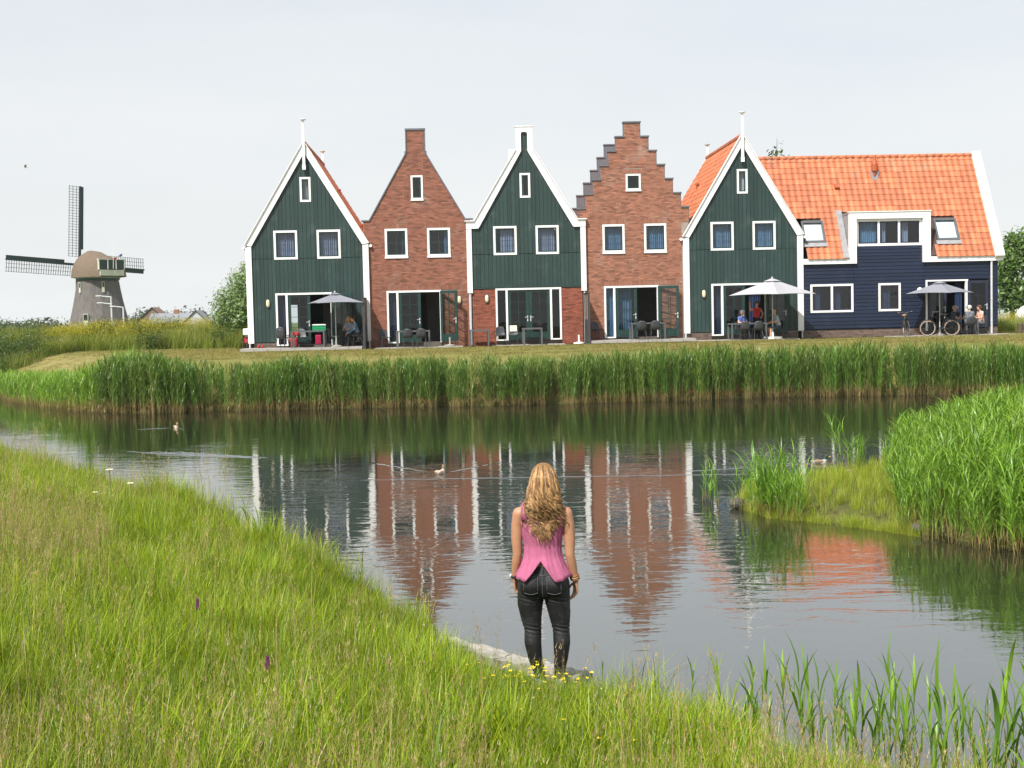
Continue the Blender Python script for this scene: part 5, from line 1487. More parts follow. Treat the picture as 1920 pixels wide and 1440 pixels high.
# ------------------------------------------------------------------ windmill
WX, WY = -60.9, 190.0; WZ = 0.75
mill = thing('windmill', 'old thatched windmill with four lattice sails beyond the dike', 'windmill', (WX, WY, WZ))
mb = MB()
prof = [(5.2, 0), (4.75, 1.0), (4.25, 2.6), (3.85, 4.2), (3.5, 5.8), (3.22, 7.3), (3.05, 8.45), (2.95, 8.7)]
i0 = 0
for r_, z in prof:
    for j in range(8):
        a = 2 * math.pi * (j + .5) / 8 + R(12)
        for e in (-.12, .12): mb.v.append((r_ * math.cos(a + e * 1.4), r_ * math.sin(a + e * 1.4), z))
for k in range(len(prof) - 1):
    for j in range(16):
        j2 = (j + 1) % 16; mb.f.append((k * 16 + j, k * 16 + j2, (k + 1) * 16 + j2, (k + 1) * 16 + j)); mb.m.append(0); mb.t.append(0.0)
mb.f.append(tuple((len(prof) - 1) * 16 + j for j in range(16))); mb.m.append(0); mb.t.append(0.0)
mb.build('body', M['thatch'], mill)
mb = MB(); mb.lathe([(3.12, 8.72), (3.12, 9.02)], 24); mb.build('band', M['mill_green'], mill)
mb = MB(); mb.lathe([(3.0, 9.02), (3.25, 9.05), (3.25, 9.38), (3.0, 9.42)], 24); mb.build('ring', M['mill_cream'], mill)
CA = R(142)      # cap axis: towards the sails, left and away
cx_, cy_ = math.cos(CA), math.sin(CA)
capo = bpy.data.objects.new('cap', None); COL.objects.link(capo); capo.parent = mill; capo.location = (0, 0, 9.42); capo.rotation_euler = (0, 0, CA)
# cap-local: +x towards the sails
mb = MB(); secs = [(-3.55, 2.0, 2.6), (-3.0, 2.9, 3.0), (-1.5, 3.35, 3.35), (0, 3.5, 3.85), (1.5, 3.2, 4.05), (2.9, 2.6, 3.7), (3.5, 1.8, 2.7)]
for x, hw, hh in secs:
    for j in range(13):
        a = math.pi * j / 12
        y = hw * math.cos(a) * (1 if True else 1); z = hh * math.sin(a) ** .9
        if x < -2.9: z = z
        mb.v.append((x + (0.25 * math.sin(a) if x < 0 else -.1 * math.sin(a)), y * (1 - .22 * math.sin(a) ** 2), -.25 + z))
for k in range(len(secs) - 1):
    for j in range(12):
        mb.f.append((k * 13 + j, k * 13 + j + 1, (k + 1) * 13 + j + 1, (k + 1) * 13 + j)); mb.m.append(0); mb.t.append(0.0)
mb.f.append(tuple(range(13))); mb.f.append(tuple(reversed(range(len(mb.v) - 13, len(mb.v))))); mb.m += [0, 0]; mb.t += [0.0, 0.0]
o = mb.build('thatch', M['thatch_cap'], mill, loc=(0, 0, 9.42), rot=(0, 0, CA), smooth=True)
bpy.data.objects.remove(capo)
mb = MB(); mb.box(-3.65, -3.3, -2.0, 2.0, -.10, .75); mb.box(-3.62, -3.3, -2.2, -2.05, .75, 2.2); mb.box(-3.62, -3.3, 2.05, 2.2, .75, 2.2); mb.box(-3.72, -3.3, -.75, -.65, .85, 2.2); mb.box(-3.72, -3.3, .65, .75, .85, 2.2); mb.box(-3.66, -3.2, -2.25, 2.25, 2.2, 2.32)
gal = mb.build('rear_gallery', M['mill_cream'], mill, loc=(0, 0, 9.42), rot=(0, 0, CA))
for a, b_ in ((-2.05, -.75), (-.65, .65), (.75, 2.05)):
    m2 = MB(); m2.box(-3.6, -3.55, a, b_, .85, 2.2); m2.build('pane', M['mill_green'], gal)
for a_deg, z, w_, h_ in ((238, 6.9, .35, 1.5), (300, 6.9, .35, 1.6), (262, 1.9, .75, 1.9)):
    a = R(a_deg); r_ = np.interp(z + h_ / 2, [p[1] for p in prof], [p[0] for p in prof]) * .99
    mb = MB(); mb.box(-w_ / 2, w_ / 2, -.25, .25, 0, h_)
    wd = mb.build('window', M['mill_cream'], mill, loc=(r_ * math.cos(a), r_ * math.sin(a), z), rot=(0, 0, a + math.pi / 2))
    m2 = MB(); m2.box(-w_ / 2 + .06, w_ / 2 - .06, -.262, -.251, h_ * .5, h_ - .08); m2.build('pane', M['black'], wd)
HUB = Vector((4.6 * cx_, 4.6 * cy_, 11.25))
mb = MB(); mb.tube([HUB - Vector((cx_, cy_, .05)) * 3.0, HUB + Vector((cx_, cy_, 0)) * .7], .38, 10); mb.build('windshaft', M['mill_green'], mill)
for k in range(4):
    g = MB()
    # sail-local: z along the stock, x to the trailing side, y along the shaft
    g.prism([(-.17, 0), (.17, 0), (.11, 11.75), (-.11, 11.75)], -.14, .14)
    o = g.build('sail', M['mill_green'], mill, loc=HUB + Vector((cx_, cy_, 0)) * (.25 if k % 2 else -.12))
    lat = MB()
    for z in np.arange(1.2, 11.8, .40): lat.beam((-.25, 0, z), (1.75, -.12 - .25 * (1 - z / 12), z), .07, .05)
    for x in (.55, 1.12, 1.72): lat.beam((x, -.05 - .08 * x, 1.15), (x, -.05 - .05 * x, 11.75), .06, .05)
    lat.build('lattice', M['mill_green'], o)
    bd = MB(); bd.box(-.62, -.12, -.06, -.02, 2.3 if k != 3 else 7.5, 11.7); bd.build('leading_board', M['mill_green'], o)
    # orientation: plane normal is the cap axis
    ang = [R(-3.0), R(87.0), R(177.0), R(267.0)][k]
    zx = Vector((-cy_, cx_, 0))            # horizontal direction in the sail plane
    zd = Vector((0, 0, 1)) * math.cos(ang) + zx * math.sin(ang)
    xd = zx * math.cos(ang) - Vector((0, 0, 1)) * math.sin(ang)
    yd = zd.cross(xd)
    o.rotation_euler = Matrix((xd, yd, zd)).transposed().to_euler()
# small flag line on the gallery
mb = MB(); mb.tube([(-3.9, 0, .9), (-4.3, 0, 5.5)], .035, 5); fp = mb.build('flagpole', M['white_paint'], mill, loc=(0, 0, 9.42), rot=(0, 0, CA))
for k, c in enumerate(('red_cloth', 'white_paint', 'shirt_royal')):
    mb = MB(); mb.face([(-3.95, -.1 - k * .5, 2.1 + .25 * k), (-3.95, -.1 - (k + 1) * .5, 2.3 + .25 * k), (-3.95, -.1 - (k + 1) * .5, 2.62 + .25 * k), (-3.95, -.1 - k * .5, 2.45 + .25 * k)]); o = mb.build('flag', M[c], fp); md = o.modifiers.new('t', 'SOLIDIFY'); md.thickness = .02

# ------------------------------------------------------------------ street lamps by the mill
def street_lamp(x, y, z, h, arms, label):
    t = thing('street_lamp', label, 'street lamp', (x, y, z), 0, 'grey street lamps before the windmill')
    mb = MB(); mb.tube([(0, 0, 0), (0, 0, h)], [.11, .07], 8); mb.build('pole', M['pale_metal'], t)
    for zz, l_ in arms:
        mb = MB(); mb.tube([(0, 0, zz), (-l_ * .6, 0, zz + .06), (-l_, 0, zz + .10)], .05, 6); ao = mb.build('arm', M['pale_metal'], t)
        mb = MB(); mb.box(-l_ - .45, -l_ + .15, -.12, .12, zz + .05, zz + .16); o = mb.build('lamp_head', M['pale_metal'], ao); bv = o.modifiers.new('b', 'BEVEL'); bv.width = .04
street_lamp(-37.3, 120, 0.7, 4.9, ((4.85, 1.0), (4.2, .9)), 'street lamp with two arms before the windmill')
street_lamp(-36.2, 120, 0.7, 3.9, ((3.85, .8),), 'shorter one armed street lamp before the windmill')

# ------------------------------------------------------------------ far farmhouses and trees
def cottage(x, y, z, lx, ly, eh, rh, wall, roof, label, rz=0.0, chim=True):
    t = thing('farmhouse', label, 'house', (x, y, z), rz)
    mb = MB(); mb.box(-lx / 2, lx / 2, -ly / 2, ly / 2, 0, eh); mb.face([(-lx / 2, -ly / 2, eh), (-lx / 2, ly / 2, eh), (-lx / 2, 0, eh + rh)]); mb.face([(lx / 2, -ly / 2, eh), (lx / 2, 0, eh + rh), (lx / 2, ly / 2, eh)])
    mb.build('wall', M[wall], t)
    mb = MB()
    for s in (-1, 1):
        mb.v.extend([]); a = [(-lx / 2 - .3, s * (ly / 2 + .4), eh - .3), (lx / 2 + .3, s * (ly / 2 + .4), eh - .3), (lx / 2 + .3, 0, eh + rh), (-lx / 2 - .3, 0, eh + rh)]
        mb.face(a if s < 0 else a[::-1]); mb.face([(p[0], p[1], p[2] + .18) for p in a]); mb.face([(a[0][0], a[0][1], a[0][2]), (a[1][0], a[1][1], a[1][2]), (a[1][0], a[1][1], a[1][2] + .18), (a[0][0], a[0][1], a[0][2] + .18)])
    r_ = mb.build('roof', M[roof], t)
    if chim: m2 = MB(); m2.box(-.5, .5, -.4, .4, eh + rh - 1, eh + rh + 1.0); m2.build('chimney', M['brick_red'], r_)
    for k in range(max(2, int(lx / 4))):
        xx = -lx / 2 + lx * (k + .5) / max(2, int(lx / 4)); m2 = MB(); m2.box(xx - .6, xx + .6, -ly / 2 - .06, -ly / 2 - .005, eh * .35, eh * .8); m2.build('window', M['mill_cream'], t)
mat('wall_rust', (0.21, 0.14, 0.10), .9); mat('roof_grey', (0.22, 0.23, 0.25), .7); mat('wall_white', (0.45, 0.47, 0.49), .8)
cottage(-83.0, 300, 0.5, 6, 7, 2.8, 3.2, 'wall_rust', 'wall_rust', 'rust brown gabled house beyond the dike', R(90), False)
cottage(-77.0, 296, 0.5, 11, 8, 2.6, 1.9, 'wall_white', 'roof_grey', 'low grey roofed house beyond the dike')
cottage(-71.0, 292, 0.5, 5, 5, 2.6, 2.4, 'wall_white', 'roof_grey', 'white gabled house at the end of the far group', R(90), False)
cottage(49.0, 118, 0.6, 14, 7, 2.8, 2.3, 'wall_white', 'roof_grey', 'pale building behind the trees right of the blue house', R(5), False)

def leaf_cloud(centers, radii, n, size, col, seed, flat=.9, clump=6):
    """leaf quads gathered in clumps inside ellipsoids"""
    rng = np.random.default_rng(seed)
    centers = np.array(centers, float); radii = np.array(radii, float)
    vol = radii.prod(1); pick = rng.choice(len(centers), n // clump, p=vol / vol.sum())
    d = rng.normal(size=(len(pick), 3)); d /= np.linalg.norm(d, axis=1)[:, None]
    rr = rng.random(len(pick)) ** .38
    cc = centers[pick] + d * rr[:, None] * radii[pick]
    P_ = np.repeat(cc, clump, 0) + rng.normal(0, size * 1.5, (len(pick) * clump, 3))
    out = np.repeat(d, clump, 0) + rng.normal(0, .55, (len(P_), 3)); out[:, 2] += .35
    out /= np.linalg.norm(out, axis=1)[:, None]
    ax = np.cross(out, rng.normal(size=out.shape)); ax /= np.linalg.norm(ax, axis=1)[:, None]
    bx = np.cross(out, ax)
    s = size * rng.uniform(.6, 1.25, len(P_))[:, None]
    V = np.stack([P_ - ax * s, P_ + bx * s * .42 + out * s * .12, P_ + ax * s, P_ - bx * s * .42 + out * s * .12], 1).reshape(-1, 3)
    F = np.arange(len(V)).reshape(-1, 4)
    tint = np.repeat(rng.uniform(.65, 1.35, len(pick)), clump) * rng.uniform(.85, 1.15, len(P_))
    hue = rng.normal(0, .06, (len(P_), 1)) * np.array([[1.2, .3, .5]])
    C = np.clip(np.array(col)[None] * tint[:, None] * (1 + hue), 0, 1)
    return V, F, np.repeat(C, 4, 0)

def tree(name, label, loc, trunk, crowns, n, size, col, seed, cat='tree', mt='leaf', group=None, limbs=5, trunk_r=.15):
    t = thing(name, label, cat, loc, 0, group)
    rr = random.Random(seed)
    mb = MB()
    if trunk > 0:
        mb.tube([(0, 0, -.1), (rr.uniform(-.05, .05), 0, trunk * .5), (rr.uniform(-.1, .1), 0, trunk)], [trunk_r * 1.15, trunk_r * .85, trunk_r * .7], 8)
        for (c, r_) in crowns[:limbs * 2]:
            e = Vector(c); a = Vector((0, 0, trunk * .9)); md = a.lerp(e, .5) + Vector((rr.uniform(-.2, .2), rr.uniform(-.2, .2), .1))
            mb.tube([a, md, e, e + (e - md) * .6], [trunk_r * .55, trunk_r * .35, trunk_r * .2, trunk_r * .06], 6)
        mb.build('trunk', M['bark'], t)
    V, F, C = leaf_cloud([c for c, _ in crowns], [r_ for _, r_ in crowns], n, size, col, seed)
    cr = link('crown', np_mesh('crown', V, F, M[mt], cols=C), t); tag(cr, kind='stuff')
    return t
tree('round_tree', 'rounded silvery green tree at the corner of the first green house', (-13.35, 64.0, 1.62), 1.2, [((0.0, 0, 1.75), (1.6, 1.3, .8)), ((-.05, 0, 2.4), (1.45, 1.2, .9)), ((.3, 0, 3.2), (1.2, 1.0, .9)), ((.65, 0, 3.9), (.75, .7, .65)), ((-.75, .1, 1.6), (.85, .8, .55)), ((.85, .1, 1.9), (.85, .9, .9))], 12500, .085, (0.165, 0.25, 0.085), 5, mt='leaf_silver', trunk_r=.09)
rr = random.Random(4)
tree('bushy_tree', 'leafy tree right behind the blue house corner', (29.0, 74, 1.5), 2.2, [((.6, 0, 5.1), (1.0, 1, .65)), ((0, 0, 4.1), (.8, 1, .9)), ((.9, .3, 4.3), (.6, .8, .6)), ((-.2, 0, 2.9), (.7, 1, .9)), ((.2, 0, 1.9), (.9, 1, .8))], 3600, .16, (0.11, 0.19, 0.045), 8, trunk_r=.14)
tree('bushy_tree', 'dark leafy tree at the photograph edge behind the blue house', (30.9, 75, 1.5), 2.0, [((.1, 0, 4.0), (.75, 1, .9)), ((.5, 0, 3.0), (.8, 1, 1.0)), ((-.1, 0, 2.2), (.9, 1, .8)), ((.8, 0, 2.0), (.8, 1, .8))], 3600, .16, (0.08, 0.155, 0.04), 9, trunk_r=.14)
tree('flowering_shrub', 'yellow flowered shrub beside the blue house trees', (31.3, 72.5, 1.6), .5, [((0, 0, 1.0), (.9, .8, .7)), ((-1.2, .4, 1.3), (.55, .6, .5)), ((.6, 0, 1.5), (.6, .6, .5))], 2400, .12, (0.50, 0.36, 0.02), 10, cat='shrub', trunk_r=.05)
tree('bushy_tree', 'slender tree top showing over the orange roof ridge', (16.2, 76, 1.5), 7.0, [((-.9, 0, 9.6), (.9, .9, .8)), ((-.3, 0, 10.4), (.5, .5, .9)), ((.5, 0, 9.5), (.8, .8, .5)), ((1.3, 0, 9.3), (.6, .6, .45)), ((-.2, 0, 8.6), (1.9, 1.2, .9))], 1500, .13, (0.10, 0.15, 0.05), 12, trunk_r=.13)
for i, (x, y, w_, h_, lab) in enumerate(((-118, 300, 4, 2.6, 'round far tree, outermost on the skyline'), (-109, 300, 4.2, 2.8, 'round far tree, second on the skyline'), (-79, 316, 5, 4.6, 'far tree behind the rust brown house'), (-89, 320, 5, 4.6, 'low far tree between the windmill and the rust brown house'), (-96, 330, 3.5, 3.2, 'small far tree just past the windmill'))):
    tree('far_tree', lab, (x, y, .4), 1.6, [((0, 0, h_ * .6), (w_, w_, h_ * .55)), ((w_ * .5, 0, h_ * .45), (w_ * .6, w_ * .6, h_ * .4)), ((-w_ * .5, 0, h_ * .45), (w_ * .6, w_ * .6, h_ * .4))], 1500, .55, (0.07, 0.10, 0.06), 30 + i, group='far skyline trees', trunk_r=.3)
# white garden tent/boat shape behind the grass on the right
t = thing('white_shed', 'low white rounded shed beside the yellow shrub', 'shed', (29.75, 72.2, 1.55), R(4))
mb = MB(); mb.prism([(-1.0 * math.cos(math.pi * k / 10) * (1 if k < 5 else .9), 1.45 * math.sin(math.pi * k / 10) ** .6) for k in range(11)][::-1], -.9, .9); mb.build('shell', M['white_plastic'], t)
mb = MB(); mb.box(.2, .6, -.93, -.905, .2, 1.0); mb.build('door', M['wall_white'], t)
# rear garden hedge seen through the glazed doors
V, F, C = leaf_cloud([(x, 74 + .2 * math.sin(x), 2.5) for x in np.arange(-9.5, 14, 1.6)], [(1.2, .7, 1.0)] * 15, 5200, .14, (0.07, 0.13, 0.03), 77)
tag(link('hedge', np_mesh('hedge', V, F, M['leaf'], cols=C)), 'clipped green hedge behind the row of houses', 'hedge')
# dark stump post
t = thing('bollard', 'short dark wooden bollard on the lawn right of the blue house', 'bollard', (24.05, 60.5, GZ), 0)
mb = MB(); mb.tube([(0, 0, -.1), (0, 0, .44)], [.13, .125], 10); mb.build('post', M['bark'], t)
mb = MB(); mb.tube([(0, 0, .441), (0, 0, .462)], [.12, .105], 10); mb.build('top', M['thatch'], t)

# ------------------------------------------------------------------ birds
mat('duck_brown', (0.17, 0.115, 0.07), .8, (0.26, 0.19, 0.12), 30); mat('duck_pale', (0.62, 0.52, 0.42), .8, (0.4, 0.3, 0.22), 18); mat('duck_green', (0.008, 0.05, 0.03), .3); mat('bill', (0.45, 0.30, 0.05), .5); mat('duck_grey', (0.36, 0.34, 0.31), .8, (0.28, 0.26, 0.24), 40); mat('gull_white', (0.75, 0.75, 0.74), .8); mat('gull_grey', (0.28, 0.29, 0.31), .8)
def duck(label, loc, rz, body, head, wing):
    t = thing('duck', label, 'duck', loc, rz); t.scale = (.72, .72, .72)
    mb = MB(); caps = [((-.14, 0, .055), (.08, 0, .05), .055, .08), ((-.14, 0, .06), (-.26, 0, .10), .05, .014), ((.08, 0, .06), (.14, 0, .11), .075, .045), ((.14, 0, .11), (.165, 0, .20), .042, .034), ((.165, 0, .215), (.185, 0, .218), .045, .04)]
    for c in caps: capsule(mb, *c, 10)
    me = fuse(mb, .008, 4)
    by_nearest(me, [(*c, 0) for c in caps[:3]] + [(*c, 1) for c in caps[3:]], [M[body], M[head]])
    link('body', me, t)
    mb = MB(); mb.tube([(.21, 0, .212), (.24, 0, .205), (.278, 0, .200)], [.018, .017, .012], 8); mb.build('bill', M['bill'], t)
    for s in (-1, 1):
        mb = MB(); mb.ball((-.06, s * .066, .085), .13, .022, .045, 10); mb.build('wing', M[wing], t, smooth=True)
    return t
duck('pale brown duck swimming near the reed corner', (-9.76, 36.97, -.02), R(-60), 'duck_pale', 'duck_brown', 'duck_brown')
duck('pale duck swimming in the middle of the pond with a spreading wake', (-1.43, 24.73, -.02), R(62), 'duck_pale', 'duck_brown', 'duck_pale')
duck('mallard drake with a green head swimming behind the islet', (6.02, 25.0, -.02), R(0), 'duck_grey', 'duck_green', 'duck_brown')
duck('dark brown duck resting on the islet edge', (5.75, 21.4, .14), R(175), 'duck_brown', 'duck_brown', 'duck_brown')
t = thing('gull', 'white gull flying in the sky left of the windmill', 'bird', (-22.4, 60, 10.4), R(15)); t.scale = (.6, .6, .6)
mb = MB(); caps = [((-.17, 0, 0), (.12, 0, .01), .03, .055), ((.12, 0, .01), (.19, 0, .03), .05, .036), ((-.17, 0, 0), (-.27, 0, .0), .03, .03)]
for c in caps: capsule(mb, *c, 8)
link('body', fuse(mb, .012, 3), t); t.children[0].data.materials.clear(); t.children[0].data.materials.append(M['gull_white'])
for s in (-1, 1):
    mb = MB(); a = [(.1, s * .04, .02), (.13, s * .25, .16), (.02, s * .52, .12), (-.02, s * .5, .12), (-.02, s * .25, .15), (-.07, s * .04, .02)]
    mb.face(a); o = mb.build('wing', M['gull_grey'], t); md = o.modifiers.new('t', 'SOLIDIFY'); md.thickness = .012
mb = MB(); mb.tube([(.2, 0, .03), (.25, 0, .022)], [.012, .004], 6); mb.build('bill', M['bill'], t)

# wakes: low real ripples on the water
def wake(pts, w, h):
    V = []; F = []; n = len(pts); k = 7
    for i, (x, y) in enumerate(pts):
        a = Vector(pts[max(i - 1, 0)]); b_ = Vector(pts[min(i + 1, n - 1)]); d = (b_ - a).normalized(); nx_ = Vector((-d.y, d.x))
        e = math.sin(math.pi * (i + .5) / n) ** .5
        for j in range(k):
            s = -1 + 2 * j / (k - 1); V.append((x + nx_.x * s * w, y + nx_.y * s * w, .0005 + h * e * (math.cos(math.pi * s) * .5 + .5)))
    for i in range(n - 1):
        for j in range(k - 1): F.append((i * k + j, i * k + j + 1, (i + 1) * k + j + 1, (i + 1) * k + j))
    me = np_mesh('ripple', V, F, wm, smooth=True); tag(link('ripple', me, water), kind='stuff')
def line(a, b_, n=24, wob=.04):
    return [(a[0] + (b_[0] - a[0]) * i / n, a[1] + (b_[1] - a[1]) * i / n + wob * math.sin(i * 1.3) * .5) for i in range(n + 1)]
for k in range(9):
    off = k * .16; wake(line((-9.2 + .5 * (k % 3) + off, 30.4 - off), (-6.6 + .8 * off + .35 * (k % 2), 28.9 - off * .55), 24, .07), .05, .007)
wake(line((-3.1, 27.0), (-1.5, 24.8)), .05, .008); wake(line((-1.3, 24.9), (-.3, 26.4)), .05, .008)
wake(line((-2.9, 24.0), (4.6, 23.6), 50, .05), .05, .009); wake(line((4.7, 25.1), (5.8, 25.0)), .06, .012); wake(line((3.2, 24.2), (5.8, 24.9)), .06, .010)
wake(line((-10.8, 36.6), (-9.9, 36.95)), .05, .010); wake(line((-9.3, 36.2), (-9.7, 36.9)), .05, .010)

# stones at the islet's tip and the pale stone edging where the woman stands
rs = random.Random(3)
mat('stone_dark', (0.10, 0.095, 0.08), .9, (0.06, 0.06, 0.05), 6, bump=.5, bump_scale=22)
def stone(loc, sx, sy, sz, label, rz=0.0, name='stone'):
    mb = MB(); mb.ball((0, 0, 0), sx, sy, sz, 12); me = mb.mesh(name, M['stone_dark'], False)
    for v in me.vertices:
        f = 1 + .22 * (vnoise(v.co.x / sx * 1.7 + loc[0] * 9, v.co.y / sy * 1.7 + v.co.z / sz, 5).item() - .5); v.co *= f
    o = link(name, me, None, loc, (rs.uniform(-.15, .15), rs.uniform(-.15, .15), rz)); tag(o, label, 'stone', 'stones along the pond edge'); return o
stone((3.42, 19.55, .08), .13, .11, .09, 'dark stone at the very tip of the islet'); stone((3.75, 18.95, .06), .11, .09, .08, 'smaller dark stone behind the islet tip reeds'); stone((5.35, 16.95, .08), .09, .08, .07, 'brown stone at the waterline under the tall reeds')
ed = bpy.data.objects.new('stone_edging', None); COL.objects.link(ed); tag(ed, 'pale worn concrete edging along the bank beside the standing woman', 'edging')
ep = [(-.72, 11.30), (-.42, 10.98), (-.12, 10.62), (.20, 10.30), (.52, 10.0)]
for (xa, ya), (xb, yb) in zip(ep[:-1], ep[1:]):
    mb = MB(); L_ = math.hypot(xb - xa, yb - ya) - .012; n = 6
    V = []
    for i in range(n + 1):
        for j in range(5):
            x = L_ * i / n; y = -.10 + .21 * j / 4
            V.append((x, y + rs.uniform(-.012, .012), .0 + rs.uniform(-.012, .012)))
    for i in range(n):
        for j in range(4): mb.f.append((i * 5 + j, (i + 1) * 5 + j, (i + 1) * 5 + j + 1, i * 5 + j + 1)); mb.m.append(0); mb.t.append(0.0)
    mb.v = V
    o = mb.build('edging_block', M['stone'], ed, (xa, ya - .06, .20), (0, 0, math.atan2(yb - ya, xb - xa))); md = o.modifiers.new('t', 'SOLIDIFY'); md.thickness = .25; md.offset = -1
# ------------------------------------------------------------------ the standing woman
WOX, WOY = 0.205, 9.6
WOZ = float(ground_z(np.array([WOX]), np.array([WOY]))[0]) - .02
wo = thing('person', 'woman with long wavy blonde hair, pink top and black jeans, seen from behind', 'person', (WOX, WOY, WOZ), R(-5))
mat('jeans', (0.0065, 0.0065, 0.0075), .55, (0.013, 0.013, 0.015), 3.5, stretch=(1, 1, 2), bump=.35, bump_scale=90, stain=((0.075, 0.075, 0.082), 4.0, .5))  # pale patches: faded cloth plus gloss highlights put into the colour
mat('pink_cotton', (0.39, 0.108, 0.195), .85, (0.33, 0.085, 0.165), 12, stretch=(3, 3, 1), bump=.35, bump_scale=60)
mat('hair_honey', (0.37, 0.220, 0.090), .38, (0.19, 0.10, 0.04), 9, tint=.72, spec=.5)
V3 = Vector
def loft(mb, rings, n=24):
    i0 = len(mb.v)
    for (cx, cy, z, rx, ry) in rings:
        for j in range(n):
            a = 2 * math.pi * j / n; mb.v.append((cx + rx * math.cos(a), cy + ry * math.sin(a), z))
    for k in range(len(rings) - 1):
        for j in range(n):
            j2 = (j + 1) % n; mb.f.append((i0 + k * n + j, i0 + k * n + j2, i0 + (k + 1) * n + j2, i0 + (k + 1) * n + j)); mb.m.append(0); mb.t.append(0.0)
    mb.f.append(tuple(i0 + j for j in reversed(range(n)))); e = i0 + (len(rings) - 1) * n; mb.f.append(tuple(e + j for j in range(n))); mb.m += [0, 0]; mb.t += [0.0, 0.0]
def chain(mb, pts):
    for a, b_ in zip(pts[:-1], pts[1:]): capsule(mb, a[0], b_[0], a[1], b_[1], 14)
body = MB()
loft(body, [(0, -.01, .72, .145, .085), (0, -.015, .76, .172, .105), (0, -.02, .82, .182, .118), (0, -.02, .89, .168, .108), (0, -.01, .96, .145, .092), (0, 0, 1.05, .126, .080), (0, .0, 1.13, .130, .083), (0, .0, 1.22, .150, .090), (0, 0, 1.30, .165, .085), (0, -.005, 1.36, .140, .066), (.005, -.01, 1.395, .075, .052)])
capsule(body, (-.150, 0, 1.345), (.150, 0, 1.345), .050, .050, 12)
for s in (-1, 1): body.ball((s * .085, -.072, .82), .098, .085, .100, 14)
chain(body, [((-.088, -.01, .80), .105), ((-.105, .0, .66), .094), ((-.100, .005, .55), .076), ((-.088, .0, .46), .060), ((-.090, -.018, .36), .0600), ((-.075, -.012, .24), .049), ((-.045, .0, .12), .037), ((-.038, .0, .06), .036)])
chain(body, [((.090, -.01, .80), .105), ((.108, .0, .66), .092), ((.118, .005, .55), .075), ((.126, .0, .46), .059), ((.130, -.018, .36), .0600), ((.122, -.012, .24), .048), ((.105, .0, .12), .036), ((.100, .0, .06), .035)])
capsule(body, (-.042, -.02, .035), (-.055, .15, .03), .040, .035); capsule(body, (.102, -.02, .035), (.125, .15, .03), .040, .035)
LA = [((-.172, 0, 1.335), .054), ((-.190, -.002, 1.25), .047), ((-.196, -.006, 1.14), .043), ((-.192, -.012, 1.035), .036), ((-.202, 0, .97), .037), ((-.214, .012, .90), .030), ((-.222, .020, .842), .0235)]
RA = [((.175, 0, 1.335), .055), ((.196, -.002, 1.25), .048), ((.204, -.006, 1.14), .044), ((.204, -.014, 1.03), .036), ((.216, 0, .96), .037), ((.230, .012, .885), .030), ((.242, .020, .818), .0235)]
chain(body, LA); chain(body, RA)
for c in hand_caps((-.222, .020, .842), (.12, .12, -1), (.25, 1, .1), (1, -.2, .1), .98, .28): capsule(body, c[0], c[1], c[2], c[3], 8)
for c in hand_caps((.242, .020, .818), (-.02, .16, -1), (-.45, .9, .1), (-.9, -.3, .1), .98, .32): capsule(body, c[0], c[1], c[2], c[3], 8)
chain(body, [((.008, -.01, 1.38), .053), ((.015, .0, 1.50), .050)])
body.ball((.018, .005, 1.595), .076, .095, .108, 16); capsule(body, (.018, .045, 1.525), (.018, .06, 1.52), .045, .040)
capsule(body, (.018, .098, 1.60), (.018, .115, 1.572), .011, .015)
for s in (-1, 1): body.ball((.018 + s * .078, -.005, 1.59), .012, .022, .032, 8)
bme = fuse(body, .0062, 6)
bo = link('body', bme, wo); bme.materials.clear(); bme.materials.append(M['skin_tan'])
for s in (-1, 1):
    mb = MB(); mb.ball((.018 + s * .032, .092, 1.61), .012, n=8); mb.build('eye', M['white_plastic'], wo, smooth=True)
mb = MB(); mb.tube([(-.006, .104, 1.545), (.018, .110, 1.543), (.042, .104, 1.545)], [.004, .008, .004], 6); mb.build('mouth', M['shirt_pink'], wo, smooth=True)
# jeans: the lower body's own skin pushed outwards
nv = len(bme.vertices); co = np.zeros(nv * 3, np.float32); bme.vertices.foreach_get('co', co); co = co.reshape(-1, 3)
no = np.zeros(nv * 3, np.float32); bme.vertices.foreach_get('normal', no); no = no.reshape(-1, 3)
npoly = len(bme.polygons); fv = np.zeros(npoly * 4, np.int32)
tot = np.zeros(npoly, np.int32); bme.polygons.foreach_get('loop_total', tot)
keepp = [tuple(p.vertices) for p in bme.polygons if True]
arm = (np.abs(co[:, 0]) > .187) & (co[:, 2] < .9)
ok = (co[:, 2] < .955) & (co[:, 2] > .055) & ~((co[:, 2] > .60) & (np.abs(co[:, 0]) > .192) & (co[:, 2] < .9) & (np.hypot((np.abs(co[:, 0]) - .235) , co[:, 1] - .03) < .07) & (co[:, 2] < .87) )
ok &= ~((co[:, 2] < .10) & (co[:, 1] > .055))
fs = [f for f in keepp if all(ok[i] for i in f)]
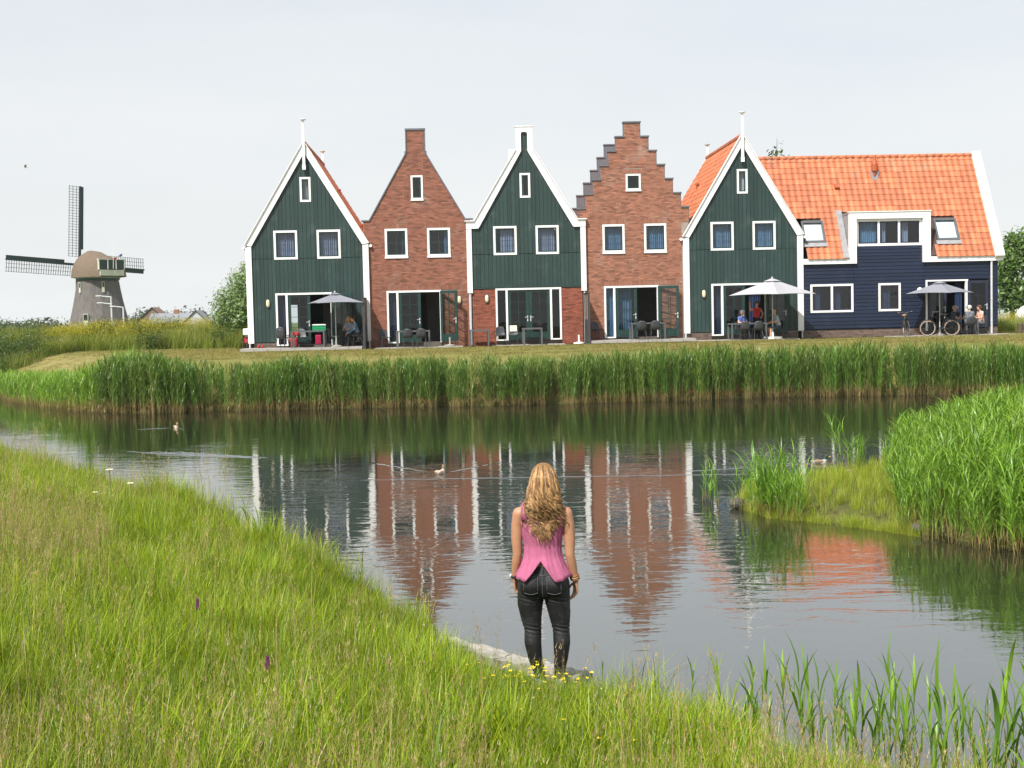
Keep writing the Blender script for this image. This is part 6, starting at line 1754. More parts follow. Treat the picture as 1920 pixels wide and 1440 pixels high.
# drop hands and forearms: keep the piece joined to the hips
par = list(range(nv))
def find(a):
    while par[a] != a: par[a] = par[par[a]]; a = par[a]
    return a
for f in fs:
    r0 = find(f[0])
    for i in f[1:]: par[find(i)] = r0
cen = int(np.argmin(np.linalg.norm(co - np.array([0, -.14, .85]), axis=1))); rc = find(cen)
fs = [f for f in fs if find(f[0]) == rc]
used = sorted({i for f in fs for i in f}); remap = {u: k for k, u in enumerate(used)}
jv = co[used] + no[used] * .006
wr_ = .0035 * np.sin(jv[:, 2] * 210 + jv[:, 0] * 40) * (np.exp(-((jv[:, 2] - .47) / .035) ** 2) + np.exp(-((jv[:, 2] - .12) / .05) ** 2) + .6 * np.exp(-((jv[:, 2] - .70) / .03) ** 2))
jv += no[used] * wr_[:, None]
jme = bpy.data.meshes.new('jeans'); jme.from_pydata([tuple(v) for v in jv], [], [tuple(remap[i] for i in f) for f in fs]); jme.materials.append(M['jeans'])
jme.polygons.foreach_set('use_smooth', np.ones(len(jme.polygons), bool))
jo = link('jeans', jme, wo)
from mathutils.bvhtree import BVHTree
bvh = BVHTree.FromPolygons([tuple(v) for v in jv], [tuple(remap[i] for i in f) for f in fs])
def back_patch(pts, off):
    out = []
    for x, z in pts:
        h_ = bvh.ray_cast(V3((x, -.6, z)), V3((0, 1, 0)))
        out.append((h_[0] + V3((0, -off, 0))) if h_[0] else V3((x, -.12, z)))
    return out
for s in (-1, 1):
    mb = MB(); g = []
    for j in range(7):
        for i in range(6):
            u_ = i / 5; v_ = j / 6
            x = s * (.035 + .105 * u_ + (.0 if v_ > .4 else .0)); z = .885 - .125 * v_ - (.012 * (1 - abs(2 * u_ - 1)) if v_ > .95 else 0)
            g.append((x, z))
    P_ = back_patch(g, .004); mb.v = [tuple(p) for p in P_]
    for j in range(6):
        for i in range(5): mb.f.append((j * 6 + i, j * 6 + i + 1, (j + 1) * 6 + i + 1, (j + 1) * 6 + i)); mb.m.append(0); mb.t.append(0.0)
    po = mb.build('pocket', M['jeans'], jo, smooth=True)
    ms = MB(); per = [g[i] for i in range(6)] + [g[j * 6 + 5] for j in range(1, 7)] + [g[36 + i] for i in range(4, -1, -1)] + [g[j * 6] for j in range(5, 0, -1)]
    ms.tube([tuple(p) for p in back_patch(per + per[:1], .006)], .0016, 4, cap=False); ms.build('seam', M['cloth_grey'], jo)
mb = MB(); mb.tube([tuple(p) for p in back_patch([(0, z) for z in np.linspace(.945, .73, 12)], .003)], .002, 4); mb.build('seam', M['cloth_grey'], jo)
mb = MB(); mb.tube([tuple(p) for p in back_patch([(x, .915 - .025 * (1 - abs(x) / .16)) for x in np.linspace(-.15, .15, 14)], .003)], .002, 4); mb.build('seam', M['cloth_grey'], jo)
for x in (-.09, .0, .09):
    mb = MB(); a, b_ = back_patch([(x, .952), (x, .905)], .006); mb.beam(a, b_, .012, .006); mb.build('belt_loop', M['jeans'], jo)
# shoes
for x, y in ((-.046, 0), (.108, 0)):
    mb = MB(); capsule(mb, (x, -.025, .04), (x + (.018 if x > 0 else -.012), .16, .034), .046, .041, 12); mb.build('shoe', M['cloth_grey'], wo, smooth=True)
# pink sleeveless top: hem parts at the back in an upturned V, ruffled edge
NA, NL = 96, 22
prof = [(0.0, .203, .178), (.06, .197, .170), (.16, .175, .142), (.30, .146, .101), (.45, .139, .094), (.62, .156, .102), (.78, .172, .104), (.88, .168, .098), (.95, .140, .080), (1.0, .105, .062)]
pz = [p[0] for p in prof]
V = []
for j in range(NL + 1):
    f = j / NL
    for i in range(NA):
        a = 2 * math.pi * i / NA; ca, sa = math.cos(a), math.sin(a)
        hem = .862
        if sa < 0:
            d = abs(ca * .19 + .012); hem += .125 * max(0, 1 - d / .10) ** .8
            hem += .012 * math.cos(ca * 6)
        z = hem + (1.392 - hem) * f
        fz = (z - .862) / (1.392 - .862)
        rx = np.interp(fz, pz, [p[1] for p in prof]); ry = np.interp(fz, pz, [p[2] for p in prof])
        ruf = max(0, 1 - f * 5) * .006 * math.sin(a * 13 + 1.2 * math.sin(a * 3)) + max(0, 1 - f * 9) * .012
        fold = .004 * math.sin(a * 9 + f * 5) * (1 - f) + .003 * math.sin(a * 23 + f * 11)
        by = -.022 * max(0, 1 - fz * 2.2)
        V.append(((rx + ruf + fold) * ca, (ry + ruf + fold) * sa + by - .004, z - .018 * max(0, fz - .8) * abs(ca) ** 2 * 8))
F = [(j * NA + i, j * NA + (i + 1) % NA, (j + 1) * NA + (i + 1) % NA, (j + 1) * NA + i) for j in range(NL) for i in range(NA)]
tp = MB(); tp.v = V; tp.f = F; tp.m = [0] * len(F); tp.t = [0.0] * len(F)
to = tp.build('top', M['pink_cotton'], wo, smooth=True); md = to.modifiers.new('t', 'SOLIDIFY'); md.thickness = .004
for s in (-1, 1):
    mb = MB(); mb.tube([(s * .125, -.075, 1.30), (s * .128, -.05, 1.378), (s * .125, 0, 1.402), (s * .122, .05, 1.375), (s * .12, .08, 1.30)], [.030, .030, .030, .030, .030], 8); mb.build('strap', M['pink_cotton'], to, smooth=True)
# bracelets and watch
def cuff(name, pt, ax, r_, th, mt):
    mb = MB(); ax = V3(ax).normalized(); a = ax.cross(V3((0, 1, 0))).normalized(); b_ = ax.cross(a)
    mb.tube([V3(pt) + (a * math.cos(2 * math.pi * k / 16) + b_ * math.sin(2 * math.pi * k / 16)) * r_ for k in range(17)], th, 6, cap=False); return mb.build(name, M[mt], wo, smooth=True)
for k, mt in enumerate(('tyre_tan', 'leather_tan', 'tyre_tan')): cuff('bracelet', (.2385 - .003 * k, .017, .833 + .013 * k), (.17, .1, -1), .032 + .001 * k, .006, mt)
cuff('watch', (-.2195, .017, .858), (-.12, .1, -1), .031, .008, 'black')
mb = MB(); mb.ball((-.249, .008, .860), .010, .018, .018, 10); mb.build('watch_face', M['pale_metal'], wo, smooth=True)
# hair: a full cap plus a few hundred wavy locks
hb2 = MB(); hb2.ball((.018, -.022, 1.615), .098, .112, .112, 16)
loft(hb2, [(.018, -.055, 1.14, .02, .012), (.018, -.075, 1.22, .055, .026), (.020, -.080, 1.32, .085, .040), (.020, -.066, 1.42, .104, .062), (.018, -.045, 1.52, .106, .082), (.018, -.030, 1.60, .098, .090), (.018, -.025, 1.66, .075, .085)], 20)
mat('hair_root_shade', (0.13, 0.065, 0.026), .6, (0.12, 0.06, 0.025), 14)  # brown roots, darkened so the colour holds the shade between locks
hme = fuse(hb2, .012, 4); hme.materials.clear(); hme.materials.append(M['hair_root_shade'])
ho = link('hair', hme, wo)
lk = MB(); rh = random.Random(12)
for k in range(1700):
    az = rh.uniform(math.radians(-168), math.radians(-12)) if k % 5 else rh.uniform(math.radians(-200), math.radians(20))
    el = rh.uniform(.05, 1.0)
    d = V3((math.cos(az), math.sin(az), 0))
    st = V3((.018, -.018, 1.612)) + V3((d.x * .096 * math.cos(el * 1.45), d.y * .112 * math.cos(el * 1.45), .112 * math.sin(el * 1.45)))
    side = d.x
    ln = rh.uniform(.20, .49) * (1.06 - .34 * abs(side + .12))
    endz = max(1.095, 1.60 - ln); spread = .045 + .075 * rh.random()
    end = V3((.018 + side * spread * 1.12 + rh.gauss(0, .018), -.085 - .035 * rh.random() + .06 * max(0, abs(side) - .6), endz))
    mid = V3((.018 + d.x * .118, -.018 + d.y * .116 - .014, 1.50 - .08 * rh.random()))
    m2 = V3((.026 + side * .118 + rh.gauss(0, .014), -.080 + .05 * max(0, abs(side) - .55), 1.34))
    pts = []; rad = []; n = 22; ph = 4 * math.sin(az * 6.5) + 3 * el + rh.gauss(0, .55); wl = 15.5 + 1.5 * math.sin(az * 9); am = rh.uniform(.010, .026); r0 = rh.uniform(.0014, .0038)
    ctrl = [st, mid, m2, end] if endz < 1.30 else [st, mid, end]
    pv = V3((d.y, -d.x, 0))
    for i in range(n + 1):
        f = i / n; q = f * (len(ctrl) - 1); a = min(int(q), len(ctrl) - 2); g = q - a
        p0, p1, p2, p3 = ctrl[max(a - 1, 0)], ctrl[a], ctrl[a + 1], ctrl[min(a + 2, len(ctrl) - 1)]
        p = .5 * ((2 * p1) + (p2 - p0) * g + (2 * p0 - 5 * p1 + 4 * p2 - p3) * g * g + (3 * p1 - p0 - 3 * p2 + p3) * g ** 3)
        w_ = min(1, f * 1.6) * am
        p = p + V3((1, 0, 0)) * (w_ * math.sin(f * wl + ph)) + V3((0, -1, 0)) * (w_ * .8 * math.cos(f * wl + ph) + .004 + .008 * rh.random() * 0)
        pts.append(p); rad.append(r0 * (1 - .6 * f ** 2))
    lk.tube(pts, rad, 5, 0, max(-1.05, min(1.3, .62 * math.sin(az * 11 + el * 5) + .45 * math.sin(az * 23 + 1.7) + rh.gauss(.08, .42))))
tag(lk.build('lock', M['hair_honey'], ho, smooth=True), kind='stuff')
for k, pp in enumerate((((-.12, -.04, 1.40), (-.17, -.03, 1.36), (-.19, -.035, 1.31), (-.175, -.045, 1.27)), ((.12, -.04, 1.38), (.17, -.05, 1.30), (.20, -.055, 1.27), (.205, -.05, 1.24)), ((-.11, -.05, 1.42), (-.155, -.05, 1.33), (-.145, -.06, 1.27), (-.165, -.06, 1.24)))):
    mb = MB(); mb.tube(pp, [.006, .006, .005, .002], 6); mb.build('curl', M['hair_honey'], ho, smooth=True)

# ------------------------------------------------------------------ vegetation sources (tufts and stalks, instanced many times)
def blades(n, rad, h, w, lean, rng, cols, nseg=3, z0=0.0, base=None, az=None, taper=.5, droop=1.0):
    """n curved tapering blades; returns verts, quads, colours"""
    if base is None:
        a = rng.uniform(0, 2 * np.pi, n); r_ = rad * np.sqrt(rng.random(n)); bx, by = r_ * np.cos(a), r_ * np.sin(a); bz = np.full(n, z0)
    else: bx, by, bz = base.T
    az = rng.uniform(0, 2 * np.pi, n) if az is None else az
    H = rng.uniform(h[0], h[1], n); Ln = rng.uniform(lean[0], lean[1], n); W = rng.uniform(w[0], w[1], n)
    V = np.zeros((n, (nseg + 1) * 2, 3))
    tw = rng.uniform(-.6, .6, n)
    for k in range(nseg + 1):
        f = k / nseg
        out = Ln * H * f ** 1.8; up_ = H * (f - droop * .32 * Ln * f ** 2.6)
        ww = W * (1 - f ** 2.2) * (.55 + .45 * min(1, f * 4)) * .5 + .0002
        px = -np.sin(az + tw * f); py = np.cos(az + tw * f)
        cx, cy = bx + np.cos(az) * out, by + np.sin(az) * out
        V[:, 2 * k] = np.stack([cx - px * ww, cy - py * ww, bz + up_], 1); V[:, 2 * k + 1] = np.stack([cx + px * ww, cy + py * ww, bz + up_], 1)
    m_ = (nseg + 1) * 2
    F = np.concatenate([np.array([[2 * k, 2 * k + 1, 2 * k + 3, 2 * k + 2]]) for k in range(nseg)], 0)
    F = (F[None] + (np.arange(n) * m_)[:, None, None]).reshape(-1, 4)
    ci = rng.choice(len(cols), n); C = np.array(cols)[ci] * rng.uniform(.8, 1.2, (n, 1))
    return V.reshape(-1, 3), F, np.repeat(C, m_, 0)

def merge(*parts):
    V = []; F = []; C = []; k = 0
    for v, f, c in parts: V.append(v); F.append(f + k); C.append(c); k += len(v)
    return np.vstack(V), np.vstack(F), np.vstack(C)

def source(coll, name, vfc, mt):
    me = np_mesh(name, vfc[0], vfc[1], M[mt], cols=vfc[2], smooth=True)
    o = bpy.data.objects.new(name, me); coll.objects.link(o); return o

G1, G2, G3, G4 = (0.220, 0.295, 0.010), (0.150, 0.235, 0.010), (0.285, 0.325, 0.016), (0.072, 0.138, 0.010)
S1, S2 = (0.36, 0.28, 0.13), (0.29, 0.19, 0.10)

def seedheads(n, rad, h, rng, kind):
    """thin stems with a plume: many tiny slivers round the top of the stem"""
    V, F, C = blades(n, rad, h, (.0022, .0035), (.05, .35), rng, [(0.20, 0.20, 0.06), S1], 4)
    parts = [(V, F, C)]
    tips = V.reshape(n, 10, 3)
    for i in range(n):
        t0 = tips[i, 4:10:2].mean(0); t1 = tips[i, 8]; t2 = tips[i, 6]
        m_ = 22 if kind == 0 else 14
        f = rng.random(m_)
        b = t2[None] * (1 - f[:, None]) + t1[None] * f[:, None]
        if kind == 0:
            b = b + rng.normal(0, .018, b.shape) * (1.2 - f[:, None]); l = (.014, .03); w = (.003, .0055); le = (.2, 1.0)
        else:
            b = b + rng.normal(0, .004, b.shape); l = (.014, .024); w = (.004, .006); le = (.05, .4)
        col = [S1, S2, (0.33, 0.26, 0.15)] if kind == 0 else [(0.38, 0.24, 0.15), (0.33, 0.20, 0.12), S1]
        parts.append(blades(m_, 0, l, w, le, rng, col, 1, base=b))
    return merge(*parts)

def quiet(name): return bpy.data.collections.new(name)
r1 = np.random.default_rng(11)
c_tuft = quiet('tufts')
for i in range(6): source(c_tuft, f'tuft_{i:02d}', blades(46, .13, (.20, .46), (.0035, .0070), (.10, .75), r1, [G1, G2, G3, G4, G1], 3), 'leaf_inst')
for i in range(3): source(c_tuft, f'tuft_{6 + i:02d}', merge(blades(30, .14, (.16, .36), (.004, .008), (.2, .9), r1, [G1, G3, G2], 3), seedheads(5, .12, (.42, .70), r1, i % 2)), 'leaf_inst')
for i in range(2): source(c_tuft, f'tuft_{9 + i:02d}', merge(blades(16, .14, (.15, .34), (.004, .007), (.2, .9), r1, [G1, S1, G3], 3), seedheads(11, .15, (.45, .78), r1, i)), 'leaf_inst')
for i in range(3): source(c_tuft, f'tuft_{11 + i:02d}', merge(blades(9, .07, (.12, .26), (.022, .045), (.3, 1.1), r1, [(0.12, 0.20, 0.02), (0.16, 0.24, 0.022)], 3), blades(14, .12, (.2, .4), (.004, .007), (.1, .7), r1, [G1, G3], 3)), 'leaf_inst')
c_lawn = quiet('lawn_tufts')
for i in range(4): source(c_lawn, f'lawn_{i:02d}', blades(26, .16, (.03, .085), (.005, .010), (.2, 1.0), r1, [(0.12, 0.16, 0.025), (0.19, 0.19, 0.045), (0.30, 0.24, 0.09)], 2), 'leaf_inst')

def reed_stalk(rng, H, nl, leaf=(.36, .56), width=(.018, .030), greens=None, up=(.35, .9), dead=True, start=.17, off=(0, 0), lean=.06):
    greens = greens or [(0.075, 0.155, 0.020), (0.105, 0.190, 0.024), (0.058, 0.125, 0.020)]
    la = rng.uniform(0, 6.28); lx, ly = lean * H * math.cos(la) * rng.random(), lean * H * math.sin(la) * rng.random()
    parts = []
    r_ = .0045; V = []; n = 4
    for k in range(n + 1):
        f = k / n
        for j in range(3):
            a = 2 * math.pi * j / 3; V.append((off[0] + lx * f * f + r_ * (1 - .6 * f) * math.cos(a), off[1] + ly * f * f + r_ * (1 - .6 * f) * math.sin(a), H * .93 * f))
    F = [(k * 3 + j, k * 3 + (j + 1) % 3, (k + 1) * 3 + (j + 1) % 3, (k + 1) * 3 + j) for k in range(n) for j in range(3)]
    C = np.array([((0.24, 0.17, 0.075) if v[2] < H * .16 else greens[0]) for v in V])
    parts.append((np.array(V), np.array(F), C))
    f = np.linspace(start, .97, nl) + rng.normal(0, .02, nl); f = np.clip(f, .05, .99)
    base = np.stack([off[0] + lx * f * f, off[1] + ly * f * f, H * .93 * f], 1)
    az = la + np.arange(nl) * 2.4 + rng.normal(0, .5, nl)
    parts.append(blades(nl, 0, leaf, width, up, rng, greens, 4, base=base, az=az, droop=1.35))
    if dead:
        m_ = 2; fb = rng.uniform(.02, .16, m_)
        parts.append(blades(m_, 0, (.2, .4), (.008, .016), (.5, 1.3), rng, [(0.34, 0.25, 0.11), (0.28, 0.18, 0.07)], 3, base=np.stack([np.full(m_, off[0]), np.full(m_, off[1]), H * fb], 1)))
    return merge(*parts)
c_reed = quiet('reeds')
for i in range(9):
    st = [reed_stalk(r1, r1.uniform(1.45, 1.85), 13, off=(r1.normal(0, .10), r1.normal(0, .10))) for _ in range(5)]
    st.append(blades(4, .16, (.5, 1.15), (.006, .010), (.02, .16), r1, [(0.36, 0.26, 0.12), (0.30, 0.20, 0.09)], 2))
    source(c_reed, f'reed_{i:02d}', merge(*st), 'reed_inst')
c_fresh = quiet('fresh_reeds')
fg = [(0.135, 0.255, 0.024), (0.170, 0.295, 0.028), (0.095, 0.195, 0.024)]
for i in range(9):
    st = [reed_stalk(r1, r1.uniform(.95, 1.30), 10, (.36, .60), (.016, .028), fg, (.35, 1.05), off=(r1.normal(0, .12), r1.normal(0, .12)), lean=.14) for _ in range(4)]
    st.append(blades(4, .16, (.4, .9), (.005, .009), (.05, .4), r1, [(0.40, 0.30, 0.12), (0.30, 0.22, 0.08)], 2))
    source(c_fresh, f'fresh_{i:02d}', merge(*st), 'reed_inst')
c_sedge = quiet('sedge')
for i in range(5): source(c_sedge, f'sedge_{i:02d}', blades(26, .16, (.35, .85), (.006, .012), (.1, .7), r1, [(0.24, 0.30, 0.018), (0.18, 0.26, 0.02), (0.31, 0.33, 0.03)], 4), 'leaf_inst')
c_weed = quiet('weeds')
for i in range(5): source(c_weed, f'weed_{i:02d}', merge(blades(34, .30, (.45, 1.05), (.012, .026), (.1, .7), r1, [(0.115, 0.19, 0.018), (0.16, 0.225, 0.02), (0.20, 0.25, 0.025)], 3), blades(14, .3, (.7, 1.25), (.006, .010), (.1, .5), r1, [(0.30, 0.27, 0.10), (0.24, 0.24, 0.06)], 3)), 'leaf_inst')
for i in range(3):
    top = blades(60, 0, (.05, .12), (.03, .06), (.3, 1.2), r1, [(0.36, 0.30, 0.012), (0.26, 0.25, 0.02)], 1, base=np.stack([r1.normal(0, .25, 60), r1.normal(0, .25, 60), r1.uniform(.65, 1.15, 60)], 1))
    source(c_weed, f'weed_{5 + i:02d}', merge(blades(30, .30, (.5, 1.0), (.012, .026), (.1, .6), r1, [(0.15, 0.215, 0.018), (0.20, 0.25, 0.02)], 3), top), 'leaf_inst')
for i in range(2):
    lf = blades(170, 0, (.06, .13), (.03, .06), (.4, 1.4), r1, [(0.045, 0.085, 0.018), (0.06, 0.11, 0.02), (0.035, 0.07, 0.016)], 2, base=np.stack([r1.normal(0, .28, 170), r1.normal(0, .28, 170), np.abs(r1.normal(.45, .3, 170))], 1))
    source(c_weed, f'weed_{8 + i:02d}', lf, 'leaf_inst')

def scatter(name, pts, yaw, scl, shade, dry, idx, coll, kind='stuff', tilt=.06):
    n = len(pts)
    me = bpy.data.meshes.new(name); me.vertices.add(n); me.vertices.foreach_set('co', np.asarray(pts, np.float32).ravel())
    rot = np.stack([RNG.normal(0, tilt, n), RNG.normal(0, tilt, n), yaw], 1).astype(np.float32)
    for nm, tp, key, val in (('rot', 'FLOAT_VECTOR', 'vector', rot), ('scl', 'FLOAT', 'value', scl), ('shade', 'FLOAT', 'value', shade), ('dry', 'FLOAT', 'value', dry), ('pick', 'INT', 'value', idx)):
        a = me.attributes.new(nm, tp, 'POINT'); a.data.foreach_set(key, np.asarray(val, np.int32 if tp == 'INT' else np.float32).ravel())
    o = link(name, me); tag(o, kind=kind)
    g = bpy.data.node_groups.new(name, 'GeometryNodeTree')
    g.interface.new_socket('Geometry', in_out='INPUT', socket_type='NodeSocketGeometry'); g.interface.new_socket('Geometry', in_out='OUTPUT', socket_type='NodeSocketGeometry')
    N = g.nodes; L = g.links
    gi = N.new('NodeGroupInput'); go = N.new('NodeGroupOutput')
    ip = N.new('GeometryNodeInstanceOnPoints'); ci = N.new('GeometryNodeCollectionInfo')
    ci.inputs['Collection'].default_value = coll; ci.inputs['Separate Children'].default_value = True; ci.inputs['Reset Children'].default_value = True
    def attr(nm, dt):
        a = N.new('GeometryNodeInputNamedAttribute'); a.data_type = dt; a.inputs['Name'].default_value = nm; return a.outputs['Attribute']
    e2 = N.new('FunctionNodeEulerToRotation'); L.new(attr('rot', 'FLOAT_VECTOR'), e2.inputs[0])
    L.new(gi.outputs[0], ip.inputs['Points']); L.new(ci.outputs[0], ip.inputs['Instance']); ip.inputs['Pick Instance'].default_value = True
    L.new(attr('pick', 'INT'), ip.inputs['Instance Index']); L.new(e2.outputs[0], ip.inputs['Rotation']); L.new(attr('scl', 'FLOAT'), ip.inputs['Scale'])
    L.new(ip.outputs[0], go.inputs[0])
    md = o.modifiers.new('scatter', 'NODES'); md.node_group = g
    return o

def spread(x0, x1, y0, y1, dens, rng):
    n = int((x1 - x0) * (y1 - y0) * dens); return np.stack([rng.uniform(x0, x1, n), rng.uniform(y0, y1, n)], 1)

# near meadow
rg = np.random.default_rng(21)
P = np.vstack([spread(-7, 8, 3.0, 13, 95, rg), spread(-9, 1.5, 12, 20, 62, rg), spread(-17, -3, 19, 36, 34, rg)])
inw = inside(P, POND); dn = seg_dist(P, NEAR, False)
fov = np.abs(P[:, 0]) < (P[:, 1] * .43 + 2.2)
keep = (~inw | (dn < .10)) & fov & (dn < 14)
# keep the trodden edge and the woman's feet clear of the tallest grass
dw = np.hypot(P[:, 0] - WOX, P[:, 1] - WOY - .05); keep &= dw > .09
ed_d = seg_dist(P, np.array(ep), False); keep &= (ed_d > .17)
P = P[keep]; dn = dn[keep]
z = ground_z(P[:, 0], P[:, 1]); z = np.where(z < 0.02, 0.02, z)
n1 = fnoise(P[:, 0] * .55, P[:, 1] * .55, 31); n2 = fnoise(P[:, 0] * 1.6, P[:, 1] * 1.6, 41); n3 = fnoise(P[:, 0] * .28 + 3, P[:, 1] * .22, 51)
strawy = np.clip((n1 - .50) * 4 + (n3 - .5) * 2.2 + np.clip((-P[:, 0] - P[:, 1] * .22) * .22, -.2, .5), 0, 1)
front = np.clip((6.6 - P[:, 1]) * .5, 0, .5)
pr = rg.random(len(P))
seedp = .05 + .27 * strawy + front * .20
pk = np.where(pr < seedp * .55, rg.integers(6, 9, len(P)), np.where(pr < seedp, rg.integers(9, 11, len(P)), rg.integers(0, 6, len(P))))
pk = np.where(rg.random(len(P)) < .06, rg.integers(11, 14, len(P)), pk)
pk = np.where(np.hypot(P[:, 0] - WOX, P[:, 1] - WOY) < 1.3, pk % 6, pk)
scl = rg.uniform(.68, 1.18, len(P)) * (.72 + .55 * n2); scl *= np.where(dn < .55, np.where(fnoise(P[:, 0] * 1.3, P[:, 1] * 1.3, 57) > .52, rg.uniform(.9, 1.45, len(P)), .62), 1)
dwn = np.hypot((P[:, 0] - WOX) * 1.0, (P[:, 1] - WOY)); scl *= np.where(dwn < .55, .36, np.where(dwn < .9, .5, 1.0)) * np.where((dwn < 1.6), .85, 1)
scl *= 1 - .42 * sstep(.9, 1.7, P[:, 0]) * sstep(1.6, .6, dn)
ribbon = sstep(.9, .3, seg_dist(P, np.array(ep), False)); scl *= 1 - .45 * ribbon
scatter('meadow_grass', np.stack([P[:, 0], P[:, 1], z - .01], 1), rg.uniform(0, 6.28, len(P)), scl, np.clip(.64 + (n2 - .5) * 1.3 + rg.normal(0, .12, len(P)), 0, 1.2), np.clip(strawy * .08 + rg.normal(0, .04, len(P)), 0, .4), pk, c_tuft)

# lawn and dike
rg = np.random.default_rng(22)
P = np.vstack([spread(-24, 29, 43, 66, 24, rg)])
df = seg_dist(P, FAR, False); keep = ~inside(P, POND) & (df > 1.2)
uu = P[:, 0] * math.cos(ROW_A) + (P[:, 1] - 58.5) * math.sin(ROW_A); ww = -P[:, 0] * math.sin(ROW_A) + (P[:, 1] - 58.5) * math.cos(ROW_A)
keep &= ~((uu > -12.2) & (uu < 23) & (ww > -1.55)); keep &= fnoise(P[:, 0] * .45, P[:, 1] * .9, 63) + rg.normal(0, .06, len(P)) > .43
P = P[keep]
extra = np.stack([rg.uniform(-12.2, 13, 500), rg.normal(58.5 - 1.85, .10, 500)], 1); extra[:, 1] += extra[:, 0] * ROW_A; P = np.vstack([P, extra])
scatter('lawn_grass', np.stack([P[:, 0], P[:, 1], ground_z(P[:, 0], P[:, 1]) - .004], 1), rg.uniform(0, 6.28, len(P)), rg.uniform(.7, 1.5, len(P)), np.clip(rg.normal(.5, .2, len(P)), 0, 1), np.clip(rg.normal(.2, .2, len(P)), 0, .8), rg.integers(0, 4, len(P)), c_lawn)
rg = np.random.default_rng(23)
P = np.vstack([spread(-34, -11.6, 65.5, 74, 16, rg), spread(24, 38, 64, 74, 9, rg), spread(-30, -17.5, 55, 66, 6, rg)])
g_ = 66.6 - 0.12 * (P[:, 0] + 18)
left = P[:, 0] < 0
keep = np.where(left, (P[:, 1] > g_ - .6 * rg.random(len(P))) | (P[:, 0] < -22.6 - .55 * (66 - P[:, 1])), P[:, 1] > 64.5)
keep &= ~inside(P, POND) & (seg_dist(P, FAR, False) > 2.5)
keep &= ~((P[:, 0] > -15.2) & (P[:, 0] < -11) & (P[:, 1] < 65.8))
P = P[keep]; n1 = fnoise(P[:, 0] * .35, P[:, 1] * .35, 71); n2 = fnoise(P[:, 0] * .8, P[:, 1] * .8, 75)
yel = np.clip((n1 - .47) * 5, 0, 1) * (P[:, 0] > -27) * (P[:, 1] > 67.5)
bush = np.clip((n2 - .58) * 6, 0, 1) + (P[:, 0] < -24.5) * (P[:, 1] < 68) * .8 + (P[:, 0] < -27) * .25
pr = rg.random(len(P)); pk = np.where(pr < bush * .7, rg.integers(8, 10, len(P)), np.where(pr < bush * .7 + yel * .65, rg.integers(5, 8, len(P)), rg.integers(0, 5, len(P))))
scl = rg.uniform(.7, 1.15, len(P)) * np.where(P[:, 0] > 0, .75, .95)
scatter('dike_weeds', np.stack([P[:, 0], P[:, 1], ground_z(P[:, 0], P[:, 1]) - .03], 1), rg.uniform(0, 6.28, len(P)), scl, np.clip(.65 + rg.normal(0, .18, len(P)), 0, 1.2), np.clip(rg.normal(.03, .06, len(P)), 0, .5), pk, c_weed)

# far reed belt
rg = np.random.default_rng(24)
P = spread(-15.5, 33, 41.5, 46.5, 15, rg)
df = seg_dist(P, FAR, False); inw = inside(P, POND)
dep_ = np.where(inw, -df, df)
keep = (dep_ > -.10) & (dep_ < 2.15 + .5 * fnoise(P[:, 0] * .7, P[:, 1] * .2, 81)) & (P[:, 0] > -14.2)
P = P[keep]; dep_ = dep_[keep]; z = np.maximum(ground_z(P[:, 0], P[:, 1]), -.02)
hn = fnoise(P[:, 0] * .55, P[:, 1] * .3, 83)
want = 1.23 + .52 * hn + .16 * np.exp(-((P[:, 0] + 12.8) / 1.6) ** 2) - .10 * sstep(1.2, 2.2, dep_)
scl = (want - z * .80) / 1.66 * rg.uniform(.90, 1.08, len(P))
scatter('reed_belt', np.stack([P[:, 0], P[:, 1], z], 1), rg.uniform(0, 6.28, len(P)), scl, np.clip(.66 + (fnoise(P[:, 0] * .9, P[:, 1] * .9, 87) - .5) * .9 + rg.normal(0, .16, len(P)), 0, 1.25), np.clip(rg.normal(.02, .10, len(P)), 0, .5), rg.integers(0, 9, len(P)), c_reed, tilt=.07)
# paler growth on the bank beyond the corner
P = spread(-31, -13, 42.5, 68, 9, rg)
df = seg_dist(P, FAR, False); inw = inside(P, POND); dep_ = np.where(inw, -df, df)
keep = (dep_ > -.1) & (dep_ < 3.2) & ((P[:, 0] < -13.8))
P = P[keep]; dep_ = dep_[keep]; z = np.maximum(ground_z(P[:, 0], P[:, 1]), 0)
hh = np.interp(P[:, 0], [-22, -17.5, -14.8, -14], [.85, .95, 1.2, 1.35]) * rg.uniform(.8, 1.1, len(P)) * np.interp(dep_, [0, 2, 3.2], [1, .8, .55])
scatter('bank_reeds', np.stack([P[:, 0], P[:, 1], z], 1), rg.uniform(0, 6.28, len(P)), hh, np.clip(rg.normal(.75, .15, len(P)), 0, 1.1), np.clip(rg.normal(.05, .08, len(P)), 0, .4), rg.integers(0, 9, len(P)), c_fresh)
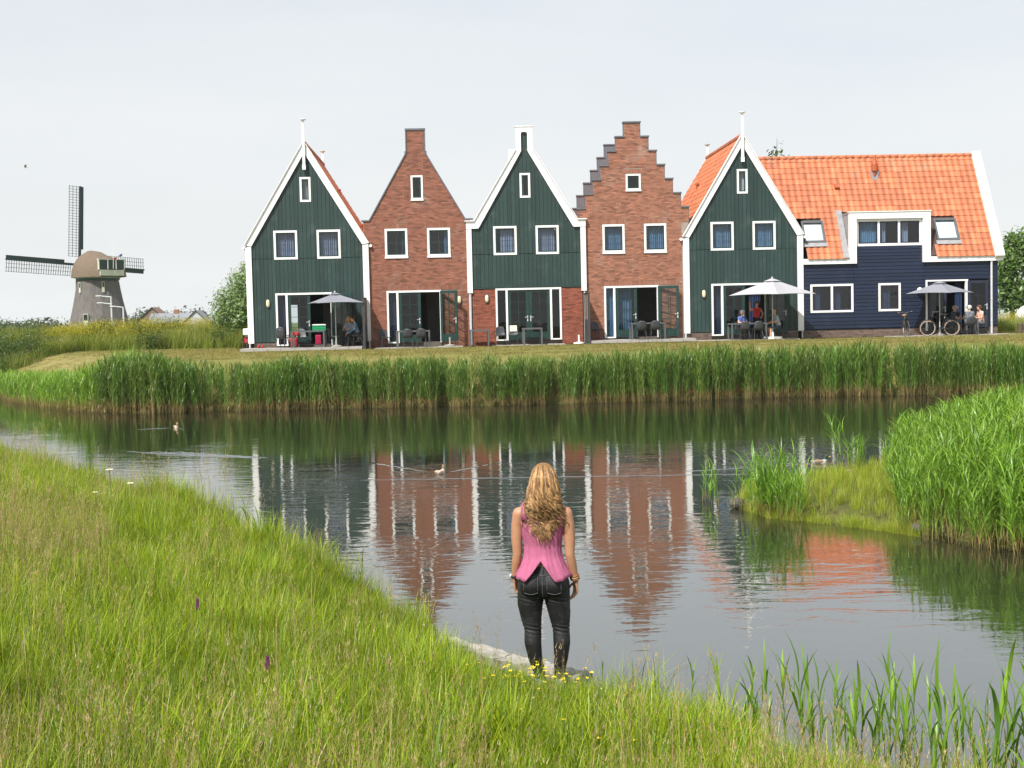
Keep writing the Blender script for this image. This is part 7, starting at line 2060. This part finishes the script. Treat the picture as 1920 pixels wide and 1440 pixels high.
# islet: tall reeds, low sedge, clumps at the tip
rg = np.random.default_rng(25)
P = spread(3, 16, 10, 30, 26, rg)
ins = inside(P, ISLET); di = seg_dist(P, ISLET); s_ = np.where(ins, di, -di)
bound = 5.08 + (P[:, 1] - 16.9) * .29      # tall growth starts right of this line
keep = (s_ > -.12) & (P[:, 0] > bound)
P = P[keep]; bound = bound[keep]; z = np.maximum(ground_z(P[:, 0], P[:, 1]), 0); hn = fnoise(P[:, 0] * .9, P[:, 1] * .9, 91)
ramp = np.clip((P[:, 0] - bound) / 1.9, 0, 1)
scl = (.46 + .30 * ramp + .18 * hn) * rg.uniform(.88, 1.1, len(P))
scatter('islet_reeds', np.stack([P[:, 0], P[:, 1], z], 1), rg.uniform(0, 6.28, len(P)), scl, np.clip(.62 + (hn - .5) * .6 + rg.normal(0, .15, len(P)), 0, 1.1), np.clip(rg.normal(.02, .06, len(P)), 0, .4), rg.integers(0, 9, len(P)), c_fresh, tilt=.12)
P = spread(3, 8, 15.5, 25, 60, rg)
ins = inside(P, ISLET); di = seg_dist(P, ISLET); bound = 5.35 + (P[:, 1] - 16.9) * .37
keep = (np.where(ins, di, -di) > -.03) & (P[:, 0] < bound)
P = P[keep]; P = P[rg.random(len(P)) < .8]
fr_ = np.array([(3.45, 19.3), (3.75, 18.45), (4.45, 17.85), (4.95, 17.3), (5.3, 16.8)]); k_ = rg.uniform(0, 4, 240)
ex_ = np.stack([np.interp(k_, range(5), fr_[:, 0]) + rg.normal(.03, .05, 240), np.interp(k_, range(5), fr_[:, 1]) + rg.normal(.03, .05, 240)], 1); P = np.vstack([P, ex_])
scatter('islet_sedge', np.stack([P[:, 0], P[:, 1], ground_z(P[:, 0], P[:, 1])], 1), rg.uniform(0, 6.28, len(P)), rg.uniform(.20, .45, len(P)), np.clip(rg.normal(.8, .2, len(P)), 0, 1.1), np.clip(rg.normal(.08, .12, len(P)), 0, .5), rg.integers(0, 5, len(P)), c_sedge, tilt=.1)
P = np.vstack([np.stack([rg.normal(3.80, .17, 16), rg.normal(18.95, .35, 16)], 1), np.stack([rg.normal(3.97, .10, 8), rg.normal(18.5, .15, 8)], 1), np.stack([rg.normal(6.0, .12, 5), rg.normal(22.3, .30, 5)], 1), np.stack([rg.normal(3.1, .1, 2), rg.normal(19.6, .5, 2)], 1)])
scatter('islet_reed_clump', np.stack([P[:, 0], P[:, 1], np.maximum(ground_z(P[:, 0], P[:, 1]), 0)], 1), rg.uniform(0, 6.28, len(P)), rg.uniform(.42, .78, len(P)), np.clip(rg.normal(.7, .15, len(P)), 0, 1.1), np.zeros(len(P)), rg.integers(0, 9, len(P)), c_fresh, tilt=.10)

# young reeds at the near water's edge, each one a plant of its own
rg = np.random.default_rng(26)
yg = [(0.15, 0.27, 0.03), (0.19, 0.32, 0.035), (0.10, 0.20, 0.03)]
var = []
for i in range(7):
    v = reed_stalk(rg, rg.uniform(.48, .78), 6, (.28, .44), (.018, .030), yg, (.12, .55), dead=False, start=.15, lean=.12); var.append(v)
vm_ = [np_mesh('reed', v[0], v[1], M['leaf'], cols=v[2], smooth=True) for v in var]
def young(x, y, s, k, yaw, lab='young green reed with upright blade leaves at the near water edge'):
    z = max(0.0, float(ground_z(np.array([x]), np.array([y]))[0]))
    o = link('reed', vm_[k], None, (x, y, z), (float(rg.normal(0, .07)), float(rg.normal(0, .07)), yaw), (s, s, s)); return tag(o, lab, 'reed', 'young reeds along the near bank')
for i in range(84):
    f = rg.random() ** .62; x = 1.35 + 2.05 * f; y = 8.95 - .78 * (x - 1.35) + rg.normal(-.18, .28)
    young(x, y, float(rg.uniform(.70, 1.12) * (.80 + .25 * f)), int(rg.integers(0, 7)), float(rg.uniform(0, 6.28)))
for x, y, s in ((2.72, 7.3, 1.25), (2.95, 7.2, 1.1), (3.05, 7.5, 1.25), (.98, 9.35, .5), (1.25, 9.2, .6), (.62, 9.3, .45), (-1.55, 12.9, .7), (-2.6, 15.2, .75), (-3.55, 17.0, .9), (-3.2, 16.4, .7), (-8.2, 24.2, .9), (-7.4, 23.0, .8), (-11.8, 29.0, 1.0), (-11.2, 28.3, .9), (-12.5, 29.9, 1.0), (-5.6, 20.3, .7), (-1.2, 5.9, .55), (-.35, 5.6, .6)):
    lab = 'tall young reed standing apart at the right end of the near bank' if x > 2.5 else 'small young reed between the standing woman and the reed bed' if x > .5 else 'young reed low in the meadow in front of the woman' if y < 7 else 'young reed on the bank beside the reflected brick gable' if x > -6 else 'young reed at the far left end of the near bank'
    young(x, y, s, int(rg.integers(0, 7)), float(rg.uniform(0, 6.28)), lab)

# flowers
mat('petal_yellow', (0.75, 0.55, 0.01), .5); mat('petal_white', (0.85, 0.85, 0.82), .6); mat('petal_purple', (0.13, 0.015, 0.10), .6); mat('stem_green', (0.10, 0.16, 0.03), .7)
def buttercup():
    mb = MB(); mb.tube([(0, 0, 0), (.01, 0, .15), (.0, .01, .30)], .0018, 4, 1)
    for k in range(5):
        a = 2 * math.pi * k / 5; c, s = math.cos(a), math.sin(a); q = lambda r_, w_, z: (c * r_ - s * w_, s * r_ + c * w_ + .01, .30 + z)
        mb.face([q(.002, 0, 0), q(.012, -.008, .005), q(.018, 0, .010), q(.012, .008, .005)], 0)
    return mb.mesh('buttercup', [M['petal_yellow'], M['stem_green']])
bcm = buttercup()
for i in range(64):
    x, y = float(rg.normal(.16, .24)), float(rg.normal(8.78, .20))
    if i > 55: x, y = float(rg.uniform(-.2, .9)), float(rg.uniform(6.6, 8.4))
    z = float(ground_z(np.array([x]), np.array([y]))[0]); s = float(rg.uniform(.6, 1.0))
    tag(link('buttercup', bcm, None, (x, y, z), (float(rg.normal(0, .15)), float(rg.normal(0, .15)), float(rg.uniform(0, 6))), (s, s, s)), 'small yellow buttercup in the grass at the standing woman\'s feet' if i <= 55 else 'scattered yellow buttercup in the grass nearer the bottom of the view', 'flower', 'buttercups at the woman\'s feet' if i <= 55 else 'scattered buttercups')
for i in range(9):
    x, y = float(rg.uniform(-12.6, -11.3)), float(rg.uniform(26.5, 29)); z = float(ground_z(np.array([x]), np.array([y]))[0])
    tag(link('buttercup', bcm, None, (x, y, z), (.1, 0, float(rg.uniform(0, 6))), (2.0, 2.0, 2.0)), 'yellow flower in the far left meadow near the water', 'flower', 'yellow flowers in the far meadow')
def daisy(x, y, s, label):
    t = thing('daisy', label, 'flower', (x, y, float(ground_z(np.array([x]), np.array([y]))[0])), float(rg.uniform(0, 6)), 'white daisies in the meadow'); t.scale = (s, s, s)
    mb = MB(); mb.tube([(0, 0, 0), (.02, 0, .4), (.01, .01, .74)], .003, 5); mb.build('stem', M['stem_green'], t)
    mb = MB()
    for k in range(13):
        a = 2 * math.pi * k / 13; c, s_ = math.cos(a), math.sin(a); q = lambda r_, w_, z: (c * r_ - s_ * w_ + .01, s_ * r_ + c * w_ + .01, .745 + z)
        mb.face([q(.010, -.004, 0), q(.036, -.008, .004), q(.044, 0, .002), q(.036, .008, .004), q(.010, .004, 0)])
    mb.build('petal', M['petal_white'], t, rot=(0, 0, 0))
    mb = MB(); mb.ball((.01, .01, .748), .013, .013, .007, 8); mb.build('centre', M['petal_yellow'], t, rot=(0, 0, 0))
daisy(-4.84, 15.2, 1.15, 'largest white daisy in the meadow, left of its neighbour'); daisy(-4.50, 14.9, 1.0, 'white daisy in the meadow nearest the pond'); daisy(-4.92, 14.9, .8, 'smallest white daisy, below the largest one')
def orchid(x, y, label):
    t = thing('orchid', label, 'flower', (x, y, float(ground_z(np.array([x]), np.array([y]))[0])), 0); t.scale = (.62, .62, 1.0)
    mb = MB(); mb.tube([(0, 0, 0), (0, 0, .42)], .003, 5); mb.build('stem', M['stem_green'], t)
    mb = MB()
    for k in range(26):
        a = k * 2.4; z = .36 + .085 * k / 26; r_ = .019 * (1 - .5 * k / 26); mb.ball((r_ * math.cos(a), r_ * math.sin(a), z), .0085, .0085, .007, 6)
    mb.build('blossom', M['petal_purple'], t)
orchid(-1.50, 7.55, 'purple orchid spike standing alone in the near meadow'); orchid(-2.42, 9.6, 'fainter purple orchid higher up the meadow')
